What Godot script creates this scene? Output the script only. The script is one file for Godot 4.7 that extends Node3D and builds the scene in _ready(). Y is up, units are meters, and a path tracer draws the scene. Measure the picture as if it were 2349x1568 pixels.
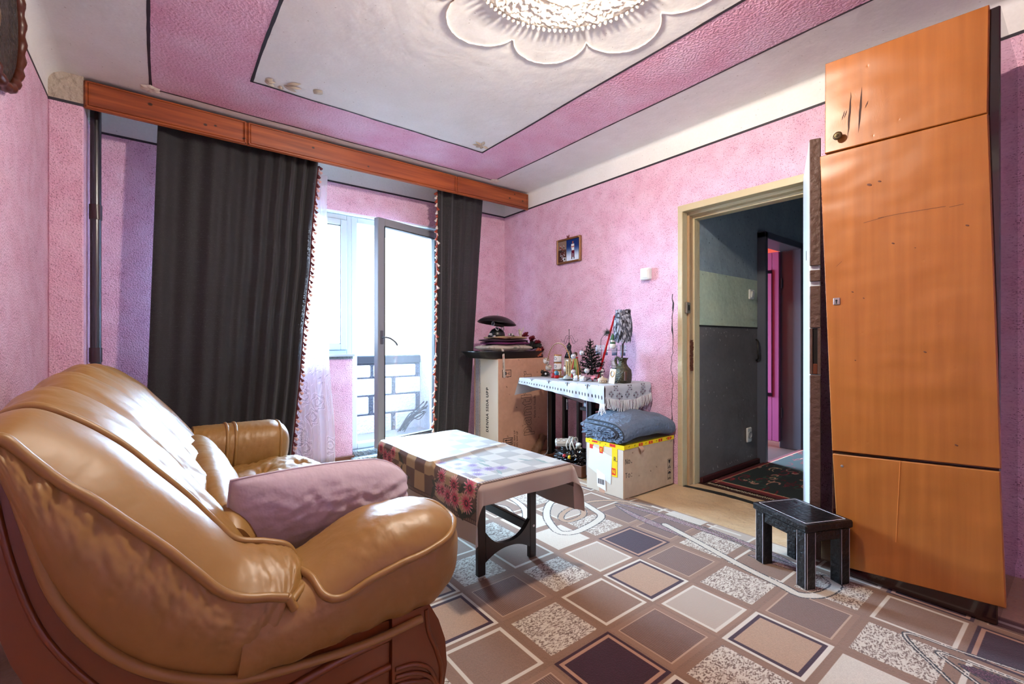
extends Node3D

const LAMP_E := 2.3
const LAMP_DOWN := 0.3

# ---------------------------------------------------------------- camera, sky, light
func setup_view() -> void:
	var cam := Camera3D.new()
	cam.name = "camera"
	cam.fov = 73.8
	cam.near = 0.05
	cam.far = 200.0
	add_child(cam)
	cam.position = Vector3(0, 1.06, 0)
	cam.rotation = Vector3(0, -deg_to_rad(37.9), 0)
	cam.current = true
	var sky_m := ProceduralSkyMaterial.new()
	sky_m.sky_top_color = Color(0.86, 0.92, 1.0)
	sky_m.sky_horizon_color = Color(0.93, 0.96, 1.0)
	sky_m.ground_bottom_color = Color(0.55, 0.56, 0.56)
	sky_m.ground_horizon_color = Color(0.75, 0.77, 0.78)
	sky_m.sky_curve = 0.3
	var sky := Sky.new()
	sky.sky_material = sky_m
	var e := Environment.new()
	e.background_mode = Environment.BG_SKY
	e.sky = sky
	e.background_energy_multiplier = 6.0
	e.tonemap_mode = Environment.TONE_MAPPER_LINEAR
	e.tonemap_exposure = 1.85
	e.sdfgi_enabled = true
	e.ssao_enabled = true
	e.ssil_enabled = true
	var we := WorldEnvironment.new()
	we.name = "environment"
	we.environment = e
	add_child(we)
	# daylight that enters over the balcony parapet
	area_light("balcony_daylight", Vector3(1.4, 4.6, -9.0), Vector3(0.0, -0.3, 1), Vector2(10.0, 6.4), Color(0.70, 0.86, 1.0), 2200.0)
	# daylight of the room across the hall
	area_light("far_room_daylight", Vector3(4.6, 1.5, -4.3), Vector3(0, -0.15, 1), Vector2(1.2, 1.2), Color(0.95, 0.95, 1.0), 7.0)

func area_light(called: String, at: Vector3, towards: Vector3, size: Vector2, col: Color, energy: float) -> void:
	var l := AreaLight3D.new()
	l.name = called
	l.area_size = size
	l.light_color = col
	l.light_energy = energy
	l.area_range = 60.0
	l.area_attenuation = 2.0
	l.shadow_enabled = true
	add_child(l)
	l.look_at_from_position(at, at + towards, Vector3.UP if absf(towards.y) < 0.9 else Vector3.RIGHT)

# ---------------------------------------------------------------- mesh builder
class MB:
	var v := PackedVector3Array()
	var uv := PackedVector2Array()
	var ix := PackedInt32Array()
	func p(a: Vector3, t := Vector2.ZERO) -> int:
		v.append(a)
		uv.append(t)
		return v.size() - 1
	func q(a: int, b: int, c: int, d: int) -> void:
		ix.append_array(PackedInt32Array([a, b, c, a, c, d]))
	func quad(a: Vector3, b: Vector3, c: Vector3, d: Vector3, t := Rect2(0, 0, 1, 1)) -> void:
		var i := p(a, t.position)
		p(b, Vector2(t.end.x, t.position.y))
		p(c, t.end)
		p(d, Vector2(t.position.x, t.end.y))
		q(i, i + 1, i + 2, i + 3)
	func tri(a: Vector3, b: Vector3, c: Vector3) -> void:
		var i := p(a)
		p(b)
		p(c)
		ix.append_array(PackedInt32Array([i, i + 1, i + 2]))
	# chamfered box; uv in metres on each face
	func box(c: Vector3, s: Vector3, bev := 0.003, b := Basis()) -> MB:
		var h := s * 0.5
		bev = minf(bev, minf(h.x, minf(h.y, h.z)) * 0.9)
		var ids := {}
		for ax in 3:
			var a1 := (ax + 1) % 3
			var a2 := (ax + 2) % 3
			for sg in [-1.0, 1.0]:
				for s1 in [-1.0, 1.0]:
					for s2 in [-1.0, 1.0]:
						var o := Vector3.ZERO
						o[ax] = sg * h[ax]
						o[a1] = s1 * (h[a1] - bev)
						o[a2] = s2 * (h[a2] - bev)
						var t := Vector2(o[a1] + h[a1], o[a2] + h[a2])
						if ax == 0:
							t = Vector2(o.z + h.z, h.y - o.y)
						elif ax == 1:
							t = Vector2(o.x + h.x, o.z + h.z)
						else:
							t = Vector2(o.x + h.x, h.y - o.y)
						ids[[ax, sg, s1, s2]] = p(c + b * o, t)
				if sg > 0:
					q(ids[[ax, sg, -1.0, -1.0]], ids[[ax, sg, -1.0, 1.0]], ids[[ax, sg, 1.0, 1.0]], ids[[ax, sg, 1.0, -1.0]])
				else:
					q(ids[[ax, sg, -1.0, -1.0]], ids[[ax, sg, 1.0, -1.0]], ids[[ax, sg, 1.0, 1.0]], ids[[ax, sg, -1.0, 1.0]])
		if bev <= 0.0:
			return self
		# edges
		for ax in 3:
			var a1 := (ax + 1) % 3
			var a2 := (ax + 2) % 3
			for s1 in [-1.0, 1.0]:
				for s2 in [-1.0, 1.0]:
					# faces a1 (sign s1) and a2 (sign s2) meet along ax
					var f := func(face: int, fs: float, oax: float, other: float) -> int:
						var k1 := (face + 1) % 3
						var e1: float = oax if k1 == ax else other
						var e2: float = other if k1 == ax else oax
						return ids[[face, fs, e1, e2]]
					var A: int = f.call(a1, s1, -1.0, s2)
					var B: int = f.call(a1, s1, 1.0, s2)
					var C: int = f.call(a2, s2, 1.0, s1)
					var D: int = f.call(a2, s2, -1.0, s1)
					var i := p(v[A], uv[A])
					p(v[B], uv[B])
					p(v[C], uv[C])
					p(v[D], uv[D])
					if s1 * s2 > 0:
						q(i, i + 3, i + 2, i + 1)
					else:
						q(i, i + 1, i + 2, i + 3)
		for sx in [-1.0, 1.0]:
			for sy in [-1.0, 1.0]:
				for sz in [-1.0, 1.0]:
					var a := v[ids[[0, sx, sy, sz]]]
					var bb := v[ids[[1, sy, sz, sx]]]
					var cc := v[ids[[2, sz, sx, sy]]]
					if sx * sy * sz > 0:
						tri(a, cc, bb)
					else:
						tri(a, bb, cc)
		return self
	# surface from f(u, v) with u, v in 0..1
	func grid(nu: int, nv: int, f: Callable, uvs := Vector2.ONE, flip := false) -> MB:
		var o := v.size()
		for j in nv + 1:
			for i in nu + 1:
				var a := float(i) / nu
				var b := float(j) / nv
				p(f.call(a, b), Vector2(a, b) * uvs)
		for j in nv:
			for i in nu:
				var k := o + j * (nu + 1) + i
				if flip:
					q(k, k + nu + 1, k + nu + 2, k + 1)
				else:
					q(k, k + 1, k + nu + 2, k + nu + 1)
		return self
	# as grid, u closed (seam shared, uv wraps)
	func ring(nu: int, nv: int, f: Callable, cap0 := false, cap1 := false) -> MB:
		var o := v.size()
		for j in nv + 1:
			for i in nu:
				var a := float(i) / nu
				var b := float(j) / nv
				p(f.call(a, b), Vector2(a, b))
		for j in nv:
			for i in nu:
				var k := o + j * nu
				var i2 := (i + 1) % nu
				q(k + i, k + i2, k + nu + i2, k + nu + i)
		for e in 2:
			if (e == 0 and cap0) or (e == 1 and cap1):
				var st := o + (nv * nu if e else 0)
				var m := Vector3.ZERO
				for i in nu:
					m += v[st + i]
				m /= nu
				var base := v.size()
				for i in nu:
					p(v[st + i], Vector2(0.5, 0.5))
				var c := p(m, Vector2(0.5, 0.5))
				for i in nu:
					if e == 0:
						ix.append_array(PackedInt32Array([c, base + (i + 1) % nu, base + i]))
					else:
						ix.append_array(PackedInt32Array([c, base + i, base + (i + 1) % nu]))
		return self
	# lathe: profile of (radius, height), turned about y, placed by xf
	func lathe(prof: PackedVector2Array, n := 16, xf := Transform3D(), cap0 := false, cap1 := false) -> MB:
		var m := prof.size() - 1
		return ring(n, m, func(a: float, b: float) -> Vector3:
			var k := prof[int(round(b * m))]
			var t := -a * TAU
			return xf * Vector3(cos(t) * k.x, k.y, sin(t) * k.x), cap0, cap1)
	func ball(c: Vector3, r: Vector3, n := 12, m := 8, b := Basis()) -> MB:
		return ring(n, m, func(a: float, t: float) -> Vector3:
			var th := -a * TAU
			var ph := (t - 0.5) * PI * 0.999
			return c + b * (Vector3(cos(th) * cos(ph), sin(ph), sin(th) * cos(ph)) * r))
	# round tube along a path; r is a float or an array of radii
	func tube(path: PackedVector3Array, r, n := 8, caps := true, closed := false) -> MB:
		var m := path.size()
		var t0 := (path[1] - path[0]).normalized()
		var up := Vector3.UP if absf(t0.y) < 0.9 else Vector3.RIGHT
		var nx := t0.cross(up).normalized()
		var o := v.size()
		for k in m:
			var t: Vector3
			if closed:
				t = (path[(k + 1) % m] - path[(k - 1 + m) % m]).normalized()
			else:
				t = (path[mini(k + 1, m - 1)] - path[maxi(k - 1, 0)]).normalized()
			nx = (nx - t * nx.dot(t)).normalized()
			var ny := t.cross(nx)
			var rr: float = r[k] if r is Array or r is PackedFloat32Array else r
			for i in n:
				var a := -TAU * i / n
				p(path[k] + (nx * cos(a) + ny * sin(a)) * rr, Vector2(float(i) / n, float(k) / m))
		for k in (m if closed else m - 1):
			for i in n:
				var i2 := (i + 1) % n
				var k2 := (k + 1) % m
				q(o + k * n + i, o + k * n + i2, o + k2 * n + i2, o + k2 * n + i)
		if caps and not closed:
			for e in 2:
				var st := o + (m - 1) * n * e
				var base := v.size()
				for i in n:
					p(v[st + i])
				var c := p(path[(m - 1) * e])
				for i in n:
					if e == 0:
						ix.append_array(PackedInt32Array([c, base + (i + 1) % n, base + i]))
					else:
						ix.append_array(PackedInt32Array([c, base + i, base + (i + 1) % n]))
		return self
	# polygon in the xy plane of xf pushed from z0 to z1
	func prism(poly: PackedVector2Array, z0: float, z1: float, xf := Transform3D(), bev := 0.0) -> MB:
		var n := poly.size()
		if Geometry2D.is_polygon_clockwise(poly):
			poly = poly.duplicate()
			poly.reverse()
		var inner := poly
		if bev > 0.0:
			var off := Geometry2D.offset_polygon(poly, -bev)
			if off.size() == 1 and off[0].size() == n:
				# match the starting corner
				var best := 0
				var bd := 1e9
				for k in n:
					var d := off[0][k].distance_to(poly[0])
					if d < bd:
						bd = d
						best = k
				inner = PackedVector2Array()
				for k in n:
					inner.append(off[0][(best + k) % n])
				if Geometry2D.is_polygon_clockwise(inner):
					inner = poly
					bev = 0.0
			else:
				bev = 0.0
		var tr := Geometry2D.triangulate_polygon(inner)
		for e in 2:
			var z := z1 if e else z0
			var o := v.size()
			for k in n:
				p(xf * Vector3(inner[k].x, inner[k].y, z), Vector2(inner[k].x, -inner[k].y))
			for k in range(0, tr.size(), 3):
				var a := tr[k]
				var b := tr[k + 1]
				var c := tr[k + 2]
				var ccw := (inner[b] - inner[a]).cross(inner[c] - inner[a]) > 0
				if (e == 1) == ccw:
					ix.append_array(PackedInt32Array([o + a, o + c, o + b]))
				else:
					ix.append_array(PackedInt32Array([o + a, o + b, o + c]))
		for k in n:
			var k2 := (k + 1) % n
			var a := poly[k]
			var b := poly[k2]
			var zz0 := z0 + bev
			var zz1 := z1 - bev
			var len := a.distance_to(b)
			quad(xf * Vector3(a.x, a.y, zz1), xf * Vector3(b.x, b.y, zz1), xf * Vector3(b.x, b.y, zz0), xf * Vector3(a.x, a.y, zz0), Rect2(0, 0, len, zz1 - zz0))
			if bev > 0.0:
				var ai := inner[k]
				var bi := inner[k2]
				quad(xf * Vector3(ai.x, ai.y, z1), xf * Vector3(bi.x, bi.y, z1), xf * Vector3(b.x, b.y, zz1), xf * Vector3(a.x, a.y, zz1))
				quad(xf * Vector3(a.x, a.y, zz0), xf * Vector3(b.x, b.y, zz0), xf * Vector3(bi.x, bi.y, z0), xf * Vector3(ai.x, ai.y, z0))
		return self
	func add(o: MB, xf := Transform3D()) -> MB:
		var k := v.size()
		for a in o.v:
			v.append(xf * a)
		uv.append_array(o.uv)
		for i in o.ix:
			ix.append(i + k)
		return self
	func mesh(inv := Transform3D()) -> ArrayMesh:
		var w := v
		if inv != Transform3D():
			w = inv * v
		var nr := PackedVector3Array()
		nr.resize(w.size())
		for i in range(0, ix.size(), 3):
			var a := ix[i]
			var b := ix[i + 1]
			var c := ix[i + 2]
			var f := (w[c] - w[a]).cross(w[b] - w[a])
			nr[a] += f
			nr[b] += f
			nr[c] += f
		for i in nr.size():
			nr[i] = nr[i].normalized() if nr[i].length_squared() > 1e-20 else Vector3.UP
		var arr := []
		arr.resize(Mesh.ARRAY_MAX)
		arr[Mesh.ARRAY_VERTEX] = w
		arr[Mesh.ARRAY_NORMAL] = nr
		arr[Mesh.ARRAY_TEX_UV] = uv
		arr[Mesh.ARRAY_INDEX] = ix
		var am := ArrayMesh.new()
		am.add_surface_from_arrays(Mesh.PRIMITIVE_TRIANGLES, arr)
		return am

# ---------------------------------------------------------------- nodes
var used := {}

func numbered(called: String) -> String:
	if not used.has(called):
		used[called] = 0
		return called
	used[called] += 1
	return "%s_%03d" % [called, used[called]]

func placed(n: Node) -> Transform3D:
	var t := Transform3D()
	while n and n != self:
		t = n.transform * t
		n = n.get_parent()
	return t

# one named mesh; vertices are in world places unless local
func obj(called: String, b: MB, m: Material, parent: Node = self, local := false) -> MeshInstance3D:
	var o := MeshInstance3D.new()
	o.name = numbered(called) if parent == self else called
	var inv := Transform3D()
	if parent != self and not local:
		inv = placed(parent).affine_inverse()
	o.mesh = b.mesh(inv)
	o.material_override = m
	if parent != self:
		var k := 0
		while parent.has_node(NodePath(o.name)):
			k += 1
			o.name = "%s_%03d" % [called, k]
	parent.add_child(o, true)
	return o

# a mesh already made, as a part
func put(called: String, mesh: Mesh, m: Material, parent: Node, at: Transform3D) -> MeshInstance3D:
	var o := MeshInstance3D.new()
	o.mesh = mesh
	o.material_override = m
	o.transform = placed(parent).affine_inverse() * at if parent != self else at
	o.name = numbered(called) if parent == self else called
	if parent != self:
		var k := 0
		while parent.has_node(NodePath(o.name)):
			k += 1
			o.name = "%s_%03d" % [called, k]
	parent.add_child(o, true)
	return o

func thing(called: String, label: String, category: String, at := Vector3.ZERO, turn := 0.0, group := "") -> Node3D:
	var o := Node3D.new()
	o.name = numbered(called)
	add_child(o)
	o.position = at
	o.rotation.y = turn
	tag(o, label, category, group)
	return o

func tag(o: Node3D, label: String, category := "", group := "") -> Node3D:
	o.set_meta("label", label)
	if category:
		o.set_meta("category", category)
	if group:
		o.set_meta("group", group)
	return o

func stuff(o: Node3D) -> Node3D:
	o.set_meta("kind", "stuff")
	return o

func setting(called: String, label: String, category := "") -> Node3D:
	var o := Node3D.new()
	o.name = called
	add_child(o)
	tag(o, label, category)
	o.set_meta("kind", "structure")
	return o

# ---------------------------------------------------------------- materials
func noise_tex(freq: float, size := 512, type := FastNoiseLite.TYPE_SIMPLEX_SMOOTH, octaves := 4, sd := 1) -> NoiseTexture2D:
	var n := FastNoiseLite.new()
	n.noise_type = type
	n.frequency = freq
	n.fractal_octaves = octaves
	n.seed = sd
	var t := NoiseTexture2D.new()
	t.width = size
	t.height = size
	t.seamless = true
	t.noise = n
	return t

var mats := {}

func mat(called: String, col: Color, rough := 0.7, o := {}) -> StandardMaterial3D:
	if mats.has(called):
		return mats[called]
	var m := StandardMaterial3D.new()
	m.resource_name = called
	m.albedo_color = col
	m.roughness = rough
	m.metallic = o.get("metal", 0.0)
	m.metallic_specular = o.get("spec", 0.5)
	if o.has("tex"):
		m.albedo_texture = o.tex
	if o.has("tri"):
		m.uv1_triplanar = true
		m.uv1_world_triplanar = o.get("world", true)
		m.uv1_scale = Vector3.ONE * o.tri if o.tri is float else o.tri
		m.uv1_triplanar_sharpness = 4.0
	elif o.has("uvs"):
		m.uv1_scale = o.uvs
	if o.has("bump"):
		m.heightmap_enabled = true
		m.heightmap_texture = o.bump
		m.heightmap_scale = o.get("bs", 0.3)
	if o.has("clear"):
		m.clearcoat_enabled = true
		m.clearcoat = o.clear
		m.clearcoat_roughness = o.get("clear_rough", 0.1)
	if o.has("rim"):
		m.rim_enabled = true
		m.rim = o.rim
		m.rim_tint = 0.6
	if o.has("alpha"):
		m.transparency = BaseMaterial3D.TRANSPARENCY_ALPHA
	if o.has("scissor"):
		m.transparency = BaseMaterial3D.TRANSPARENCY_ALPHA_SCISSOR
		m.alpha_scissor_threshold = o.scissor
	if o.has("backlight"):
		m.backlight_enabled = true
		m.backlight = o.backlight
	if o.has("emit"):
		m.emission_enabled = true
		m.emission = o.emit
		m.emission_energy_multiplier = o.get("emit_e", 1.0)
	if o.has("twoside"):
		m.cull_mode = BaseMaterial3D.CULL_DISABLED
	mats[called] = m
	return m

func tex_of(w: int, h: int, data: PackedByteArray, alpha := false) -> ImageTexture:
	return ImageTexture.create_from_image(Image.create_from_data(w, h, false, Image.FORMAT_RGBA8 if alpha else Image.FORMAT_RGB8, data))

func spline(pts: Array, n: int, closed := false) -> PackedVector3Array:
	var out := PackedVector3Array()
	var m := pts.size()
	var segs := m if closed else m - 1
	for k in n:
		var t := float(k) / (n if closed else n - 1) * segs
		var i := mini(int(t), segs - 1)
		var f := t - i
		var a: Vector3
		var d: Vector3
		var b: Vector3 = pts[i % m]
		var c: Vector3 = pts[(i + 1) % m]
		if closed:
			a = pts[(i - 1 + m) % m]
			d = pts[(i + 2) % m]
		else:
			a = pts[maxi(i - 1, 0)]
			d = pts[mini(i + 2, m - 1)]
		out.append(b.cubic_interpolate(c, a, d, f))
	return out

func curve2(pts: Array, t: float) -> Vector2:
	var m := pts.size() - 1
	var x := clampf(t, 0, 1) * m
	var i := mini(int(x), m - 1)
	var b: Vector2 = pts[i]
	return b.cubic_interpolate(pts[i + 1], pts[maxi(i - 1, 0)], pts[mini(i + 2, m)], x - i)

func hsh(x: float, y: float) -> float:
	var s := sin(x * 127.1 + y * 311.7) * 43758.5453
	return s - floorf(s)

# ---------------------------------------------------------------- surfaces of the room
const LX := -0.49
const RX := 3.056
const BZ := -4.06
const FZ := 1.4
const CH := 2.61
const LINE_Y := 2.448

func seamless(freq: float, size: int, sd: int, oct := 4) -> PackedByteArray:
	var n := FastNoiseLite.new()
	n.noise_type = FastNoiseLite.TYPE_SIMPLEX_SMOOTH
	n.frequency = freq
	n.fractal_octaves = oct
	n.seed = sd
	var im := n.get_seamless_image(size, size)
	im.convert(Image.FORMAT_L8)
	return im.get_data()

func mottled(size: int, a: Color, b: Color, freq: float, sd: int, specks: int, speck: Color, grain := 0.04, speck_len := 3) -> ImageTexture:
	var n1 := seamless(freq, size, sd)
	var n2 := seamless(0.08, size, sd + 7, 3)
	var d := PackedByteArray()
	d.resize(size * size * 3)
	for i in size * size:
		var t := n1[i] / 255.0
		var g := 1.0 + (n2[i] / 255.0 - 0.5) * grain * 2.0
		d[i * 3] = int(clampf((a.r + (b.r - a.r) * t) * g, 0, 1) * 255)
		d[i * 3 + 1] = int(clampf((a.g + (b.g - a.g) * t) * g, 0, 1) * 255)
		d[i * 3 + 2] = int(clampf((a.b + (b.b - a.b) * t) * g, 0, 1) * 255)
	var r := RandomNumberGenerator.new()
	r.seed = sd
	for k in specks:
		var x := r.randi() % size
		var y := r.randi() % size
		# specks gather where the rough coat is thick
		if n1[y * size + x] / 255.0 > r.randf() * 1.2:
			continue
		var dx := r.randi_range(-1, 1)
		var dy := r.randi_range(-1, 1)
		var s := r.randf_range(0.2, 0.7)
		for st in r.randi_range(1, speck_len):
			x = (x + dx + size) % size
			y = (y + dy + size) % size
			for e in 4:
				var i := (((y + e / 2) % size) * size + (x + e % 2) % size) * 3
				d[i] = int(lerpf(d[i], speck.r * 255, s))
				d[i + 1] = int(lerpf(d[i + 1], speck.g * 255, s))
				d[i + 2] = int(lerpf(d[i + 2], speck.b * 255, s))
	return tex_of(size, size, d)

func strip(called: String, c: Vector3, s: Vector3, m: Material, parent: Node) -> void:
	obj(called, MB.new().box(c, s, 0.0), m, parent)

func build_room() -> void:
	var rough_n := noise_tex(0.09, 1024, FastNoiseLite.TYPE_SIMPLEX_SMOOTH, 3, 5)
	var fine_n := noise_tex(0.012, 1024, FastNoiseLite.TYPE_SIMPLEX_SMOOTH, 5, 9)
	var pink := mat("pink_plaster", Color.WHITE, 0.75, {"tex": mottled(1024, Color(0.85, 0.655, 0.745), Color(0.885, 0.745, 0.82), 0.006, 11, 15000, Color(0.30, 0.16, 0.22)), "tri": 0.85, "bump": rough_n, "bs": 0.45})
	var white := mat("white_plaster", Color.WHITE, 0.7, {"tex": mottled(1024, Color(0.87, 0.865, 0.845), Color(0.90, 0.90, 0.885), 0.005, 23, 300, Color(0.5, 0.45, 0.4), 0.015), "tri": 0.6, "bump": fine_n, "bs": 0.2})
	var pink_c := mat("pink_ceiling_band", Color.WHITE, 0.75, {"tex": mottled(1024, Color(0.85, 0.62, 0.715), Color(0.885, 0.745, 0.82), 0.004, 31, 3000, Color(0.55, 0.28, 0.36), 0.03), "tri": 0.55, "bump": rough_n, "bs": 0.5})
	var line := mat("dark_paint_line", Color(0.17, 0.15, 0.19), 0.6)

	# floor and ceiling
	var fl := setting("floor", "bare beige painted fibreboard floor by the open hall door", "floor")
	var fm := mat("painted_board", Color.WHITE, 0.42, {"tex": mottled(1024, Color(0.66, 0.55, 0.42), Color(0.76, 0.65, 0.51), 0.004, 47, 700, Color(0.25, 0.18, 0.12), 0.04, 5), "tri": 0.7, "bump": fine_n, "bs": 0.5})
	obj("floor_board", MB.new().box(Vector3((LX + 3.2) / 2 - 0.1, -0.06, (BZ - 0.3 + FZ) / 2), Vector3(3.2 - LX + 0.2, 0.12, FZ - BZ + 0.6), 0.0), fm, fl)
	# the torn edge of the covering in the doorway
	var crack := PackedVector2Array()
	var back := PackedVector2Array()
	for k in 26:
		var t := k / 25.0
		var p := Vector2(3.05, -1.90).bezier_interpolate(Vector2(3.09, -1.72), Vector2(3.12, -1.5), Vector2(3.07, -1.30), t)
		var w := 0.012 + 0.014 * sin(t * PI) + 0.006 * hsh(k, 3)
		crack.append(p + Vector2(w, 0))
		back.insert(0, p - Vector2(w * 0.7, 0))
	crack.append_array(back)
	obj("torn_edge", MB.new().prism(crack, 0.0, 0.004, Transform3D(Basis(Vector3.RIGHT, Vector3.BACK, Vector3.DOWN), Vector3(0, 0.004, 0))), mat("torn_dark", Color(0.06, 0.055, 0.05), 0.9), fl)

	var ce := setting("ceiling", "white ceiling with a pink band between dark painted lines", "ceiling")
	var rect := func(x0: float, x1: float, z0: float, z1: float) -> MB:
		var b := MB.new()
		b.quad(Vector3(x0, CH, z0), Vector3(x1, CH, z0), Vector3(x1, CH, z1), Vector3(x0, CH, z1))
		return b
	var ix0 := 0.44
	var ix1 := 2.10
	var iz0 := -3.09
	var iz1 := 0.49
	var ox0 := -0.035
	var ox1 := 2.555
	var oz0 := -3.555
	var oz1 := 0.95
	obj("centre_field", rect.call(ix0, ix1, iz0, iz1), white, ce)
	var band := MB.new()
	for r in [[ox0, ox1, oz0, iz0], [ox0, ox1, iz1, oz1], [ox0, ix0, iz0, iz1], [ix1, ox1, iz0, iz1]]:
		band.add(rect.call(r[0], r[1], r[2], r[3]))
	obj("pink_band", band, pink_c, ce)
	var bord := MB.new()
	for r in [[LX - 0.1, RX + 0.1, BZ - 0.3, oz0], [LX - 0.1, RX + 0.1, oz1, FZ + 0.1], [LX - 0.1, ox0, oz0, oz1], [ox1, RX + 0.1, oz0, oz1]]:
		bord.add(rect.call(r[0], r[1], r[2], r[3]))
	obj("white_border", bord, white, ce)
	obj("slab", MB.new().box(Vector3((LX + RX) / 2, CH + 0.1, (BZ + FZ) / 2), Vector3(RX - LX + 0.6, 0.19, FZ - BZ + 0.8), 0.0), white, ce)
	# hand painted lines, a little uneven
	for r in [[ix0, ix1, iz0, iz1, 0.016], [ox0, ox1, oz0, oz1, 0.014]]:
		var cs := [Vector3(r[0], CH, r[2]), Vector3(r[1], CH, r[2]), Vector3(r[1], CH, r[3]), Vector3(r[0], CH, r[3])]
		for k in 4:
			var a: Vector3 = cs[k]
			var c: Vector3 = cs[(k + 1) % 4]
			var side := (c - a).normalized().cross(Vector3.UP)
			var lw: float = r[4]
			var b := MB.new()
			b.grid(60, 1, func(u: float, w: float) -> Vector3:
				var ww := lw * (0.85 + 0.3 * hsh(floorf(u * 60) * 0.37, k))
				return a.lerp(c, u * 1.004 - 0.002) + side * ((w - 0.5) * ww + 0.0025 * sin(u * 23.0 + k)) + Vector3(0, -0.0012, 0), Vector2.ONE, true)
			obj("painted_line", b, line, ce)

	# coved corners
	for sgn in [-1.0, 1.0]:
		var rr := 0.075 if sgn < 0 else 0.03
		var x0: float = LX if sgn < 0 else RX
		var b := MB.new()
		b.grid(10, 1, func(u: float, w: float) -> Vector3:
			var a := u * PI / 2
			return Vector3(x0 - sgn * rr * (1.0 - sin(a)), CH - rr * (1.0 - cos(a)), lerpf(-3.64 if sgn < 0 else BZ, FZ, w)))
		obj("cove", b, white, ce)

	wall_relief(ce, white)

	# wall with the doorway to the hall
	var wr := setting("wall_right", "pink roughcast wall with the open doorway to the hall", "wall")
	var ty := (LINE_Y + CH) / 2
	var th := 0.16
	for r in [[BZ - 0.3, -1.905, 0.0, LINE_Y], [-1.905, -0.99, 2.06, LINE_Y], [-0.99, FZ + 0.1, 0.0, LINE_Y]]:
		obj("plaster", MB.new().box(Vector3(RX + th / 2, (r[2] + r[3]) / 2, (r[0] + r[1]) / 2), Vector3(th, r[3] - r[2], r[1] - r[0]), 0.0), pink, wr)
	obj("white_band", MB.new().box(Vector3(RX + th / 2, ty, (BZ + FZ) / 2 - 0.1), Vector3(th, CH - LINE_Y, FZ - BZ + 0.4), 0.0), white, wr)
	strip("painted_line", Vector3(RX, LINE_Y, (BZ + FZ) / 2), Vector3(0.003, 0.015, FZ - BZ), line, wr)
	# the crack beside the door frame
	var cr := MB.new()
	var pts := []
	for k in 30:
		var y := 1.42 - k * 0.034
		pts.append(Vector2(-1.962 + 0.012 * (hsh(k, 1) - 0.5) + 0.006 * sin(k * 0.7), y))
	for k in 29:
		var w0 := 0.002 + 0.011 * pow(maxf(0, sin(k * 0.23 + 0.5)), 2) * hsh(k, 5)
		var w1 := 0.002 + 0.011 * pow(maxf(0, sin((k + 1) * 0.23 + 0.5)), 2) * hsh(k + 1, 5)
		var a: Vector2 = pts[k]
		var c: Vector2 = pts[k + 1]
		cr.quad(Vector3(RX - 0.0015, a.y, a.x - w0), Vector3(RX - 0.0015, a.y, a.x + w0), Vector3(RX - 0.0015, c.y, c.x + w1), Vector3(RX - 0.0015, c.y, c.x - w1))
	obj("crack", cr, mat("crack_dark", Color(0.2, 0.19, 0.2), 0.9), wr)

	# left wall and the wall behind the camera
	var wl := setting("wall_left", "pink plastered wall behind the sofa with white top band", "wall")
	obj("plaster", MB.new().box(Vector3(LX - 0.08, LINE_Y / 2, (BZ + FZ) / 2), Vector3(0.16, LINE_Y, FZ - BZ + 0.2), 0.0), pink, wl)
	obj("white_band", MB.new().box(Vector3(LX - 0.08, ty, (BZ + FZ) / 2), Vector3(0.16, CH - LINE_Y, FZ - BZ + 0.2), 0.0), white, wl)
	strip("painted_line", Vector3(LX, LINE_Y, (-3.64 + FZ) / 2), Vector3(0.003, 0.013, FZ + 3.64), line, wl)
	var wf := setting("wall_front", "pink plastered wall facing the balcony", "wall")
	obj("plaster", MB.new().box(Vector3((LX + RX) / 2, LINE_Y / 2, FZ + 0.08), Vector3(RX - LX + 0.3, LINE_Y, 0.16), 0.0), pink, wf)
	obj("white_band", MB.new().box(Vector3((LX + RX) / 2, ty, FZ + 0.08), Vector3(RX - LX + 0.3, CH - LINE_Y, 0.16), 0.0), white, wf)

	# window wall: pier, recess, opening for window and balcony door
	var wb := setting("wall_back", "pink roughcast window wall behind the curtains", "wall")
	var px := -0.342
	obj("pier", MB.new().box(Vector3((LX + px) / 2, LINE_Y / 2, (BZ - 3.64) / 2), Vector3(px - LX, LINE_Y, -3.64 - BZ), 0.006), pink, wb)
	obj("pier_top", MB.new().box(Vector3((LX + px) / 2, ty, (BZ - 3.64) / 2), Vector3(px - LX, CH - LINE_Y, -3.64 - BZ), 0.0), mat("beige_patch", Color(0.70, 0.645, 0.585), 0.8, {"tri": 1.5, "bump": fine_n, "bs": 1.6}), wb)
	strip("painted_line", Vector3((LX + px) / 2, LINE_Y - 0.006, -3.64), Vector3(px - LX, 0.016, 0.003), line, wb)
	var bt := 0.27
	for r in [[LX, 0.35, 0.0, 2.205], [0.35, 1.365, 0.0, 0.93], [2.27, RX, 0.0, 2.205], [LX, RX, 2.205, LINE_Y]]:
		obj("plaster", MB.new().box(Vector3((r[0] + r[1]) / 2, (r[2] + r[3]) / 2, BZ - bt / 2), Vector3(r[1] - r[0], r[3] - r[2], bt), 0.0), pink, wb)
	obj("white_band", MB.new().box(Vector3((LX + RX) / 2, ty, BZ - bt / 2), Vector3(RX - LX, CH - LINE_Y, bt), 0.0), white, wb)
	strip("painted_line", Vector3((px + RX) / 2, LINE_Y, BZ), Vector3(RX - px, 0.015, 0.003), line, wb)
	# whitewashed reveals of the opening
	var rev := mat("whitewash", Color(0.86, 0.87, 0.87), 0.8, {"tri": 2.0, "bump": fine_n, "bs": 1.2})
	obj("reveal", MB.new().box(Vector3(1.31, 2.199, BZ - 0.10), Vector3(1.92, 0.012, 0.18), 0.0), rev, wb)
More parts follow.
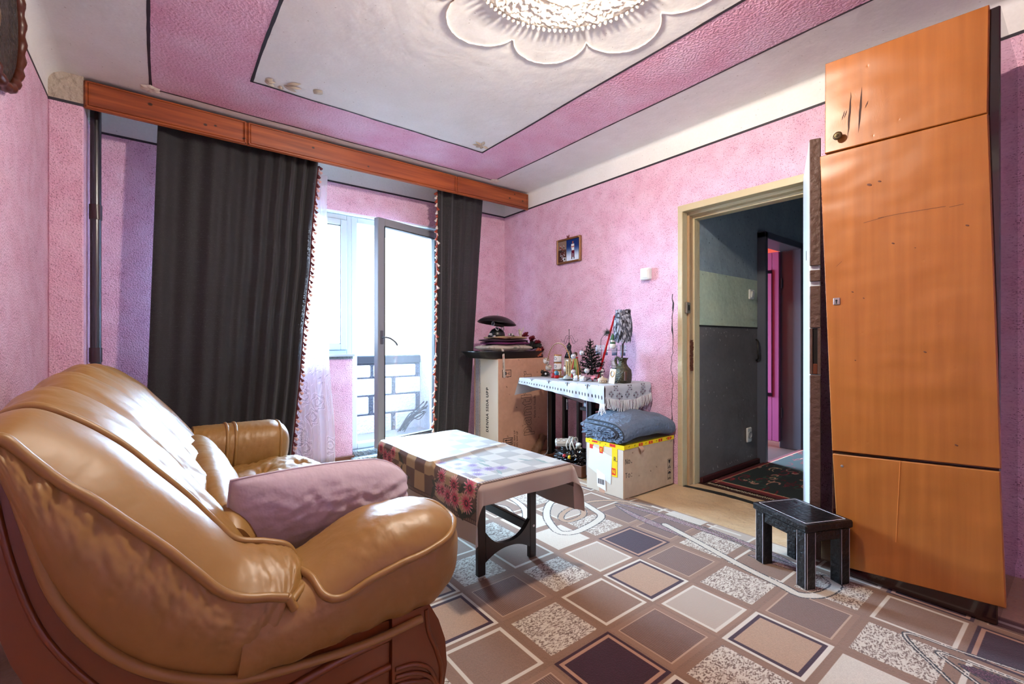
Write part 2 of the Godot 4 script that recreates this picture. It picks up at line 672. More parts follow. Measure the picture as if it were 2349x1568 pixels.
	obj("reveal", MB.new().box(Vector3(2.264, 1.1, BZ - 0.10), Vector3(0.012, 2.2, 0.18), 0.0), rev, wb)
	obj("reveal", MB.new().box(Vector3(0.356, 1.56, BZ - 0.10), Vector3(0.012, 1.28, 0.18), 0.0), rev, wb)
	var conc := mat("grey_mortar", Color(0.50, 0.52, 0.53), 0.9, {"tri": 2.5, "bump": fine_n, "bs": 2.0})
	obj("broken_plaster", MB.new().box(Vector3(1.0, 0.925, BZ + 0.002), Vector3(0.735, 0.03, 0.014), 0.004), conc, wb)
	obj("threshold", MB.new().box(Vector3(1.82, 0.045, BZ - 0.13), Vector3(0.91, 0.09, 0.27), 0.01), conc, wb)
	obj("threshold_step", MB.new().box(Vector3(1.60, 0.02, BZ + 0.04), Vector3(0.52, 0.04, 0.09), 0.008), conc, wb)
	var sk := setting("baseboard_back", "reddish brown skirting under the window by the sheer curtain", "skirting board")
	obj("board", MB.new().box(Vector3(0.85, 0.03, BZ + 0.012), Vector3(1.05, 0.06, 0.024), 0.004), mat("skirting_brown", Color(0.42, 0.25, 0.17), 0.5), sk)

func wall_relief(ce: Node3D, white: Material) -> void:
	# moulded plaster on the ceiling: flower outline round the lamp
	var c := Vector2(1.31, -1.29)
	var rim := mat("plaster_rim", Color(0.86, 0.83, 0.78), 0.65)
	var path := PackedVector3Array()
	var petals := 9
	for k in 320:
		var a := TAU * k / 320.0
		var s := absf(sin((a + 1.344) * petals / 2.0))
		var r := 0.54 + 0.17 * pow(s, 0.62) + 0.004 * hsh(k, 2)
		path.append(Vector3(c.x + cos(a) * r, CH - 0.001, c.y + sin(a) * r))
	var rad := PackedFloat32Array()
	for k in 320:
		rad.append(0.0035 + 0.0025 * hsh(k, 8))
	obj("flower_outline", MB.new().tube(path, rad, 6, false, true), rim, ce)

func build_ceiling_pieces() -> void:
	var rim := mat("plaster_rim", Color(0.86, 0.83, 0.78), 0.65)
	var c := Vector3(1.31, CH, -1.29)
	# crackled plaster ring with toothed rim
	var ring := thing("ceiling_rose", "crackled white plaster ring with toothed rim round the lit ceiling lamp", "ceiling rose", c)
	var n := FastNoiseLite.new()
	n.noise_type = FastNoiseLite.TYPE_CELLULAR
	n.cellular_return_type = FastNoiseLite.RETURN_DISTANCE2_SUB
	n.frequency = 22.0
	n.seed = 4
	var b := MB.new()
	b.ring(300, 44, func(u: float, w: float) -> Vector3:
		var a := u * TAU
		var r := lerpf(0.10, 0.425, w)
		var q := c + Vector3(cos(a) * r, 0, sin(a) * r)
		var e := n.get_noise_2d(q.x, q.z) + 1.0
		var h := 0.012 + 0.016 * clampf(1.0 - e * 4.5, 0, 1)
		h *= clampf((1.0 - w) * 16.0, 0.0, 1.0)
		return q + Vector3(0, -h - 0.002, 0))
	obj("crackled_plaster", b, rim, ring)
	var t := MB.new()
	for k in 96:
		var a := TAU * k / 96.0
		var d := Vector3(cos(a), 0, sin(a))
		t.box(c + d * 0.421 + Vector3(0, -0.012, 0), Vector3(0.018, 0.026, 0.014), 0.005, Basis(d, Vector3.UP, d.cross(Vector3.UP)))
	obj("toothed_rim", t, rim, ring)
	# lamp
	var lamp := thing("ceiling_lamp", "glowing round white glass ceiling lamp in the plaster ring", "ceiling lamp", c + Vector3(0, -0.03, 0))
	var prof := PackedVector2Array()
	for k in 13:
		var a := k / 12.0 * PI / 2
		prof.append(Vector2(sin(a) * 0.19, -cos(a) * 0.09))
	obj("glass_bowl", MB.new().lathe(prof, 32, Transform3D(Basis(), c + Vector3(0, -0.035, 0))), mat("lamp_glass", Color(1, 0.96, 0.9), 0.3, {"emit": Color(1, 0.90, 0.74), "emit_e": 1.3}), lamp)
	obj("lamp_base", MB.new().lathe(PackedVector2Array([Vector2(0.05, -0.035), Vector2(0.207, -0.035), Vector2(0.207, -0.022), Vector2(0.05, -0.015)]), 32, Transform3D(Basis(), c)), mat("lamp_metal", Color(0.85, 0.8, 0.7), 0.35), lamp)
	var l := OmniLight3D.new()
	l.name = "lamp_light"
	l.position = Vector3(0, -0.035, 0)
	l.light_color = Color(1.0, 0.945, 0.88)
	l.light_energy = LAMP_E
	l.light_size = 0.06
	l.omni_range = 12.0
	l.omni_attenuation = 2.0
	l.shadow_enabled = true
	lamp.add_child(l)
	area_light("lamp_downlight", c + Vector3(0, -0.16, 0), Vector3(0, -1, 0.001), Vector2(0.24, 0.24), Color(1.0, 0.93, 0.85), LAMP_DOWN)

	# plaster petals in the corners of the centre field
	var pm := mat("plaster_petal", Color(0.71, 0.66, 0.58), 0.6)
	var petal := func(p: Vector3, a: float, len: float, w: float) -> MB:
		var q := MB.new()
		q.grid(6, 8, func(u: float, v: float) -> Vector3:
			var x := (u - 0.5) * 2.0
			var ww := w * pow(sin(PI * clampf(v * 0.96 + 0.02, 0, 1)), 1.1)
			var y := -0.003 - 0.010 * (1.0 - absf(x)) * sin(PI * v)
			return p + Basis(Vector3.UP, a) * Vector3(x * ww, y, v * len))
		return q
	var dec := thing("ceiling_ornament", "broken plaster leaf ornament above the dark curtain", "ornament", Vector3(0.56, CH, -3.03))
	for k in [[0.50, -3.03, 2.1, 0.07], [0.50, -3.03, 1.3, 0.06], [0.505, -3.03, 0.5, 0.06], [0.60, -3.02, 1.9, 0.085], [0.60, -3.01, 1.4, 0.10], [0.61, -2.99, 0.9, 0.09], [0.585, -3.03, 2.9, 0.05]]:
		obj("petal", petal.call(Vector3(k[0], CH, k[1]), k[2], k[3], 0.017), pm, dec)
	var lone := thing("plaster_bud", "single plaster bud beside the broken leaf ornament", "ornament", Vector3(0.77, CH, -2.99))
	obj("shell", petal.call(Vector3(0.77, CH, -3.0), 0.4, 0.075, 0.03), pm, lone)
	var dec2 := thing("ceiling_ornament", "small plaster palmette in the corner over the balcony door", "ornament", Vector3(2.02, CH, -2.98))
	for k in [[2.02, -2.98, 2.6, 0.09], [2.02, -2.98, 1.9, 0.08], [2.02, -2.98, 3.4, 0.08], [2.02, -2.98, -0.7, 0.07], [2.02, -2.98, 0.2, 0.06], [2.02, -2.98, 1.1, 0.06]]:
		obj("petal", petal.call(Vector3(k[0], CH, k[1]), k[2] + 2.5, k[3], 0.015), pm, dec2)
	for q in [[-0.035, -3.555, "white plaster patch where the painted line meets the pelmet beside the pipe"], [2.555, -3.555, "white plaster rosette where two painted lines meet by the pelmet end"]]:
		var r := thing("corner_rosette", q[2], "ornament", Vector3(q[0], CH, q[1]))
		for k in 6:
			obj("petal", petal.call(Vector3(q[0], CH, q[1]), k * TAU / 6, 0.055, 0.026), rim, r)

# ---------------------------------------------------------------- window side of the room
func frame_rect(b: MB, x0: float, x1: float, y0: float, y1: float, w: float, z: float, d: float, bas := Transform3D()) -> void:
	for r in [[x0, x0 + w, y0, y1], [x1 - w, x1, y0, y1], [x0 + w, x1 - w, y0, y0 + w], [x0 + w, x1 - w, y1 - w, y1]]:
		b.add(MB.new().box(Vector3((r[0] + r[1]) / 2, (r[2] + r[3]) / 2, z), Vector3(r[1] - r[0], r[3] - r[2], d), 0.006), bas)

func build_window() -> void:
	var pvc := mat("white_pvc", Color(0.72, 0.77, 0.80), 0.28)
	var pane := mat("window_glass", Color(0.95, 0.98, 1.0, 0.06), 0.02, {"alpha": 1})
	var seal := mat("rubber_seal", Color(0.05, 0.05, 0.055), 0.6)
	var w := setting("window_1", "white plastic window beside the balcony door, behind the curtains", "window")
	var b := MB.new()
	frame_rect(b, 0.36, 1.375, 0.945, 2.19, 0.045, -4.15, 0.07)
	obj("window_frame", b, pvc, w)
	for r in [[0.405, 0.86], [0.86, 1.33]]:
		b = MB.new()
		frame_rect(b, r[0], r[1], 0.99, 2.145, 0.055, -4.13, 0.07)
		var s := obj("sash", b, pvc, w)
		b = MB.new()
		frame_rect(b, r[0] + 0.053, r[1] - 0.053, 1.043, 2.092, 0.005, -4.115, 0.03)
		obj("seal", b, seal, s)
		obj("pane", MB.new().box(Vector3((r[0] + r[1]) / 2, 1.567, -4.14), Vector3(r[1] - r[0] - 0.1, 1.06, 0.004), 0.0), pane, s)
	obj("sill", MB.new().box(Vector3(0.86, 0.945, -4.06), Vector3(1.02, 0.022, 0.12), 0.005), pvc, w)
	# balcony door
	var d := setting("door_1", "white balcony door standing ajar between the dark curtains", "balcony door")
	b = MB.new()
	frame_rect(b, 1.372, 2.262, 0.09, 2.19, 0.055, -4.15, 0.07)
	obj("door_frame", b, pvc, d)
	var hinge := Vector3(2.23, 0.0, -4.085)
	var t := Transform3D(Basis(Vector3.UP, deg_to_rad(15.5)), hinge)
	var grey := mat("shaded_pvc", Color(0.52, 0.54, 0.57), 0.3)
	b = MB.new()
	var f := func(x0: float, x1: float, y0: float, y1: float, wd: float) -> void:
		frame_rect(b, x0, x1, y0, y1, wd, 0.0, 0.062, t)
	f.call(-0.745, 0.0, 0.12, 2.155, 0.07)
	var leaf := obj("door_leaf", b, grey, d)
	b = MB.new()
	frame_rect(b, -0.676, -0.069, 0.189, 2.086, 0.006, 0.012, 0.045, t)
	obj("seal", b, seal, leaf)
	obj("pane", MB.new().box(t * Vector3(-0.372, 1.137, 0.0), Vector3(0.61, 1.9, 0.004), 0.0, t.basis), pane, leaf)
	var hm := mat("handle_steel", Color(0.42, 0.44, 0.47), 0.35, {"metal": 0.7})
	var h := obj("door_handle", MB.new().box(t * Vector3(-0.71, 1.10, 0.037), Vector3(0.028, 0.12, 0.014), 0.004, t.basis), hm, d)
	var pts := []
	for q in [Vector3(-0.71, 1.10, 0.04), Vector3(-0.71, 1.10, 0.068), Vector3(-0.69, 1.10, 0.078), Vector3(-0.65, 1.09, 0.08), Vector3(-0.60, 1.06, 0.08), Vector3(-0.575, 1.03, 0.08)]:
		pts.append(t * q)
	obj("lever", MB.new().tube(spline(pts, 20), 0.0085, 8), hm, h)

	# pipe of the heating
	var pipe := thing("heating_pipe", "dark vertical heating pipe between the wall pier and the curtain", "pipe", Vector3(-0.30, 0, -3.80))
	obj("riser", MB.new().tube(PackedVector3Array([Vector3(-0.302, 0.0, -3.80), Vector3(-0.302, 1.2, -3.80), Vector3(-0.302, CH, -3.80)]), 0.027, 20), mat("pipe_paint", Color(0.10, 0.10, 0.12), 0.25, {"spec": 0.7}), pipe)
	for y in [1.86, 0.98]:
		obj("coupling", MB.new().tube(PackedVector3Array([Vector3(-0.302, y - 0.045, -3.80), Vector3(-0.302, y + 0.045, -3.80)]), 0.031, 20), mat("pipe_band", Color(0.20, 0.12, 0.13), 0.3), pipe)

	build_pelmet()
	build_curtains()
	build_balcony()

func wood_tex(w: int, h: int, a: Color, b: Color, streak: float, sd: int, knots: int, along_x: bool) -> ImageTexture:
	var n := FastNoiseLite.new()
	n.frequency = 0.004
	n.seed = sd
	n.fractal_octaves = 4
	var d := PackedByteArray()
	d.resize(w * h * 3)
	var r := RandomNumberGenerator.new()
	r.seed = sd
	var ks := []
	for k in knots:
		ks.append(Vector3(r.randf() * w, r.randf_range(0.15, 0.85) * h, r.randf_range(2.6, 5.0)))
	for y in h:
		for x in w:
			var u := float(x)
			var v := float(y)
			var warp := 0.0
			var dark := 0.0
			for k in ks:
				var dd: float = Vector2((u - k.x) * (1.5 if along_x else 1.0), (v - k.y) * (1.0 if along_x else 0.45)).length() / k.z
				if dd < 8.0:
					warp += 8.0 / (1.0 + dd)
					dark = maxf(dark, 1.0 - smoothstep(0.75, 1.35, dd))
			var g := n.get_noise_2d(u * (1.0 if along_x else streak) + warp, v * (streak if along_x else 1.0) + warp * 3.0)
			var g2 := n.get_noise_2d(u * 0.5 + 900.0, v * 0.5) * 0.6
			var t := clampf(0.5 + g * 0.9 + g2 * 0.5, 0, 1)
			var c := a.lerp(b, t).lerp(Color(0.16, 0.07, 0.04), dark * 0.9)
			var i := (y * w + x) * 3
			d[i] = int(c.r * 255)
			d[i + 1] = int(c.g * 255)
			d[i + 2] = int(c.b * 255)
	return tex_of(w, h, d)

func build_pelmet() -> void:
	var z := -3.645
	var x0 := -0.342
	var x1 := 3.045
	var y0 := 2.43
	var y1 := 2.59
	var pine := mat("red_pine", Color.WHITE, 0.42, {"tex": wood_tex(1024, 96, Color(0.47, 0.205, 0.075), Color(0.65, 0.335, 0.145), 9.0, 3, 9, true), "clear": 0.25, "clear_rough": 0.3})
	var pl := thing("curtain_pelmet", "long reddish pine pelmet with beaded panels above the curtains", "pelmet", Vector3(x0, y0, z))
	var face := func(a: float, b: float, c: float, d: float, zz: float, dep: float) -> MB:
		var m := MB.new().box(Vector3((a + b) / 2, (c + d) / 2, zz), Vector3(b - a, d - c, dep), 0.003)
		for k in m.v.size():
			m.uv[k] = Vector2((m.v[k].x - x0) / (x1 - x0), 1.0 - (m.v[k].y - y0) / (y1 - y0))
		return m
	var cuts := [x0, 0.492, 2.182, x1]
	for k in 3:
		obj("panel_board", face.call(cuts[k], cuts[k + 1], y0, y1, z, 0.018), pine, pl)
	var bead := MB.new()
	for k in 3:
		var a: float = cuts[k] + 0.006
		var b: float = cuts[k + 1] - 0.006
		for r in [[a, b, y0 + 0.003, y0 + 0.016], [a, a + 0.011, y0 + 0.003, y1], [b - 0.011, b, y0 + 0.003, y1], [a, b, y1 - 0.01, y1]]:
			bead.add(face.call(r[0], r[1], r[2], r[3], z + 0.012, 0.014))
		for r in [[a + 0.014, b - 0.014, y0 + 0.019, y0 + 0.024], [a + 0.014, a + 0.019, y0 + 0.019, y1], [b - 0.019, b - 0.014, y0 + 0.019, y1]]:
			bead.add(face.call(r[0], r[1], r[2], r[3], z + 0.010, 0.006))
	obj("moulding", bead, pine, pl)
	obj("top_board", face.call(x0, x1, y1 - 0.016, y1, z - 0.12, 0.22), pine, pl)
	obj("curtain_rail", MB.new().box(Vector3((x0 + x1) / 2, 2.56, -3.75), Vector3(x1 - x0 - 0.05, 0.02, 0.05), 0.003), mat("rail_white", Color(0.8, 0.8, 0.78), 0.5), pl)

func tassel_mesh() -> ArrayMesh:
	# a small thread tassel that points along +x
	var b := MB.new()
	var prof := PackedVector2Array([Vector2(0.0025, 0.0), Vector2(0.005, 0.004), Vector2(0.0065, 0.008), Vector2(0.0045, 0.012), Vector2(0.009, 0.020), Vector2(0.0125, 0.034), Vector2(0.004, 0.035)])
	b.lathe(prof, 9, Transform3D(Basis(Vector3(0, -1, 0), Vector3(1, 0, 0), Vector3(0, 0, 1)), Vector3.ZERO), true, true)
	return b.mesh()

func build_curtains() -> void:
	# woven dark cloth: uneven slubs let some daylight through
	var n1 := seamless(0.02, 512, 61, 4)
	var d := PackedByteArray()
	d.resize(512 * 512 * 4)
	for y in 512:
		var row := hsh(y, 77.0)
		for x in 512:
			var t := n1[y * 512 + x] / 255.0
			var s := row * 0.5 + hsh(floorf(x / 14.0 + row * 40.0), y) * 0.5
			var v := 0.085 + 0.03 * t + 0.03 * s
			var i := (y * 512 + x) * 4
			d[i] = int(v * 255 * 1.0)
			d[i + 1] = int(v * 255 * 0.98)
			d[i + 2] = int(v * 255 * 1.06)
			d[i + 3] = 205 if hsh(floorf(x / 9.0 + row * 31.0), y + 0.5) > 0.86 and row > 0.35 else 255
	var cloth := mat("dark_weave", Color.WHITE, 0.75, {"tex": tex_of(512, 512, d, true), "uvs": Vector3(3, 5, 1), "alpha": 1, "backlight": Color(0.05, 0.05, 0.055), "rim": 0.3})
	var red := mat("tassel_red", Color(0.36, 0.13, 0.15), 0.9)
	var pale := mat("tassel_pale", Color(0.83, 0.66, 0.62), 0.9)
	var orange := mat("tassel_orange", Color(0.58, 0.25, 0.17), 0.9)
	var cream := mat("tassel_cream", Color(0.84, 0.78, 0.72), 0.9)
	var tm := tassel_mesh()

	# left curtain: its right edge leans in towards the floor
	var redge := [Vector2(1.0, 2.52), Vector2(0.992, 2.43), Vector2(0.965, 2.15), Vector2(0.945, 1.90), Vector2(0.935, 1.65), Vector2(0.915, 1.45), Vector2(0.885, 1.15), Vector2(0.86, 0.80), Vector2(0.83, 0.50), Vector2(0.80, 0.20), Vector2(0.785, 0.02)]
	var edge_x := func(y: float) -> float:
		for k in redge.size() - 1:
			if y <= redge[k].y and y >= redge[k + 1].y:
				return remap(y, redge[k].y, redge[k + 1].y, redge[k].x, redge[k + 1].x)
		return redge[0].x
	var left := thing("dark_curtain", "wide charcoal curtain left of the balcony door, behind the sofa", "curtain", Vector3(0.45, 0, -3.74), 0.0, "")
	var lz := func(u: float, y: float) -> float:
		var k := smoothstep(0.45, 1.0, u)
		var am := lerpf(0.010, 0.030, k)
		return -3.755 + am * sin(u * 38.0 + 2.2 * u * u * 10.0) + 0.016 * sin(u * 17.0 + 1.0 + y * 0.5) + 0.03 * (1.0 - y / 2.5) * sin(u * 7.0)
	var b := MB.new()
	b.grid(190, 40, func(u: float, v: float) -> Vector3:
		var y := lerpf(2.53, 0.015, v)
		var x0 := lerpf(0.002, -0.075, v)
		return Vector3(lerpf(x0, edge_x.call(y), u), y, lz.call(u, y)))
	obj("cloth", b, cloth, left)
	# pale lining, which throws the daylight behind the curtain onto the wall beside it
	var lining := mat("curtain_lining", Color.WHITE, 0.85, {"tex": lining_tex(cloth.albedo_texture), "uvs": Vector3(3, 5, 1), "alpha": 1})
	b = MB.new()
	b.grid(190, 40, func(u: float, v: float) -> Vector3:
		var y := lerpf(2.53, 0.015, v)
		var x0 := lerpf(0.002, -0.075, v)
		var w := 0.006 + u * 0.965
		return Vector3(lerpf(x0, edge_x.call(y), w), y, lz.call(w, y) - 0.008))
	obj("lining", b, lining, left)
	var braid := PackedVector3Array()
	for k in 90:
		var y := 2.44 - k * 0.0272
		braid.append(Vector3(edge_x.call(y) + 0.004, y, lz.call(1.0, y) + 0.004 * sin(k * 2.2)))
	obj("braid", MB.new().tube(braid, 0.0055, 6), red, left)
	for k in 70:
		var y := 2.44 - k * 0.0345
		if y < 0.05:
			break
		var at := Vector3(edge_x.call(y) + 0.006, y, lz.call(1.0, y) + 0.006)
		var tilt := -0.5 - 0.5 * hsh(k, 2) + (0.0 if k % 2 else -0.5)
		put("tassel", tm, pale if k % 2 else red, left, Transform3D(Basis(Vector3.BACK, tilt) * Basis(Vector3.UP, (hsh(k, 4) - 0.5) * 1.4), at))

	var right := thing("dark_curtain", "narrow charcoal curtain at the right of the balcony door, tapering to the floor", "curtain", Vector3(2.25, 0, -3.74))
	var rz := func(u: float, y: float) -> float:
		return -3.755 + 0.022 * sin(u * 26.0 + 0.4) * smoothstep(1.1, 0.2, u) + 0.012 * sin(u * 9.0 + y * 0.6)
	var lx := func(y: float) -> float:
		return 2.035 - 0.02 * (2.44 - y) + 0.02 * sin((2.44 - y) * 1.1)
	b = MB.new()
	b.grid(110, 40, func(u: float, v: float) -> Vector3:
		var y := lerpf(2.53, 0.015, v)
		var x1 := 2.565 - 0.078 * (2.53 - y)
		return Vector3(lerpf(lx.call(y), x1, u), y, rz.call(u, y)))
	obj("cloth", b, cloth, right)
	braid = PackedVector3Array()
	for k in 90:
		var y := 2.44 - k * 0.0272
		braid.append(Vector3(lx.call(y) - 0.004, y, rz.call(0.0, y) + 0.004 * sin(k * 2.2)))
	obj("braid", MB.new().tube(braid, 0.005, 6), orange, right)
	for k in 70:
		var y := 2.44 - k * 0.0345
		if y < 0.05:
			break
		if y < 1.06 and y > 0.98:
			continue
		var at := Vector3(lx.call(y) - 0.006, y, rz.call(0.0, y) + 0.006)
		var side := 1.0 if hsh(k, 9) > 0.55 else -1.0
		var bs := Basis(Vector3.BACK, -1.15 * side + 0.4 * (hsh(k, 2) - 0.5)) * Basis(Vector3.UP, (0.0 if side > 0 else PI) + (hsh(k, 4) - 0.5))
		put("tassel", tm, cream if k % 2 else orange, right, Transform3D(bs, at))

	build_sheer(edge_x)

func lining_tex(t: Texture2D) -> ImageTexture:
	var im: Image = t.get_image().duplicate()
	var d := im.get_data()
	for i in d.size() / 4:
		d[i * 4] = 176
		d[i * 4 + 1] = 178
		d[i * 4 + 2] = 184
	return tex_of(im.get_width(), im.get_height(), d, true)

func build_sheer(edge_x: Callable) -> void:
	var w := 384
	var h := 1536
	var d := PackedByteArray()
	d.resize(w * h * 4)
	for i in w * h:
		d[i * 4] = 236
		d[i * 4 + 1] = 240
		d[i * 4 + 2] = 245
		d[i * 4 + 3] = 118
	var im := Image.create_from_data(w, h, false, Image.FORMAT_RGBA8, d)
	im.fill_rect(Rect2i(0, 0, w, 60), Color(0.86, 0.84, 0.84, 0.82))
	# woven sprays: long curved leaves rising from rose heads near the hem
	var r := RandomNumberGenerator.new()
	r.seed = 12
	var stroke := func(pts: PackedVector2Array, wd: float, c: Color) -> void:
		for k in pts.size() - 1:
			var a := pts[k]
			var e := pts[k + 1]
			var st := int(a.distance_to(e)) + 1
			for s in st:
				var q := a.lerp(e, float(s) / st)
				var hw := int(maxf(1, wd))
				im.fill_rect(Rect2i(int(q.x - hw * 0.5), int(q.y - hw * 0.5), hw, hw), c)
	var dense := Color(0.95, 0.96, 0.98, 0.72)
	var dark := Color(0.60, 0.62, 0.66, 0.55)
	for k in 46:
		var x := r.randf() * w
		var y := r.randf_range(700, 1480)
		var len := r.randf_range(160, 460)
		var bend := r.randf_range(-70, 70)
		var pts := PackedVector2Array()
		for s in 20:
			var t := s / 19.0
			pts.append(Vector2(x + bend * t * t, y - len * t))
		stroke.call(pts, r.randf_range(2, 7), dense)
		stroke.call(pts, 1.5, dark)
	for k in 11:
		var c := Vector2(r.randf() * w, r.randf_range(1080, 1430))
		for ring in 5:
			var pts := PackedVector2Array()
			var rr := 14.0 + ring * 11.0
			for s in 24:
				var a := TAU * s / 23.0
				pts.append(c + Vector2(cos(a), sin(a) * 0.85) * rr * (1.0 + 0.16 * sin(a * 5.0 + ring * 1.3)))
			stroke.call(pts, 2.5, dark if ring % 2 else dense)
	for k in 900:
		var c := Vector2(r.randf() * w, r.randf_range(420, 1100))
		stroke.call(PackedVector2Array([c, c + Vector2(r.randf_range(4, 16), r.randf_range(-14, -4))]), 2.0, dense if k % 3 else dark)
	var m := mat("sheer_lace", Color.WHITE, 0.8, {"tex": ImageTexture.create_from_image(im), "uvs": Vector3(3.2, 1, 1), "alpha": 1, "backlight": Color(1.0, 1.0, 1.0)})
	var s := thing("sheer_curtain", "white flowered sheer curtain gathered beside the dark tasselled edge", "curtain", Vector3(1.05, 0, -3.84))
	var b := MB.new()
	b.grid(260, 24, func(u: float, v: float) -> Vector3:
		var y := lerpf(2.425, 0.02, v)
		var x0 := lerpf(0.03, -0.045, v)
		var x1 := lerpf(1.115, 1.165, v * v) + 0.012 * sin(y * 5.0)
		return Vector3(lerpf(x0, x1, u), y, -3.88 + 0.022 * sin(u * 130.0) * smoothstep(0.0, 0.2, u) + 0.012 * sin(u * 47.0 + y)))
	obj("lace_cloth", b, m, s)

func build_balcony() -> void:
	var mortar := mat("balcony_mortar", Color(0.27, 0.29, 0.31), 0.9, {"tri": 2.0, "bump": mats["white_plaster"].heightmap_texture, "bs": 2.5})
	var block := mat("foam_block", Color(0.62, 0.63, 0.63), 0.85, {"tri": 2.2, "bump": mats["white_plaster"].heightmap_texture, "bs": 1.2})
	var wp := setting("wall_balcony", "balcony parapet of large white blocks seen through the door", "parapet")
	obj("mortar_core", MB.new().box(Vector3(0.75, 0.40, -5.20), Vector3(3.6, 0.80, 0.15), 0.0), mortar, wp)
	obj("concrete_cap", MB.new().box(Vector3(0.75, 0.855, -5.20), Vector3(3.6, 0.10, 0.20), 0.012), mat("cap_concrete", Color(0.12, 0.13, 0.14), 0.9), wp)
	var rows := [0.0, 0.225, 0.44, 0.645, 0.80]
	for r in 4:
		var h: float = rows[r + 1] - rows[r] - 0.018
		var x := -1.0 + (0.16 if r % 2 else 0.43)
		while x < 2.5:
			var gap := 0.03 + 0.03 * hsh(r, x)
			var bl := 0.56 - gap
			if x + bl > 2.55:
				bl = 2.55 - x
			if bl > 0.1:
				obj("block", MB.new().box(Vector3(x + bl / 2, rows[r] + 0.012 + h / 2, -5.175 + 0.006 * hsh(x, r)), Vector3(bl, h, 0.15), 0.012), block, wp)
			x += 0.56
	var ws := setting("wall_balcony_side", "white side wall of the balcony", "wall")
	obj("plaster", MB.new().box(Vector3(2.65, 1.2, -4.8), Vector3(0.2, 2.6, 0.94), 0.0), block, ws)
	obj("far_plaster", MB.new().box(Vector3(-1.1, 1.2, -4.8), Vector3(0.2, 2.6, 0.94), 0.0), block, ws)
	var fb := setting("floor_balcony", "pale concrete balcony floor", "floor")
	obj("slab", MB.new().box(Vector3(0.75, -0.05, -4.8), Vector3(3.9, 0.14, 0.98), 0.0), mat("balcony_concrete", Color(0.50, 0.51, 0.50), 0.85), fb)
	var cb := setting("ceiling_balcony", "concrete slab above the balcony", "ceiling")
	obj("slab", MB.new().box(Vector3(0.75, 2.40, -4.8), Vector3(3.9, 0.16, 0.98), 0.0), block, cb)
	# twigs leaning in the balcony corner
	var tw := thing("twig_bundle", "bundle of dry bent twigs in the balcony corner", "twigs", Vector3(2.35, 0.02, -4.95))
	var bark := mat("twig_bark", Color(0.12, 0.095, 0.085), 0.9)
	var r := RandomNumberGenerator.new()
	r.seed = 5
	for k in 13:
		var a := Vector3(2.12 + r.randf() * 0.10, 0.035 + r.randf() * 0.03, -4.92 + r.randf() * 0.1)
		var e := Vector3(2.53, 0.20 + r.randf() * 0.16, -5.0 + r.randf() * 0.12)
		var m1 := a.lerp(e, 0.35) + Vector3(0, 0.03 + r.randf() * 0.06, 0.03 * r.randf())
		var m2 := a.lerp(e, 0.7) + Vector3(0, -0.03 + r.randf() * 0.08, 0.03 * r.randf())
		obj("twig", MB.new().tube(spline([a, m1, m2, e], 14), r.randf_range(0.004, 0.008), 5), bark, tw)

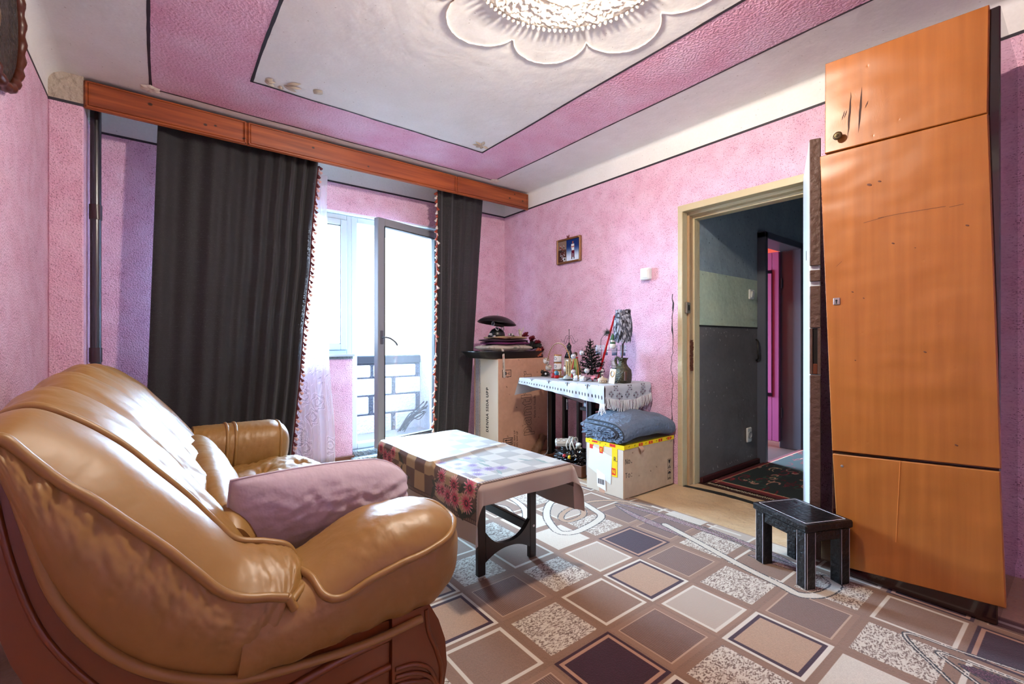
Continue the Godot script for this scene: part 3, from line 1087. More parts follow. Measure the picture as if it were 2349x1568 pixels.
# ---------------------------------------------------------------- hall door, hall
func build_door() -> void:
	var fine: Texture2D = mats["white_plaster"].heightmap_texture
	var cream := mat("cream_paint", Color(0.72, 0.66, 0.52), 0.4, {"tri": 1.2, "bump": fine, "bs": 0.35})
	var tan := mat("worn_tan_paint", Color(0.64, 0.52, 0.38), 0.45, {"tri": 1.2, "bump": fine, "bs": 0.5})
	var d := setting("door_2", "open room door beside the wardrobe, in a worn cream frame", "door")
	# frame: left post in three steps, head, right post
	for k in [[3.035, 3.10, -1.905, -1.866, cream], [3.10, 3.15, -1.905, -1.850, tan], [3.15, 3.225, -1.905, -1.838, cream]]:
		var hh: float = 2.015 if k[0] < 3.05 else (1.995 if k[0] < 3.12 else 1.975)
		obj("frame_post", MB.new().box(Vector3((k[0] + k[1]) / 2, hh / 2, (k[2] + k[3]) / 2), Vector3(k[1] - k[0], hh, k[3] - k[2]), 0.003), k[4], d)
	for k in [[3.035, 3.10, 2.015, 2.062], [3.10, 3.15, 1.995, 2.062], [3.15, 3.225, 1.975, 2.062]]:
		obj("frame_head", MB.new().box(Vector3((k[0] + k[1]) / 2, (k[2] + k[3]) / 2, -1.45), Vector3(k[1] - k[0], k[3] - k[2], 0.91), 0.002), cream, d)
	for k in [[3.035, 3.10, -1.035, -0.99], [3.10, 3.225, -1.07, -0.99]]:
		obj("frame_post", MB.new().box(Vector3((k[0] + k[1]) / 2, 0.985, (k[2] + k[3]) / 2), Vector3(k[1] - k[0], 1.97, k[3] - k[2]), 0.003), cream, d)
	# keeper plate and the splintered place of the old lock
	var plate := obj("strike_plate", MB.new().box(Vector3(3.09, 1.313, -1.857), Vector3(0.055, 0.085, 0.02), 0.006), mat("old_metal", Color(0.52, 0.48, 0.42), 0.4, {"metal": 0.5}), d)
	obj("slot", MB.new().box(Vector3(3.088, 1.313, -1.846), Vector3(0.016, 0.04, 0.004), 0.0), mat("slot_black", Color(0.03, 0.03, 0.03), 0.8), plate)
	var splint := mat("splintered_wood", Color(0.36, 0.17, 0.08), 0.9)
	var sp := MB.new()
	sp.grid(8, 40, func(u: float, v: float) -> Vector3:
		var y := lerpf(1.075, 0.845, v)
		return Vector3(lerpf(3.104, 3.144, u) + 0.006 * (hsh(v * 37.0, 3) - 0.5), y, -1.8485 + 0.008 * hsh(floorf(u * 8) * 3.1, floorf(v * 40) * 1.7)))
	obj("splintered_wood", sp, splint, d)
	# leaf swung into the room, past square
	var h := Vector3(3.035, 0, -1.05)
	var e := Vector3(2.507, 0, -0.836)
	var ax := (e - h).normalized()
	var ny := Vector3.UP
	var nz := ax.cross(ny)
	var bs := Basis(ax, ny, nz)
	var w := h.distance_to(e)
	var blue := mat("door_white_paint", Color(0.80, 0.84, 0.86), 0.35)
	var brown := mat("door_edge_brown", Color(0.33, 0.24, 0.20), 0.55, {"tri": 2.0, "bump": fine, "bs": 0.4})
	var th := 0.046
	var xf := Transform3D(bs, h)
	var sgn := 1.0 if (bs * Vector3(0, 0, 1)).z < 0 else -1.0
	var leaf := obj("door_leaf", MB.new().box(xf * Vector3(w / 2 - 0.004, 1.027, 0), Vector3(w - 0.008, 2.025, th), 0.004, bs), blue, d)
	# free edge with the empty mortise of the lock
	var prof := PackedVector2Array([Vector2(-th / 2, 0.027), Vector2(th / 2, 0.027), Vector2(th / 2, 2.013), Vector2(-th / 2, 2.013)])
	var edge_xf := Transform3D(Basis(nz, ny, -ax), xf * Vector3(w, 0, 0))
	for r in [[0.014, 0.900], [1.128, 1.330], [1.352, 1.407], [1.428, 2.040]]:
		obj("door_edge", MB.new().box(xf * Vector3(w + 0.002, (r[0] + r[1]) / 2, 0), Vector3(0.010, r[1] - r[0], th), 0.003, bs), brown, d)
	for z in [-0.0165, 0.0165]:
		obj("door_edge", MB.new().box(xf * Vector3(w + 0.002, 1.015, z), Vector3(0.010, 0.222, 0.013), 0.002, bs), brown, d)
	obj("lock_mortise", MB.new().box(xf * Vector3(w - 0.002, 1.015, 0), Vector3(0.005, 0.222, 0.026), 0.0, bs), mat("mortise_dark", Color(0.06, 0.035, 0.03), 0.9), d)
	obj("mortise_rim", MB.new().box(xf * Vector3(w + 0.001, 0.93, 0), Vector3(0.006, 0.05, 0.02), 0.004, bs), splint, d)
	obj("paint_chip", MB.new().box(xf * Vector3(w - 0.25, 1.52, sgn * th / 2), Vector3(0.02, 0.05, 0.002), 0.0, bs), mats["mortise_dark"], leaf)

	build_hall(fine)

func build_hall(fine: Texture2D) -> void:
	var z := -1.84
	var up := mat("hall_blue_grey", Color.WHITE, 0.6, {"tex": mottled(512, Color(0.48, 0.54, 0.57), Color(0.56, 0.61, 0.63), 0.01, 71, 500, Color(0.15, 0.16, 0.18)), "tri": 0.6, "bump": fine, "bs": 0.3})
	var mid := mat("hall_green", Color.WHITE, 0.6, {"tex": mottled(512, Color(0.68, 0.74, 0.65), Color(0.76, 0.79, 0.68), 0.008, 72, 120, Color(0.3, 0.3, 0.26)), "tri": 0.6, "bump": fine, "bs": 0.3})
	var low := mat("hall_brown", Color.WHITE, 0.4, {"tex": mottled(512, Color(0.36, 0.34, 0.335), Color(0.42, 0.40, 0.39), 0.01, 73, 70, Color(0.8, 0.78, 0.75), 0.04, 4), "tri": 0.5, "bump": fine, "bs": 0.3})
	var dk := mat("hall_line", Color(0.06, 0.05, 0.05), 0.6)
	var wh := setting("wall_hall", "hall wall in three painted bands, grey over green over brown", "wall")
	for s in [[3.216, 4.19], [5.01, 7.2]]:
		var cx: float = (s[0] + s[1]) / 2
		var lx: float = s[1] - s[0]
		obj("upper_band", MB.new().box(Vector3(cx, 2.11, z - 0.06), Vector3(lx, 1.02, 0.12), 0.0), up, wh)
		obj("middle_band", MB.new().box(Vector3(cx, 1.39, z - 0.06), Vector3(lx, 0.42, 0.12), 0.0), mid, wh)
		obj("lower_band", MB.new().box(Vector3(cx, 0.59, z - 0.06), Vector3(lx, 1.18, 0.12), 0.0), low, wh)
		obj("dividing_line", MB.new().box(Vector3(cx, 1.183, z + 0.001), Vector3(lx, 0.012, 0.004), 0.0), dk, wh)
	obj("upper_band", MB.new().box(Vector3(4.6, 2.33, z - 0.06), Vector3(0.84, 0.58, 0.12), 0.0), up, wh)
	# chips in the brown paint
	var chip := mat("bare_plaster", Color(0.75, 0.73, 0.70), 0.9)
	var r := RandomNumberGenerator.new()
	r.seed = 8
	var ch := MB.new()
	for k in 60:
		var c := Vector3(r.randf_range(3.25, 4.15), 0, z + 0.001)
		c.y = r.randf_range(1.10, 1.165) if k < 22 else (0.06 + 0.02 * r.randf() if k < 44 else r.randf_range(0.15, 0.95))
		var s := r.randf_range(0.004, 0.014)
		ch.tri(c, c + Vector3(s, s * r.randf_range(-1, 1), 0), c + Vector3(s * 0.3, s * r.randf_range(0.6, 1.8), 0))
	stuff(obj("paint_chips", ch, chip, wh))
	var w2 := setting("wall_hall_end", "dark far walls of the hall", "wall")
	obj("end_wall", MB.new().box(Vector3(7.1, 1.3, -0.9), Vector3(0.1, 2.6, 2.2), 0.0), up, w2)
	obj("side_wall", MB.new().box(Vector3(5.2, 1.3, 0.05), Vector3(4.1, 2.6, 0.1), 0.0), low, w2)
	var ch2 := setting("ceiling_hall", "unlit ceiling of the hall", "ceiling")
	obj("slab", MB.new().box(Vector3(5.2, 2.66, -1.0), Vector3(4.2, 0.1, 2.3), 0.0), up, ch2)
	var fh := setting("floor_hall", "dark boarded floor of the hall under the rug", "floor")
	obj("boards", MB.new().box(Vector3(5.15, -0.052, -2.0), Vector3(4.1, 0.1, 4.4), 0.0), mat("hall_floor", Color(0.20, 0.10, 0.08), 0.6), fh)
	obj("skirting", MB.new().box(Vector3(3.7, 0.02, z + 0.012), Vector3(0.95, 0.04, 0.024), 0.004), mat("hall_skirting", Color(0.22, 0.05, 0.05), 0.5), fh)

	# doorway to the room across the hall
	var grey := mat("grey_casing", Color(0.30, 0.32, 0.36), 0.35)
	var d := setting("door_3", "pink glazed door standing open across the dark hall", "door")
	for s in [[4.175, 4.225], [4.955, 5.02]]:
		obj("casing", MB.new().box(Vector3((s[0] + s[1]) / 2, 1.01, z - 0.03), Vector3(s[1] - s[0], 2.03, 0.20), 0.006), grey, d)
	obj("casing", MB.new().box(Vector3(4.6, 2.0, z - 0.03), Vector3(0.85, 0.06, 0.20), 0.006), grey, d)
	var pk := mat("pink_door", Color(0.56, 0.25, 0.40), 0.35)
	var x := 4.93
	for s in [[-2.02, -1.955, 0.06, 1.965], [-2.70, -2.60, 0.06, 1.965], [-2.60, -2.02, 1.75, 1.965], [-2.60, -2.02, 0.06, 0.55]]:
		obj("door_leaf", MB.new().box(Vector3(x, (s[2] + s[3]) / 2, (s[0] + s[1]) / 2), Vector3(0.04, s[3] - s[2], s[1] - s[0]), 0.004), pk, d)
	var bd := MB.new()
	for s in [[-2.06, -2.02, 0.51, 1.79], [-2.64, -2.60, 0.51, 1.79], [-2.6, -2.02, 1.75, 1.79], [-2.6, -2.02, 0.51, 0.55]]:
		bd.box(Vector3(x - 0.02, (s[2] + s[3]) / 2, (s[0] + s[1]) / 2), Vector3(0.02, s[3] - s[2], s[1] - s[0]), 0.004)
	obj("glazing_bead", bd, pk, d)
	obj("pane", MB.new().box(Vector3(x, 1.15, -2.31), Vector3(0.006, 1.2, 0.58), 0.0), mat("brown_glass", Color(0.40, 0.17, 0.10), 0.2), d)
	for y in [0.35, 1.65]:
		obj("hinge", MB.new().tube(PackedVector3Array([Vector3(4.935, y - 0.05, -1.945), Vector3(4.935, y + 0.05, -1.945)]), 0.008, 8), grey, d)
	var wq := setting("wall_far_room", "orange walls of the room across the hall", "wall")
	var or_m := mat("orange_wall", Color(0.72, 0.26, 0.16), 0.8)
	obj("back_plaster", MB.new().box(Vector3(6.0, 1.3, -3.0), Vector3(0.1, 2.6, 2.2), 0.0), or_m, wq)
	obj("left_plaster", MB.new().box(Vector3(3.25, 1.3, -3.1), Vector3(0.05, 2.6, 2.3), 0.0), or_m, wq)
	obj("under_window", MB.new().box(Vector3(4.6, 0.43, -4.15), Vector3(2.8, 0.86, 0.1), 0.0), or_m, wq)
	obj("over_window", MB.new().box(Vector3(4.6, 2.35, -4.15), Vector3(2.8, 0.5, 0.1), 0.0), or_m, wq)
	for s in [[3.2, 3.98], [5.22, 6.0]]:
		obj("window_pier", MB.new().box(Vector3((s[0] + s[1]) / 2, 1.48, -4.15), Vector3(s[1] - s[0], 1.3, 0.1), 0.0), or_m, wq)
	var cq := setting("ceiling_far_room", "orange ceiling of the room across the hall", "ceiling")
	obj("slab", MB.new().box(Vector3(4.6, 2.65, -3.05), Vector3(2.9, 0.1, 2.3), 0.0), or_m, cq)

	# hall rug
	var n := 512
	var im := Image.create_empty(n, n, false, Image.FORMAT_RGB8)
	im.fill(Color(0.07, 0.12, 0.11))
	r.seed = 33
	var pal := [Color(0.35, 0.05, 0.08), Color(0.45, 0.07, 0.10), Color(0.70, 0.58, 0.45), Color(0.10, 0.24, 0.19), Color(0.62, 0.45, 0.38), Color(0.28, 0.04, 0.06)]
	for k in 900:
		var c := Vector2(r.randf() * n, r.randf() * n)
		var col: Color = pal[r.randi() % pal.size()]
		var rad := r.randf_range(4, 15)
		var a0 := r.randf() * TAU
		var thick := r.randi_range(2, 4)
		for s in 26:
			var a := a0 + s * 0.13
			var rr := rad * (1.0 - s / 40.0)
			im.fill_rect(Rect2i(int(c.x + cos(a) * rr), int(c.y + sin(a) * rr), thick, thick), col)
	for k in [[0, 7, pal[5]], [7, 4, pal[1]], [11, 2, pal[2]]]:
		im.fill_rect(Rect2i(0, k[0], n, k[1]), k[2])
		im.fill_rect(Rect2i(k[0], 0, k[1], n), k[2])
		im.fill_rect(Rect2i(0, n - k[0] - k[1], n, k[1]), k[2])
		im.fill_rect(Rect2i(n - k[0] - k[1], 0, k[1], n), k[2])
	var rm := mat("hall_rug", Color.WHITE, 0.95, {"tex": ImageTexture.create_from_image(im)})
	var rug := thing("hall_rug", "dark green and red patterned rug on the hall floor", "rug", Vector3(4.4, 0, -1.0))
	var rb := MB.new()
	rb.grid(30, 20, func(u: float, v: float) -> Vector3:
		return Vector3(lerpf(3.255, 6.6, u) + 0.03 * (1 - u) * (1 - v), 0.009 + 0.003 * sin(u * 15.0) * sin(v * 8.0), lerpf(-1.79, -0.1, v)))
	obj("pile", rb, rm, rug)
	var fr := MB.new()
	for k in 130:
		var zz := lerpf(-1.78, -0.12, k / 129.0)
		fr.box(Vector3(3.25 + 0.004 * hsh(k, 1), 0.006, zz), Vector3(0.026, 0.004, 0.006), 0.0, Basis(Vector3.UP, (hsh(k, 2) - 0.5) * 0.5))
	stuff(obj("fringe", fr, mat("rug_fringe", Color(0.62, 0.55, 0.46), 0.95), rug))
	# switch and socket on the hall wall
	var white := mat("switch_white", Color(0.80, 0.80, 0.77), 0.35)
	var sw := thing("hall_switch", "white light switch on the green band of the hall wall", "light switch", Vector3(4.045, 1.47, z))
	obj("plate", MB.new().box(Vector3(4.045, 1.47, z + 0.008), Vector3(0.08, 0.085, 0.016), 0.005), white, sw)
	obj("rocker", MB.new().box(Vector3(4.045, 1.47, z + 0.02), Vector3(0.045, 0.055, 0.012), 0.004, Basis(Vector3.RIGHT, 0.1)), white, sw)
	var so := thing("hall_socket", "white power socket low on the brown hall wall", "socket", Vector3(4.0, 0.265, z))
	obj("plate", MB.new().box(Vector3(4.0, 0.265, z + 0.008), Vector3(0.085, 0.125, 0.016), 0.012), white, so)
	obj("well", MB.new().lathe(PackedVector2Array([Vector2(0.032, 0.0), Vector2(0.032, 0.006), Vector2(0.024, 0.006), Vector2(0.022, -0.004), Vector2(0.001, -0.004)]), 20, Transform3D(Basis(Vector3.RIGHT, Vector3.BACK, Vector3.DOWN), Vector3(4.0, 0.265, z + 0.016))), mat("socket_grey", Color(0.62, 0.62, 0.60), 0.4), so)
	var hk := thing("door_pull", "dark bent metal pull on the hall wall by the pink door", "hook", Vector3(4.15, 0.98, z))
	obj("bent_rod", MB.new().tube(spline([Vector3(4.15, 1.08, z + 0.004), Vector3(4.12, 1.06, z + 0.03), Vector3(4.10, 0.98, z + 0.04), Vector3(4.13, 0.92, z + 0.03), Vector3(4.15, 0.90, z + 0.004)], 24), 0.008, 7), mat("dull_iron", Color(0.18, 0.17, 0.16), 0.5, {"metal": 0.5}), hk)

# ---------------------------------------------------------------- wardrobe
func build_wardrobe() -> void:
	var tex := wood_tex(512, 512, Color(0.555, 0.32, 0.11), Color(0.61, 0.36, 0.14), 6.0, 17, 0, false)
	# dents and waves of the old veneer
	var n := FastNoiseLite.new()
	n.frequency = 0.010
	n.fractal_octaves = 2
	n.seed = 21
	var im := Image.create_empty(512, 1024, false, Image.FORMAT_L8)
	for y in 1024:
		for x in 512:
			var v := 0.5 + 0.16 * n.get_noise_2d(x * 0.35, y * 1.3) + 0.10 * n.get_noise_2d(x * 0.2 + 400, y * 0.45)
			im.set_pixel(x, y, Color(v, v, v))
	var r := RandomNumberGenerator.new()
	r.seed = 2
	for k in 14:
		var c := Vector2(r.randf_range(20, 490), r.randf_range(20, 1000))
		for y in range(-9, 10):
			for x in range(-9, 10):
				var q := Vector2i(int(c.x) + x, int(c.y) + y)
				if q.x < 0 or q.y < 0 or q.x > 511 or q.y > 1023:
					continue
				var f := maxf(0, 1.0 - Vector2(x, y * 1.4).length() / 6.0)
				var p := im.get_pixelv(q).r - 0.035 * f * f
				im.set_pixelv(q, Color(p, p, p))
	var ven := mat("orange_veneer", Color.WHITE, 0.36, {"tex": tex, "bump": ImageTexture.create_from_image(im), "bs": 1.8, "clear": 0.15, "clear_rough": 0.25, "spec": 0.45})
	var mah := mat("dark_mahogany", Color.WHITE, 0.12, {"tex": wood_tex(256, 256, Color(0.11, 0.028, 0.024), Color(0.17, 0.05, 0.04), 0.1, 41, 0, true), "spec": 0.55, "clear": 0.6, "clear_rough": 0.04})
	var w := thing("wardrobe", "tall narrow wardrobe with warped orange veneer doors and dark sides", "wardrobe", Vector3(2.73, 0, -0.48))
	obj("body", MB.new().box(Vector3(2.745, 1.195, -0.482), Vector3(0.60, 2.21, 0.53), 0.004), mah, w)
	obj("plinth", MB.new().box(Vector3(2.742, 0.0575, -0.482), Vector3(0.585, 0.093, 0.515), 0.004), mah, w)
	var door := func(poly: PackedVector2Array, t: float) -> MB:
		# corners as (z, y) in the plane of the front
		var b := MB.new()
		b.prism(poly, 0.0, t, Transform3D(Basis(Vector3(0, 0, 1), Vector3(0, 1, 0), Vector3(-1, 0, 0)), Vector3(2.443, 0, 0)), 0.003)
		for k in b.v.size():
			b.uv[k] = Vector2((b.v[k].z + 0.79) / 0.6, (2.35 - b.v[k].y) / 2.35 * 1.0)
		return b
	var dm := mat("veneer_scratch", Color(0.20, 0.09, 0.04), 0.8)
	var d1 := obj("door", door.call(PackedVector2Array([Vector2(-0.767, 1.924), Vector2(-0.247, 1.906), Vector2(-0.243, 2.302), Vector2(-0.765, 2.334)]), 0.028), ven, w)
	var xf := Transform3D(Basis(Vector3(0, 0, 1), Vector3(-1, 0, 0), Vector3(0, -1, 0)), Vector3(2.415, 1.979, -0.71))
	obj("knob", MB.new().lathe(PackedVector2Array([Vector2(0.001, 0.030), Vector2(0.006, 0.029), Vector2(0.008, 0.026), Vector2(0.014, 0.027), Vector2(0.0185, 0.022), Vector2(0.016, 0.016), Vector2(0.007, 0.012), Vector2(0.007, 0.0)]), 20, xf), mat("aged_brass", Color(0.34, 0.29, 0.20), 0.35, {"metal": 0.8}), d1)
	# long cracks in the veneer of the upper door
	var cracks := MB.new()
	for q in [[-0.667, 2.165, 1.96, 0.004], [-0.628, 2.17, 1.97, 0.004], [-0.690, 2.09, 2.05, 0.002], [-0.681, 2.09, 2.055, 0.002], [-0.605, 2.10, 2.07, 0.002]]:
		var n_s := 9
		for k in n_s:
			var y0: float = lerpf(q[1], q[2], k / float(n_s))
			var y1: float = lerpf(q[1], q[2], (k + 1) / float(n_s))
			var w0: float = q[3] * sin(PI * (k + 0.01) / n_s)
			var w1: float = q[3] * sin(PI * (k + 1) / float(n_s))
			var z0: float = q[0] - 0.012 * k / n_s + 0.002 * hsh(k, q[0])
			var z1: float = q[0] - 0.012 * (k + 1) / n_s + 0.002 * hsh(k + 1, q[0])
			cracks.quad(Vector3(2.4145, y0, z0 - w0), Vector3(2.4145, y0, z0 + w0), Vector3(2.4145, y1, z1 + w1), Vector3(2.4145, y1, z1 - w1))
	obj("veneer_crack", cracks, dm, d1)
	var d2 := obj("door", door.call(PackedVector2Array([Vector2(-0.737, 0.568), Vector2(-0.213, 0.600), Vector2(-0.246, 1.902), Vector2(-0.786, 1.916)]), 0.030), ven, w)
	obj("keyhole_plate", MB.new().box(Vector3(2.411, 1.243, -0.719), Vector3(0.006, 0.032, 0.026), 0.003), mat("steel_plate", Color(0.62, 0.60, 0.58), 0.3, {"metal": 0.8}), d2)
	var kh := MB.new()
	kh.box(Vector3(2.4075, 1.238, -0.719), Vector3(0.001, 0.012, 0.004), 0.0)
	kh.ball(Vector3(2.408, 1.246, -0.719), Vector3(0.001, 0.0045, 0.0045), 8, 6)
	var old := MB.new()
	for q in [[-0.62, -0.55, 1.575, 1.585], [-0.57, -0.50, 1.585, 1.588], [-0.50, -0.36, 1.588, 1.586], [-0.35, -0.31, 1.58, 1.583], [-0.72, -0.70, 1.40, 1.42]]:
		old.quad(Vector3(2.4126, q[2] + 0.0012, q[0]), Vector3(2.4126, q[3] + 0.0012, q[1]), Vector3(2.4126, q[3] - 0.0006, q[1]), Vector3(2.4126, q[2] - 0.0006, q[0]))
	for q in [[-0.60, 1.735, 0.010], [-0.565, 1.74, 0.007], [-0.66, 1.28, 0.005], [-0.30, 1.50, 0.006], [-0.52, 1.47, 0.006], [-0.33, 0.665, 0.006], [-0.45, 1.44, 0.003], [-0.62, 1.25, 0.004], [-0.42, 1.02, 0.006], [-0.65, 0.98, 0.004]]:
		old.ball(Vector3(2.4128, q[1], q[0]), Vector3(0.0006, q[2] * 0.5, q[2]), 8, 5, Basis(Vector3.RIGHT, 0.5))
	stuff(obj("old_marks", old, mat("old_mark", Color(0.33, 0.155, 0.05), 0.7), d2))
	obj("keyhole", kh, mats["slot_black"], d2)
	var d3 := obj("door", door.call(PackedVector2Array([Vector2(-0.712, 0.055), Vector2(-0.201, 0.098), Vector2(-0.216, 0.588), Vector2(-0.737, 0.553)]), 0.026), ven, w)
	obj("screw", MB.new().ball(Vector3(2.4165, 0.505, -0.700), Vector3(0.002, 0.006, 0.006), 10, 6), mats["steel_plate"], d3)
	var seam := MB.new()
	seam.box(Vector3(2.4165, 0.40, -0.505), Vector3(0.001, 0.34, 0.0016), 0.0, Basis(Vector3.RIGHT, 0.04))
	obj("veneer_joint", seam, mat("veneer_joint", Color(0.80, 0.50, 0.22), 0.5), d3)

# ---------------------------------------------------------------- stool
func build_stool() -> void:
	var lea := mat("black_leatherette", Color(0.022, 0.024, 0.032), 0.34, {"spec": 0.5, "tri": 5.0, "world": false, "bump": noise_tex(0.03, 256, FastNoiseLite.TYPE_SIMPLEX_SMOOTH, 4, 3), "bs": 0.25})
	var sti := mat("white_stitching", Color(0.75, 0.74, 0.74), 0.8)
	var t := thing("stool", "small black leatherette stool with white stitching in front of the wardrobe", "stool", Vector3(2.325, 0.0095, -0.835), -0.42)
	var hx := 0.117
	var hz := 0.142
	var lw := 0.052
	var legs := [[-1, -1], [1, -1], [1, 1], [-1, 1]]
	for l in legs:
		var c := Vector3(l[0] * (hx - lw / 2), 0.123, l[1] * (hz - lw / 2))
		var leg := obj("leg", MB.new().box(c, Vector3(lw, 0.246, lw), 0.004), lea, t, true)
		var b := MB.new()
		# a stitched line along both edges of each outer face
		for f in 2:
			for sd in [-1.0, 1.0]:
				var o := Vector3.ZERO
				var ax := 0 if f == 0 else 2
				var other := 2 - ax
				o[ax] = l[0 if ax == 0 else 1] * (lw / 2 + 0.0003)
				o[other] = sd * (lw / 2 - 0.005)
				var s := Vector3(0.0016, 0.236, 0.0016)
				b.box(c + o, s, 0.0)
		obj("stitching", b, sti, leg, true)
	# aprons
	for k in 4:
		var a: Array = legs[k]
		var c: Array = legs[(k + 1) % 4]
		var m := Vector3((a[0] + c[0]) / 2.0 * (hx - 0.014), 0.222, (a[1] + c[1]) / 2.0 * (hz - 0.014))
		var sx := 2 * hx - 2 * lw if a[0] != c[0] else 0.022
		var sz := 2 * hz - 2 * lw if a[1] != c[1] else 0.022
		obj("apron", MB.new().box(m, Vector3(sx, 0.044, sz), 0.003), lea, t, true)
	var top := obj("seat", MB.new().box(Vector3(0, 0.262, 0), Vector3(2 * hx + 0.018, 0.033, 2 * hz + 0.018), 0.006), lea, t, true)
	var b := MB.new()
	for k in 2:
		var ix := hx - 0.012
		var iz := hz - 0.012
		for sd in [-1.0, 1.0]:
			var n := 46
			for i in n:
				var u := (i + 0.5) / n * 2.0 - 1.0
				var p := Vector3(sd * ix, 0.279, u * iz) if k == 0 else Vector3(u * ix, 0.279, sd * iz)
				b.box(p, Vector3(0.002, 0.0016, 0.0045) if k == 0 else Vector3(0.004, 0.0016, 0.002), 0.0)
	stuff(obj("stitching", b, sti, top, true))

# ---------------------------------------------------------------- carpet
func build_carpet() -> void:
	var x0 := 0.05
	var z0 := -3.05
	var wx := 2.515
	var wz := 3.55
	var w := 1150
	var h := 1620
	var band := Color(0.52, 0.39, 0.30)
	var pale := Color(0.80, 0.75, 0.68)
	var plum := Color(0.19, 0.02, 0.095)
	var d := PackedByteArray()
	d.resize(w * h * 3)
	var pile := PackedByteArray()
	pile.resize(w * h)
	# styles: P plum, B beige in a plum line, W white mesh, R brown rib, S shaggy, T plain tan in a white line, L plain white
	var rows := {-7: "SWRLTSBR", -6: "TBSRWTLS", -5: "RSLWTSRB", -4: "BRTSLWTR", -3: "WBSTLSRT", -2: "LBRSWPRL", -1: "STSTBRSW", 0: "BRPRWSTL", 1: "WTBSBRST", 2: "RPWTLSTP", 3: "SLRBWTPR", 4: "TWSPRBLS"}
	var cp := 0.279
	var cq := 0.2735
	for y in h:
		var z := z0 + (y + 0.5) / h * wz
		var kz := (z + 1.098) / cq
		var k := int(floorf(kz))
		var fz := (kz - k) * cq
		var dz := minf(fz, cq - fz)
		var row: String = rows.get(clampi(k, -7, 4), "SWRLTSBR")
		for x in w:
			var xx := x0 + (x + 0.5) / w * wx
			var kx := (xx - 1.575) / cp
			var i := int(floorf(kx))
			var fx := (kx - i) * cp
			var dm := minf(dz, minf(fx, cp - fx))
			var hs := hsh(x, y)
			var c := band
			var st := row[clampi(i + 4, 0, 7)]
			if dm < 0.006:
				c = band * (0.92 + 0.12 * hs)
			else:
				match st:
					"P":
						if dm < 0.018:
							c = plum
						elif dm < 0.031:
							c = Color(0.66, 0.50, 0.40)
						else:
							c = plum * (0.85 + 0.5 * hs * hs)
					"B":
						if dm < 0.020:
							c = pale
						elif dm < 0.034:
							c = plum
						else:
							c = Color(0.66, 0.53, 0.42) * (0.93 + 0.14 * hs)
					"W":
						if dm < 0.022:
							c = band * 1.05
						elif dm < 0.034:
							c = pale
						else:
							c = pale.lerp(Color(0.55, 0.45, 0.38), 0.5 + 0.5 * sin(fx * 900.0) * sin(fz * 900.0))
					"R":
						if dm < 0.026:
							c = band * 1.05
						elif dm < 0.031:
							c = Color(0.70, 0.58, 0.48)
						else:
							c = Color(0.47, 0.34, 0.275) * (0.9 + 0.16 * sin(fx * 800.0) + 0.10 * hs)
					"S":
						if dm < 0.026:
							c = band
						else:
							var g := hsh(floorf(x / 3.0 + hsh(y, 3) * 2.0), floorf(y / 2.0))
							c = pale.lerp(Color(0.42, 0.33, 0.28), smoothstep(0.45, 0.9, g))
					"T":
						if dm < 0.016:
							c = band
						elif dm < 0.030:
							c = pale
						else:
							c = Color(0.51, 0.385, 0.30) * (0.94 + 0.12 * hs)
					_:
						if dm < 0.024:
							c = band
						else:
							c = pale * (0.93 + 0.09 * hs)
			var rel := hs * 0.5
			if st == "R" and dm > 0.031:
				rel += 0.5 * sin(fx * 800.0)
			elif st == "W" and dm > 0.034:
				rel += 0.4 * sin(fx * 900.0) * sin(fz * 900.0)
			pile[y * w + x] = int(clampf(0.4 + rel * 0.5, 0, 1) * 255)
			var o := (y * w + x) * 3
			d[o] = int(clampf(c.r, 0, 1) * 255)
			d[o + 1] = int(clampf(c.g, 0, 1) * 255)
			d[o + 2] = int(clampf(c.b, 0, 1) * 255)
	var im := Image.create_from_data(w, h, false, Image.FORMAT_RGB8, d)
	var px := w / wx
	# woven loops along the edges
	var band_stroke := func(pts: Array, wd: float, fill: Color, mix: Color, closed := false) -> void:
		var p3 := []
		for q in pts:
			p3.append(Vector3(q.x, 0, q.y))
		var sp := spline(p3, pts.size() * 70, closed)
		for pass_ in 2:
			for k in sp.size():
				var c := Vector2((sp[k].x - x0) * px, (sp[k].z - z0) / wz * h)
				var taper := 1.0
				if wd < 0:
					taper = sin(PI * clampf(float(k) / sp.size(), 0.02, 0.98))
				var r := absf(wd) * 0.5 * px * taper
				if pass_ == 0:
					r += 2.7
				var rc := int(ceilf(r))
				for yy in range(-rc, rc + 1):
					for xx in range(-rc, rc + 1):
						if xx * xx + yy * yy > r * r:
							continue
						var q := Vector2i(int(c.x) + xx, int(c.y) + yy)
						if q.x < 0 or q.y < 0 or q.x >= w or q.y >= h:
							continue
						if pass_ == 0:
							if hsh(floorf(q.x / 2.0), floorf(q.y / 2.0)) > 0.2:
								im.set_pixelv(q, Color(0.13, 0.125, 0.135))
						else:
							im.set_pixelv(q, fill.lerp(mix, 1.0 if hsh(q.x, q.y) > 0.6 else 0.0))
	var tan := Color(0.66, 0.52, 0.40)
	var mauve := Color(0.43, 0.235, 0.30)
	band_stroke.call([Vector2(2.492, -1.731), Vector2(2.412, -1.944), Vector2(2.240, -2.057), Vector2(2.017, -2.035), Vector2(1.901, -1.966), Vector2(1.906, -1.904), Vector2(2.025, -1.912), Vector2(2.099, -1.971), Vector2(2.109, -2.029)], 0.030, tan, tan * 0.93)
	band_stroke.call([Vector2(2.175, -2.235), Vector2(2.024, -2.194), Vector2(1.856, -2.043), Vector2(1.765, -1.880), Vector2(1.763, -1.801), Vector2(1.862, -1.775), Vector2(2.099, -1.829), Vector2(2.169, -1.954), Vector2(2.229, -2.249), Vector2(2.205, -2.470)], 0.040, pale, pale * 0.95)
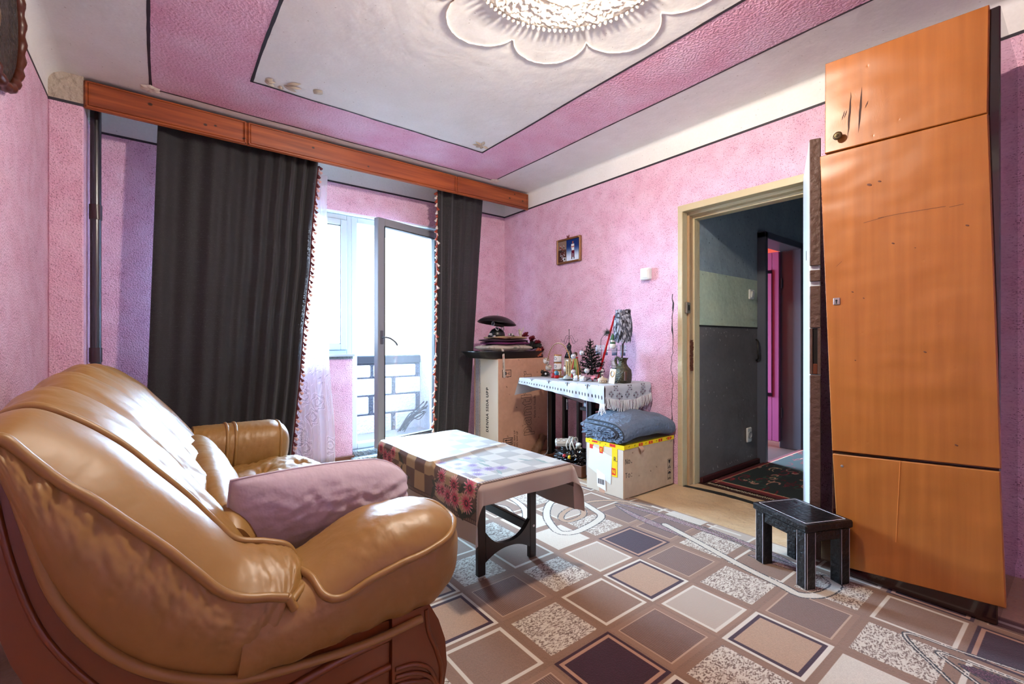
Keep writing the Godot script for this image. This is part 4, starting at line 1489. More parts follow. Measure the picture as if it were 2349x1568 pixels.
	band_stroke.call([Vector2(1.717, -2.485), Vector2(1.870, -2.472), Vector2(1.835, -2.242), Vector2(1.716, -2.068)], 0.035, pale, pale * 0.95)
	band_stroke.call([Vector2(1.704, -2.393), Vector2(1.748, -2.311), Vector2(1.702, -2.163)], 0.016, pale, tan)
	band_stroke.call([Vector2(2.36, -1.93), Vector2(2.40, -1.735), Vector2(2.415, -1.490), Vector2(2.42, -1.239), Vector2(2.40, -0.98), Vector2(2.36, -0.86)], -0.055, mauve, pale * 0.85)
	band_stroke.call([Vector2(2.33, -1.90), Vector2(2.28, -1.700), Vector2(2.26, -1.467), Vector2(2.25, -1.26)], -0.05, mauve, pale * 0.85)
	band_stroke.call([Vector2(2.30, -1.05), Vector2(2.33, -0.93), Vector2(2.33, -0.80)], -0.06, mauve, pale * 0.8)
	band_stroke.call([Vector2(2.42, -1.80), Vector2(2.44, -1.60), Vector2(2.43, -1.30), Vector2(2.36, -1.02)], 0.006, tan, tan)
	band_stroke.call([Vector2(2.306, -1.528), Vector2(2.242, -1.290), Vector2(2.165, -1.027), Vector2(2.126, -0.841), Vector2(2.109, -0.757), Vector2(2.185, -0.700), Vector2(2.310, -0.69), Vector2(2.36, -0.74)], 0.034, pale, pale * 0.94)
	band_stroke.call([Vector2(1.82, -0.16), Vector2(1.95, -0.29), Vector2(2.123, -0.425), Vector2(2.15, -0.287), Vector2(2.181, -0.10), Vector2(2.2, 0.05)], 0.005, pale, pale)
	band_stroke.call([Vector2(1.93, -0.15), Vector2(2.02, -0.26), Vector2(2.085, -0.33), Vector2(2.10, -0.22), Vector2(2.11, -0.05)], 0.005, pale, pale)
	band_stroke.call([Vector2(2.06, -0.27), Vector2(2.05, -0.15), Vector2(2.03, 0.0)], -0.07, plum, mauve)
	# pale edge of the carpet
	im.fill_rect(Rect2i(w - 9, 0, 9, h), tan * 0.95)
	for k in 9:
		im.fill_rect(Rect2i(w - 34, int(h * (0.05 + k * 0.105)), 9, int(h * 0.055)), pale)
	var m := mat("carpet_pile", Color(0.86, 0.86, 0.86), 0.95, {"tex": ImageTexture.create_from_image(im), "rim": 0.25, "bump": ImageTexture.create_from_image(Image.create_from_data(w, h, false, Image.FORMAT_L8, pile)), "bs": 0.35})
	var c := thing("carpet", "brown carpet of beige, white and plum squares with looped edge", "carpet", Vector3(1.3, 0, -1.3))
	var b := MB.new()
	b.grid(60, 90, func(u: float, v: float) -> Vector3:
		var e := minf(minf(u, 1 - u) * wx, minf(v, 1 - v) * wz)
		var p := Vector3(x0 + u * wx, 0.0, z0 + v * wz)
		p.y = 0.0075 * smoothstep(0.0, 0.006, e) + 0.001 + 0.002 * sin(p.x * 7.0 + p.z * 2.0) * smoothstep(0.0, 0.2, e)
		return p)
	obj("pile", b, m, c)

# ---------------------------------------------------------------- coffee table and its cloth
func build_coffee_table() -> void:
	var wood := mat("dark_walnut", Color.WHITE, 0.3, {"tex": wood_tex(256, 256, Color(0.095, 0.06, 0.05), Color(0.17, 0.105, 0.085), 0.1, 51, 0, true), "spec": 0.5, "clear": 0.2, "clear_rough": 0.2})
	var t := thing("coffee_table", "low dark wooden coffee table under the flowered cloth", "coffee table", Vector3(1.27, 0.008, -2.0))
	obj("tabletop", MB.new().box(Vector3(1.25, 0.480, -2.0), Vector3(0.47, 0.028, 0.98), 0.004), wood, t)
	for zz in [-1.70, -2.33]:
		for s in [-1.0, 1.0]:
			var x: float = 1.295 + s * 0.150
			obj("leg", MB.new().box(Vector3(x, 0.2385, zz), Vector3(0.042, 0.455, 0.026), 0.004), wood, t)
		var pl := PackedVector2Array()
		for k in 17:
			var u := k / 16.0
			pl.append(Vector2(lerpf(1.165, 1.425, u), 0.128 + 0.075 * pow(absf(u * 2 - 1), 2.6)))
		for k in 17:
			var u := 1.0 - k / 16.0
			pl.append(Vector2(lerpf(1.165, 1.425, u), 0.108 - 0.040 * pow(absf(u * 2 - 1), 2.2)))
		obj("curved_stretcher", MB.new().prism(pl, zz - 0.012, zz + 0.012, Transform3D(), 0.003), wood, t)
	for x in [1.155, 1.425]:
		obj("long_rail", MB.new().box(Vector3(x, 0.165, -2.015), Vector3(0.024, 0.045, 0.61), 0.003), wood, t)
	for s in [1.47, 1.40]:
		pass
	obj("screw_cap", MB.new().lathe(PackedVector2Array([Vector2(0.006, 0.0), Vector2(0.006, 0.002), Vector2(0.003, 0.002), Vector2(0.0025, 0.0008), Vector2(0.0002, 0.0008)]), 12, Transform3D(Basis(Vector3.RIGHT, Vector3.BACK, Vector3.DOWN), Vector3(1.447, 0.165, -1.687))), mats["switch_white"], t)
	build_table_cloth()

func stamp_flower(im: Image, c: Vector2, r: float, sq: float, a0: float, tip: Color, body: Color, heart: Color) -> void:
	var R := int(r) + 1
	for y in range(-R, R + 1):
		for x in range(-R, R + 1):
			var p := Vector2(x, y / sq)
			var d := p.length() / r
			if d > 1.0:
				continue
			var a := atan2(p.y, p.x) + a0
			var pet := 0.72 + 0.28 * cos(a * 15.0 + 2.0 * d)
			if d > pet:
				continue
			var q := Vector2i(int(c.x) + x, int(c.y) + y)
			if q.x < 0 or q.y < 0 or q.x >= im.get_width() or q.y >= im.get_height():
				continue
			var col := heart
			if d > 0.30:
				col = body.lerp(tip, smoothstep(0.45, 0.95, d + 0.15 * cos(a * 30.0)))
				if cos(a * 15.0 + 2.0 * d) < -0.55:
					col = heart.lerp(body, 0.4)
			elif d < 0.13:
				col = body * 0.9
			im.set_pixelv(q, col)

func stamp_leaf(im: Image, c: Vector2, len: float, wid: float, a: float, col: Color) -> void:
	var R := int(len) + 1
	var dir := Vector2(cos(a), sin(a))
	for y in range(-R, R + 1):
		for x in range(-R, R + 1):
			var u := Vector2(x, y).dot(dir) / len
			var v := Vector2(x, y).dot(dir.orthogonal()) / wid
			if absf(u) > 1.0 or absf(v) > (1.0 - u * u) * (0.85 + 0.15 * sin(u * 9.0)):
				continue
			var q := Vector2i(int(c.x) + x, int(c.y) + y)
			if q.x < 0 or q.y < 0 or q.x >= im.get_width() or q.y >= im.get_height():
				continue
			im.set_pixelv(q, col * (1.35 if absf(v) < 0.1 else 1.0))

func build_table_cloth() -> void:
	var ax0 := 0.752
	var aw := 0.97
	var bz0 := -2.64
	var bw := 1.235
	var w := 970
	var h := 1235
	var im := Image.create_empty(w, h, false, Image.FORMAT_RGB8)
	var border := Color(0.68, 0.62, 0.55)
	im.fill(border)
	var X := func(a: float) -> int: return int((a - ax0) / aw * w)
	var Y := func(z: float) -> int: return int((z - bz0) / bw * h)
	var pa0 := 0.845
	var pb0 := -2.515
	var pb1 := -1.495
	var pa1 := 1.60
	for i in 8:
		for k in 11:
			var c := Color(0.72, 0.62, 0.45) if (i + k) % 2 else Color(0.40, 0.29, 0.23)
			if i > 1 and i < 7:
				# the middle of the cloth is printed paler
				c = Color(0.64, 0.63, 0.585) if (i + k) % 2 else Color(0.52, 0.51, 0.48)
			var xa: int = X.call(pa0 + i * 0.096)
			var xb: int = X.call(minf(pa0 + (i + 1) * 0.096, pa1))
			var ya: int = Y.call(pb0 + k * 0.096)
			var yb: int = Y.call(minf(pb0 + (k + 1) * 0.096, pb1))
			im.fill_rect(Rect2i(xa, ya, xb - xa, yb - ya), c)
	# braid round the print
	var bd := Color(0.30, 0.20, 0.16)
	var px0: int = X.call(pa0)
	var px1: int = X.call(pa1)
	var py0: int = Y.call(pb0)
	var py1: int = Y.call(pb1)
	for r in [Rect2i(px0 - 12, py0 - 12, 22, py1 - py0 + 24), Rect2i(px1 - 10, py0 - 12, 22, py1 - py0 + 24), Rect2i(px0 - 12, py0 - 12, px1 - px0 + 24, 22), Rect2i(px0 - 12, py1 - 10, px1 - px0 + 24, 22)]:
		im.fill_rect(r, bd)
	for k in range(py0 - 6, py1, 13):
		im.fill_rect(Rect2i(px0 - 7, k, 11, 4), Color(0.66, 0.56, 0.44))
		im.fill_rect(Rect2i(px1 - 5, k, 11, 4), Color(0.66, 0.56, 0.44))
	for k in range(px0 - 6, px1, 13):
		im.fill_rect(Rect2i(k, py0 - 7, 4, 11), Color(0.66, 0.56, 0.44))
		im.fill_rect(Rect2i(k, py1 - 5, 4, 11), Color(0.66, 0.56, 0.44))
	var green := Color(0.09, 0.17, 0.11)
	var gpale := Color(0.36, 0.45, 0.41)
	var leaf := func(a: float, z: float, len: float, wid: float, ang: float, pale: bool) -> void:
		stamp_leaf(im, Vector2(X.call(a), Y.call(z)), len, wid, ang, gpale if pale else green)
	var flower := func(a: float, z: float, r: float, pale: bool) -> void:
		var cc := Vector2(X.call(a), Y.call(z))
		if pale:
			stamp_flower(im, cc, r, 1.0, a * 40.0, Color(0.62, 0.58, 0.68), Color(0.45, 0.34, 0.56), Color(0.33, 0.25, 0.42))
		else:
			stamp_flower(im, cc, r, 1.0, a * 40.0, Color(0.95, 0.78, 0.76), Color(0.86, 0.26, 0.40), Color(0.28, 0.03, 0.09))
	# hanging side: two bunches (a = 1.0 minus the drop)
	for f in [[0.94, -1.80, 55, 14, 1.2], [0.87, -1.86, 40, 16, 0.6], [0.90, -1.84, 38, 15, 2.2], [0.865, -1.72, 40, 14, 0.3], [0.865, -1.56, 60, 17, 1.1], [0.90, -1.55, 50, 15, 1.8], [0.96, -1.60, 45, 14, 0.8], [0.88, -1.49, 45, 13, 0.2], [0.86, -1.62, 46, 14, 2.4], [0.95, -1.68, 36, 13, 2.6], [0.92, -2.45, 45, 15, 0.4], [0.87, -2.42, 40, 14, 1.9], [0.95, -2.38, 40, 14, 0.9], [0.96, -2.20, 44, 15, 2.2], [0.90, -2.20, 36, 13, 0.5], [0.88, -2.12, 36, 13, 1.4]]:
		leaf.call(f[0], f[1], f[2], f[3], f[4], false)
	for f in [[0.965, -1.775, 40], [0.955, -1.665, 42], [0.972, -1.545, 47], [0.90, -1.80, 40], [0.905, -1.765, 38], [0.895, -1.715, 44], [0.90, -1.655, 43], [0.905, -1.57, 46], [0.965, -2.46, 40], [0.935, -2.40, 40], [0.93, -2.345, 42], [0.88, -2.30, 42], [0.885, -2.235, 40], [0.97, -2.30, 36]]:
		flower.call(f[0], f[1], f[2], false)
	for f in [[1.05, -1.72, 40, 10, 1.3], [1.17, -1.70, 60, 10, 1.5], [1.13, -1.84, 52, 12, 1.2], [1.20, -1.78, 50, 9, 1.7], [1.07, -1.60, 40, 10, 1.0], [1.16, -1.58, 40, 9, 1.9], [1.42, -1.60, 55, 12, 1.6], [1.37, -1.66, 45, 10, 1.2], [1.06, -2.38, 40, 12, 0.8], [1.05, -2.20, 45, 12, 1.4], [1.13, -2.42, 40, 11, 1.8], [1.14, -2.12, 40, 12, 1.2], [1.04, -2.28, 36, 11, 2.2]]:
		leaf.call(f[0], f[1], f[2], f[3], f[4], true)
	for f in [[1.03, -1.84, 34], [1.08, -1.79, 36], [1.045, -1.73, 34], [1.12, -1.73, 36], [1.09, -1.655, 38], [1.15, -1.64, 38], [1.06, -1.60, 34], [1.17, -1.85, 36], [1.20, -1.62, 34], [1.03, -2.42, 34], [1.05, -2.34, 34], [1.10, -2.36, 36], [1.09, -2.25, 36], [1.14, -2.30, 34], [1.03, -2.24, 30], [1.16, -2.44, 32], [1.10, -2.07, 34]]:
		flower.call(f[0], f[1], f[2], true)
	var m := mat("oil_cloth", Color(0.93, 0.94, 0.95), 0.38, {"tex": ImageTexture.create_from_image(im), "spec": 0.6, "rim": 0.2})
	var x0 := 1.005
	var x1 := 1.492
	var zf := -2.495
	var zn := -1.492
	var top := 0.5035
	var cl := thing("tablecloth", "tablecloth with pink daisies over brown checks, draped on the coffee table", "tablecloth", Vector3(1.25, 0.5, -2.0))
	var b := MB.new()
	b.grid(150, 190, func(u: float, v: float) -> Vector3:
		var a := ax0 + u * aw
		var z := bz0 + v * bw
		# the near edge hangs in a shallow arc, the right corner rolls under
		var cx := clampf(a, x0, x1)
		var cz := clampf(z, zf, zn)
		var da := absf(a - cx)
		var dz := absf(z - cz)
		var y := top + 0.0015 * sin(a * 23.0) * sin(z * 17.0)
		# crease across the top
		y += 0.010 * exp(-pow((z + 1.92 + 0.22 * (a - 1.2)) / 0.022, 2.0)) * smoothstep(0.0, 0.02, minf(x1 - cx + 0.01, cx - x0 + 0.05))
		if da <= 0 and dz <= 0:
			return Vector3(a, y, z)
		var r := sqrt(da * da + dz * dz)
		var sx := signf(a - cx)
		var sz := signf(z - cz)
		var th := atan2(dz, da)
		var corner := sin(2.0 * th)
		var out := 0.006 + 0.012 * smoothstep(0.0, 0.03, r)
		var flare := corner * r * (0.30 if sx > 0 and sz > 0 else 0.10)
		var wav := 0.0
		if dz <= 0:
			wav = 0.007 * sin(z * 16.0) * da / 0.2
		elif da <= 0:
			wav = 0.006 * sin(a * 19.0) * dz / 0.1
		var drop := sqrt(maxf(0, r * r - flare * flare)) + 0.02 * corner * r
		if sx > 0:
			# right side hangs loose and curls outwards
			flare += 0.06 * da
			drop *= 0.97
		var o := Vector2(cos(th) * sx, sin(th) * sz) * (out + flare)
		if da > 0 and dz <= 0:
			o.x += wav
		elif dz > 0 and da <= 0:
			o.y += wav + 0.01 * dz
		return Vector3(cx + o.x, y - maxf(0.0, drop - 0.004), cz + o.y))
	obj("cloth", b, m, cl)

# ---------------------------------------------------------------- lettering
func letters(s: String, height: float, xf: Transform3D, font := "Droid Sans", bold := false, depth := 0.0006) -> MB:
	var tm := TextMesh.new()
	var f := SystemFont.new()
	f.font_names = PackedStringArray([font])
	f.font_weight = 700 if bold else 400
	tm.font = f
	tm.text = s
	tm.font_size = 64
	tm.pixel_size = height / 46.0
	tm.depth = depth
	tm.curve_step = 2.0
	var a := tm.get_mesh_arrays()
	var b := MB.new()
	var vv: PackedVector3Array = a[Mesh.ARRAY_VERTEX]
	for p in vv:
		b.p(xf * p)
	var id = a[Mesh.ARRAY_INDEX]
	if id == null:
		id = PackedInt32Array(range(vv.size()))
	b.ix.append_array(id)
	return b

# only the outlines of the letters
func outlined(s: String, height: float, line: float, xf: Transform3D) -> MB:
	var src := letters(s, height, Transform3D(), "Droid Sans", true, 0.0)
	var keys := {}
	var pts := {}
	for i in range(0, src.ix.size(), 3):
		for e in 3:
			var p := src.v[src.ix[i + e]]
			var q := src.v[src.ix[i + (e + 1) % 3]]
			var a := "%d,%d" % [roundi(p.x * 50000), roundi(p.y * 50000)]
			var c := "%d,%d" % [roundi(q.x * 50000), roundi(q.y * 50000)]
			var k := a + "|" + c if a < c else c + "|" + a
			keys[k] = keys.get(k, 0) + 1
			pts[k] = [p, q]
	var b := MB.new()
	for k in keys:
		if keys[k] != 1:
			continue
		var p: Vector3 = pts[k][0]
		var q: Vector3 = pts[k][1]
		p.z = 0
		q.z = 0
		var d := (q - p).normalized() * line * 0.5
		var n := Vector3(-d.y, d.x, 0)
		b.quad(xf * (p - d + n), xf * (q + d + n), xf * (q + d - n), xf * (p - d - n))
	return b

# ---------------------------------------------------------------- boxes in the corner
func build_boxes() -> void:
	var card := mat("brown_cardboard", Color.WHITE, 0.85, {"tex": mottled(256, Color(0.69, 0.53, 0.43), Color(0.74, 0.58, 0.48), 0.01, 81, 60, Color(0.3, 0.2, 0.15), 0.03), "tri": 1.0, "bump": noise_tex(0.02, 256, FastNoiseLite.TYPE_SIMPLEX_SMOOTH, 3, 4), "bs": 0.6})
	var cream := mat("printed_white_card", Color(0.80, 0.76, 0.68), 0.75)
	var ink := mat("black_ink", Color(0.06, 0.055, 0.055), 0.7)
	var tape := mat("grey_tape", Color(0.62, 0.63, 0.66), 0.4)
	var t := thing("tall_carton", "tall brown carton with a cream printed side, standing in the corner", "cardboard box", Vector3(2.73, 0, -3.52))
	obj("carton", MB.new().box(Vector3(2.7285, 0.453, -3.52), Vector3(0.603, 0.906, 0.40), 0.006), card, t)
	obj("cream_side", MB.new().box(Vector3(2.426, 0.45, -3.462), Vector3(0.003, 0.90, 0.282), 0.0), cream, t)
	for z in [-3.612, -3.645, -3.676]:
		var tp := obj("tape_strip", MB.new().box(Vector3(2.4255, 0.45, z), Vector3(0.004, 0.90, 0.022), 0.0), tape if z < -3.62 else mat("clear_tape", Color(0.72, 0.70, 0.66), 0.3), t)
		var tm := MB.new()
		for k in 60:
			tm.box(Vector3(2.4232, 0.03 + k * 0.0145, z + 0.004 * (hsh(k, z) - 0.5)), Vector3(0.0006, 0.006, 0.006 + 0.006 * hsh(k, 3)), 0.0)
		stuff(obj("tape_print", tm, mat("tape_ink", Color(0.30, 0.31, 0.36), 0.7), tp))
	var side := Basis(Vector3.UP, Vector3(0, 0, -1), Vector3(-1, 0, 0))
	obj("lettering", letters("DENNA SIDA UPP", 0.037, Transform3D(side, Vector3(2.4238, 0.428, -3.488)), "Droid Sans", true), ink, t)
	var front := Basis(Vector3.UP, Vector3(-1, 0, 0), Vector3(0, 0, 1))
	var fz := -3.3188
	var bi := mat("brown_ink", Color(0.15, 0.085, 0.07), 0.75)
	obj("lettering", outlined("panther", 0.115, 0.0035, Transform3D(front, Vector3(2.762, 0.475, fz))), bi, t)
	obj("lettering", letters("Made in Taiwan", 0.022, Transform3D(front, Vector3(2.862, 0.44, fz - 0.0008))), ink, t)
	var mark := MB.new()
	var fr := func(cx: float, cy: float, w: float, h: float, l: float) -> void:
		for r in [[cx, cy + h / 2, w, l], [cx, cy - h / 2, w, l], [cx - w / 2, cy, l, h], [cx + w / 2, cy, l, h]]:
			mark.box(Vector3(r[0], r[1], fz), Vector3(r[2] + (l if r[3] == l else 0.0), r[3], 0.0008), 0.0)
	# fragile mark lying on its side
	fr.call(2.522, 0.772, 0.098, 0.062, 0.005)
	mark.box(Vector3(2.500, 0.772, fz), Vector3(0.038, 0.032, 0.0008), 0.0)
	mark.box(Vector3(2.532, 0.772, fz), Vector3(0.028, 0.004, 0.0008), 0.0)
	mark.box(Vector3(2.548, 0.772, fz), Vector3(0.004, 0.034, 0.0008), 0.0)
	# two arrows
	fr.call(2.538, 0.147, 0.105, 0.060, 0.005)
	for y in [0.158, 0.134]:
		mark.box(Vector3(2.545, y, fz), Vector3(0.07, 0.006, 0.0008), 0.0)
		mark.tri(Vector3(2.497, y, fz + 0.0004), Vector3(2.520, y + 0.010, fz + 0.0004), Vector3(2.520, y - 0.010, fz + 0.0004))
	mark.box(Vector3(2.575, 0.147, fz), Vector3(0.005, 0.05, 0.0008), 0.0)
	obj("handling_mark", mark, ink, t)
	obj("lettering", letters("THIS WAY UP", 0.02, Transform3D(front, Vector3(2.615, 0.16, fz - 0.0008))), bi, t)
	obj("lettering", letters("THIS WAY UP", 0.02, Transform3D(front, Vector3(2.645, 0.15, fz - 0.0008))), bi, t)

	# smaller carton with the yellow tape
	var card2 := mat("light_cardboard", Color.WHITE, 0.8, {"tex": mottled(256, Color(0.66, 0.56, 0.46), Color(0.72, 0.62, 0.51), 0.01, 82, 50, Color(0.35, 0.25, 0.2), 0.03), "tri": 1.0, "bump": noise_tex(0.02, 256, FastNoiseLite.TYPE_SIMPLEX_SMOOTH, 3, 4), "bs": 0.5})
	var yel := mat("yellow_tape", Color(0.86, 0.74, 0.05), 0.35)
	var redm := mat("tape_red", Color(0.78, 0.13, 0.07), 0.4)
	var b := thing("taped_carton", "light brown carton edged with yellow tape under the folded quilt", "cardboard box", Vector3(2.74, 0, -2.104))
	obj("carton", MB.new().box(Vector3(2.741, 0.184, -2.104), Vector3(0.576, 0.352, 0.338), 0.005), card2, b)
	# pale scuffed side
	obj("pale_side", MB.new().box(Vector3(2.4522, 0.182, -2.104), Vector3(0.002, 0.340, 0.325), 0.0), mat("pale_card", Color(0.74, 0.68, 0.60), 0.7), b)
	var lx := 2.4505
	var tb := MB.new()
	tb.box(Vector3(2.74, 0.3545, -1.9338), Vector3(0.582, 0.028, 0.0025), 0.0)
	tb.box(Vector3(lx, 0.352, -2.104), Vector3(0.0025, 0.030, 0.345), 0.0)
	tb.box(Vector3(2.74, 0.3615, -1.955), Vector3(0.582, 0.002, 0.045), 0.0)
	tb.box(Vector3(2.48, 0.3615, -2.104), Vector3(0.06, 0.002, 0.34), 0.0)
	var yt := obj("yellow_tape", tb, yel, b)
	for q in [[0.315, -2.222, 0.06, 0.035], [0.295, -2.13, 0.10, 0.038], [0.245, -2.012, 0.20, 0.046]]:
		obj("tape_end", MB.new().box(Vector3(lx, q[0], q[1]), Vector3(0.0024, q[2], q[3]), 0.0), yel, b)
	var rds := []
	rds.append(MB.new().box(Vector3(lx - 0.0014, 0.315, -2.222), Vector3(0.0008, 0.03, 0.03), 0.0))
	rds.append(MB.new().box(Vector3(lx - 0.0014, 0.305, -2.13), Vector3(0.0008, 0.045, 0.032), 0.0))
	rds.append(MB.new().box(Vector3(lx - 0.0014, 0.178, -2.020), Vector3(0.0008, 0.046, 0.034), 0.0))
	rds.append(MB.new().box(Vector3(lx - 0.0014, 0.354, -2.03), Vector3(0.0008, 0.02, 0.05), 0.0))
	rds.append(MB.new().box(Vector3(lx - 0.0014, 0.354, -2.19), Vector3(0.0008, 0.012, 0.05), 0.0))
	for x in [2.63, 2.745, 2.86, 2.97]:
		rds.append(MB.new().box(Vector3(x, 0.354, -1.9323), Vector3(0.045, 0.02, 0.0008), 0.0))
	for q in rds:
		obj("red_patch", q, redm, yt)
	var lside := Basis(Vector3(0, 0, 1), Vector3.UP, Vector3(-1, 0, 0))
	var lt := MB.new()
	lt.add(letters("N", 0.026, Transform3D(lside, Vector3(lx - 0.0022, 0.178, -2.020)), "Droid Sans", true))
	lt.add(letters("E", 0.026, Transform3D(lside, Vector3(lx - 0.0022, 0.305, -2.13)), "Droid Sans", true))
	for x in [2.63, 2.745, 2.86, 2.97]:
		lt.add(letters("E", 0.013, Transform3D(Basis(), Vector3(x, 0.354, -1.9316)), "Droid Sans", true))
	obj("lettering", lt, yel, yt)
	var bk := MB.new()
	bk.add(letters("R.", 0.030, Transform3D(lside, Vector3(lx - 0.0022, 0.265, -2.004)), "Droid Sans", false))
	for k in 9:
		var p := Vector3(2.50 + k * 0.062, 0.354, -1.932)
		bk.box(p, Vector3(0.010, 0.003, 0.0008), 0.0, Basis(Vector3.BACK, hsh(k, 2) * 3.0))
		bk.box(p + Vector3(0.006, 0.004, 0), Vector3(0.003, 0.008, 0.0008), 0.0)
	for k in 5:
		bk.box(Vector3(lx - 0.0015, 0.352, -2.24 + k * 0.05), Vector3(0.0008, 0.009, 0.004), 0.0, Basis(Vector3.RIGHT, hsh(k, 5) * 2.0))
	obj("tape_lettering", bk, ink, yt)
	# address sheet and label
	var sh := PackedVector2Array([Vector2(-2.235, 0.330), Vector2(-2.035, 0.275), Vector2(-2.045, 0.085), Vector2(-2.252, 0.165)])
	var zy := Transform3D(Basis(Vector3(0, 0, 1), Vector3.UP, Vector3(-1, 0, 0)), Vector3(lx - 0.0005, 0, 0))
	obj("address_sheet", MB.new().prism(sh, 0.0, 0.0012, zy), mat("grey_paper", Color(0.80, 0.80, 0.79), 0.45), b)
	var lb := obj("barcode_label", MB.new().prism(PackedVector2Array([Vector2(-2.172, 0.165), Vector2(-2.095, 0.140), Vector2(-2.088, 0.03), Vector2(-2.165, 0.045)]), 0.001, 0.002, zy), mat("white_paper", Color(0.86, 0.86, 0.86), 0.5), b)
	var bars := MB.new()
	var zz := -2.158
	var k2 := 0
	while zz < -2.10:
		var bw := 0.0012 + 0.0026 * hsh(k2, 6)
		bars.box(Vector3(lx - 0.0028, 0.084, zz + bw / 2), Vector3(0.0006, 0.036, bw), 0.0)
		zz += bw + 0.0015 + 0.002 * hsh(k2, 8)
		k2 += 1
	stuff(obj("bars", bars, ink, lb))
	obj("carton_tape", MB.new().box(Vector3(2.4508, 0.035, -2.125), Vector3(0.001, 0.06, 0.05), 0.0), card, b)
	var fz2 := -1.9346
	obj("lettering", letters("No.", 0.034, Transform3D(Basis(), Vector3(2.505, 0.258, fz2)), "Droid Sans Mono"), ink, b)
	obj("lettering", letters("To:", 0.034, Transform3D(Basis(), Vector3(2.505, 0.165, fz2)), "Droid Sans Mono"), ink, b)
	var ic := MB.new()
	var f2 := func(cx: float, cy: float) -> void:
		for r in [[cx, cy + 0.034, 0.042, 0.0022], [cx, cy - 0.034, 0.042, 0.0022], [cx - 0.021, cy, 0.0022, 0.068], [cx + 0.021, cy, 0.0022, 0.068]]:
			ic.box(Vector3(r[0], r[1], fz2), Vector3(r[2], r[3], 0.0008), 0.0)
		for s in [-0.008, 0.008]:
			ic.box(Vector3(cx + s, cy - 0.026, fz2), Vector3(0.010, 0.009, 0.0008), 0.0)
	f2.call(2.975, 0.165)
	f2.call(2.975, 0.085)
	ic.prism(PackedVector2Array([Vector2(2.962, 0.194), Vector2(2.988, 0.194), Vector2(2.983, 0.174), Vector2(2.977, 0.168), Vector2(2.973, 0.168), Vector2(2.967, 0.174)]), fz2, fz2 + 0.0008)
	ic.box(Vector3(2.975, 0.158, fz2), Vector3(0.003, 0.02, 0.0008), 0.0)
	ic.box(Vector3(2.975, 0.148, fz2), Vector3(0.018, 0.004, 0.0008), 0.0)
	var um := PackedVector2Array()
	for k in 13:
		var a := PI * k / 12.0
		um.append(Vector2(2.975 + cos(a) * 0.017, 0.092 + sin(a) * 0.018))
	ic.prism(um, fz2, fz2 + 0.0008)
	ic.box(Vector3(2.975, 0.078, fz2), Vector3(0.0025, 0.03, 0.0008), 0.0)
	obj("handling_mark", ic, ink, b)
	var flap := MB.new()
	flap.grid(4, 6, func(u: float, v: float) -> Vector3:
		return Vector3(2.60 + u * 0.035 + 0.02 * v, 0.345 - 0.06 * v + 0.02 * u * v, -1.930 + 0.012 * sin(v * 3.0) + 0.004 * u))
	obj("torn_flap", flap, card, b)
	build_quilt()

func slab_path(pts: Array, th: float, x0: float, x1: float, seg: int, wob: float, sd: float) -> MB:
	# a soft layer that follows a path in the zy plane and runs along x; puckered at its open end
	var p3 := []
	for q in pts:
		p3.append(Vector3(0, q.y, q.x))
	var sp := spline(p3, seg)
	var b := MB.new()
	var nn := 14
	b.ring(seg * 2 + 8, nn, func(a: float, t: float) -> Vector3:
		var per := seg * 2 + 8
		var i := int(round(a * per)) % per
		var e := sin(PI * clampf(t, 0, 1))
		var shrink := 1.0 - 0.5 * pow(1.0 - clampf(t * 5.0, 0, 1), 2.0) - 0.2 * pow(1.0 - clampf((1 - t) * 8.0, 0, 1), 2.0)
		var k := 0
		var off := 0.0
		var along := 0.0
		if i < seg:
			k = i
			off = 1.0
		elif i < seg + 4:
			k = seg - 1
			var w := (i - seg + 1) / 5.0 * PI
			off = cos(w)
			along = sin(w)
		elif i < seg * 2 + 4:
			k = seg * 2 + 3 - i
			off = -1.0
		else:
			k = 0
			var w := (i - seg * 2 - 4 + 1) / 5.0 * PI
			off = -cos(w)
			along = -sin(w)
		var c := sp[k]
		var d := (sp[mini(k + 1, seg - 1)] - sp[maxi(k - 1, 0)]).normalized()
		var nrm := Vector3(0, d.z, -d.y)
		var puck := 1.0 + 0.22 * sin(k * 1.9 + sd) * pow(1.0 - t, 3.0)
		var p := c + (nrm * off + d * along * 0.9) * th * 0.5 * shrink * puck
		p.x = lerpf(x0, x1, t) - 0.008 * sin(k * 2.3 + sd) * pow(1.0 - t, 4.0)
		p.y += wob * e * (0.4 + 0.6 * smoothstep(0.35, 0.6, c.y)) + 0.004 * sin(t * 14.0 + c.z * 30.0)
		return p, true, true)
	return b

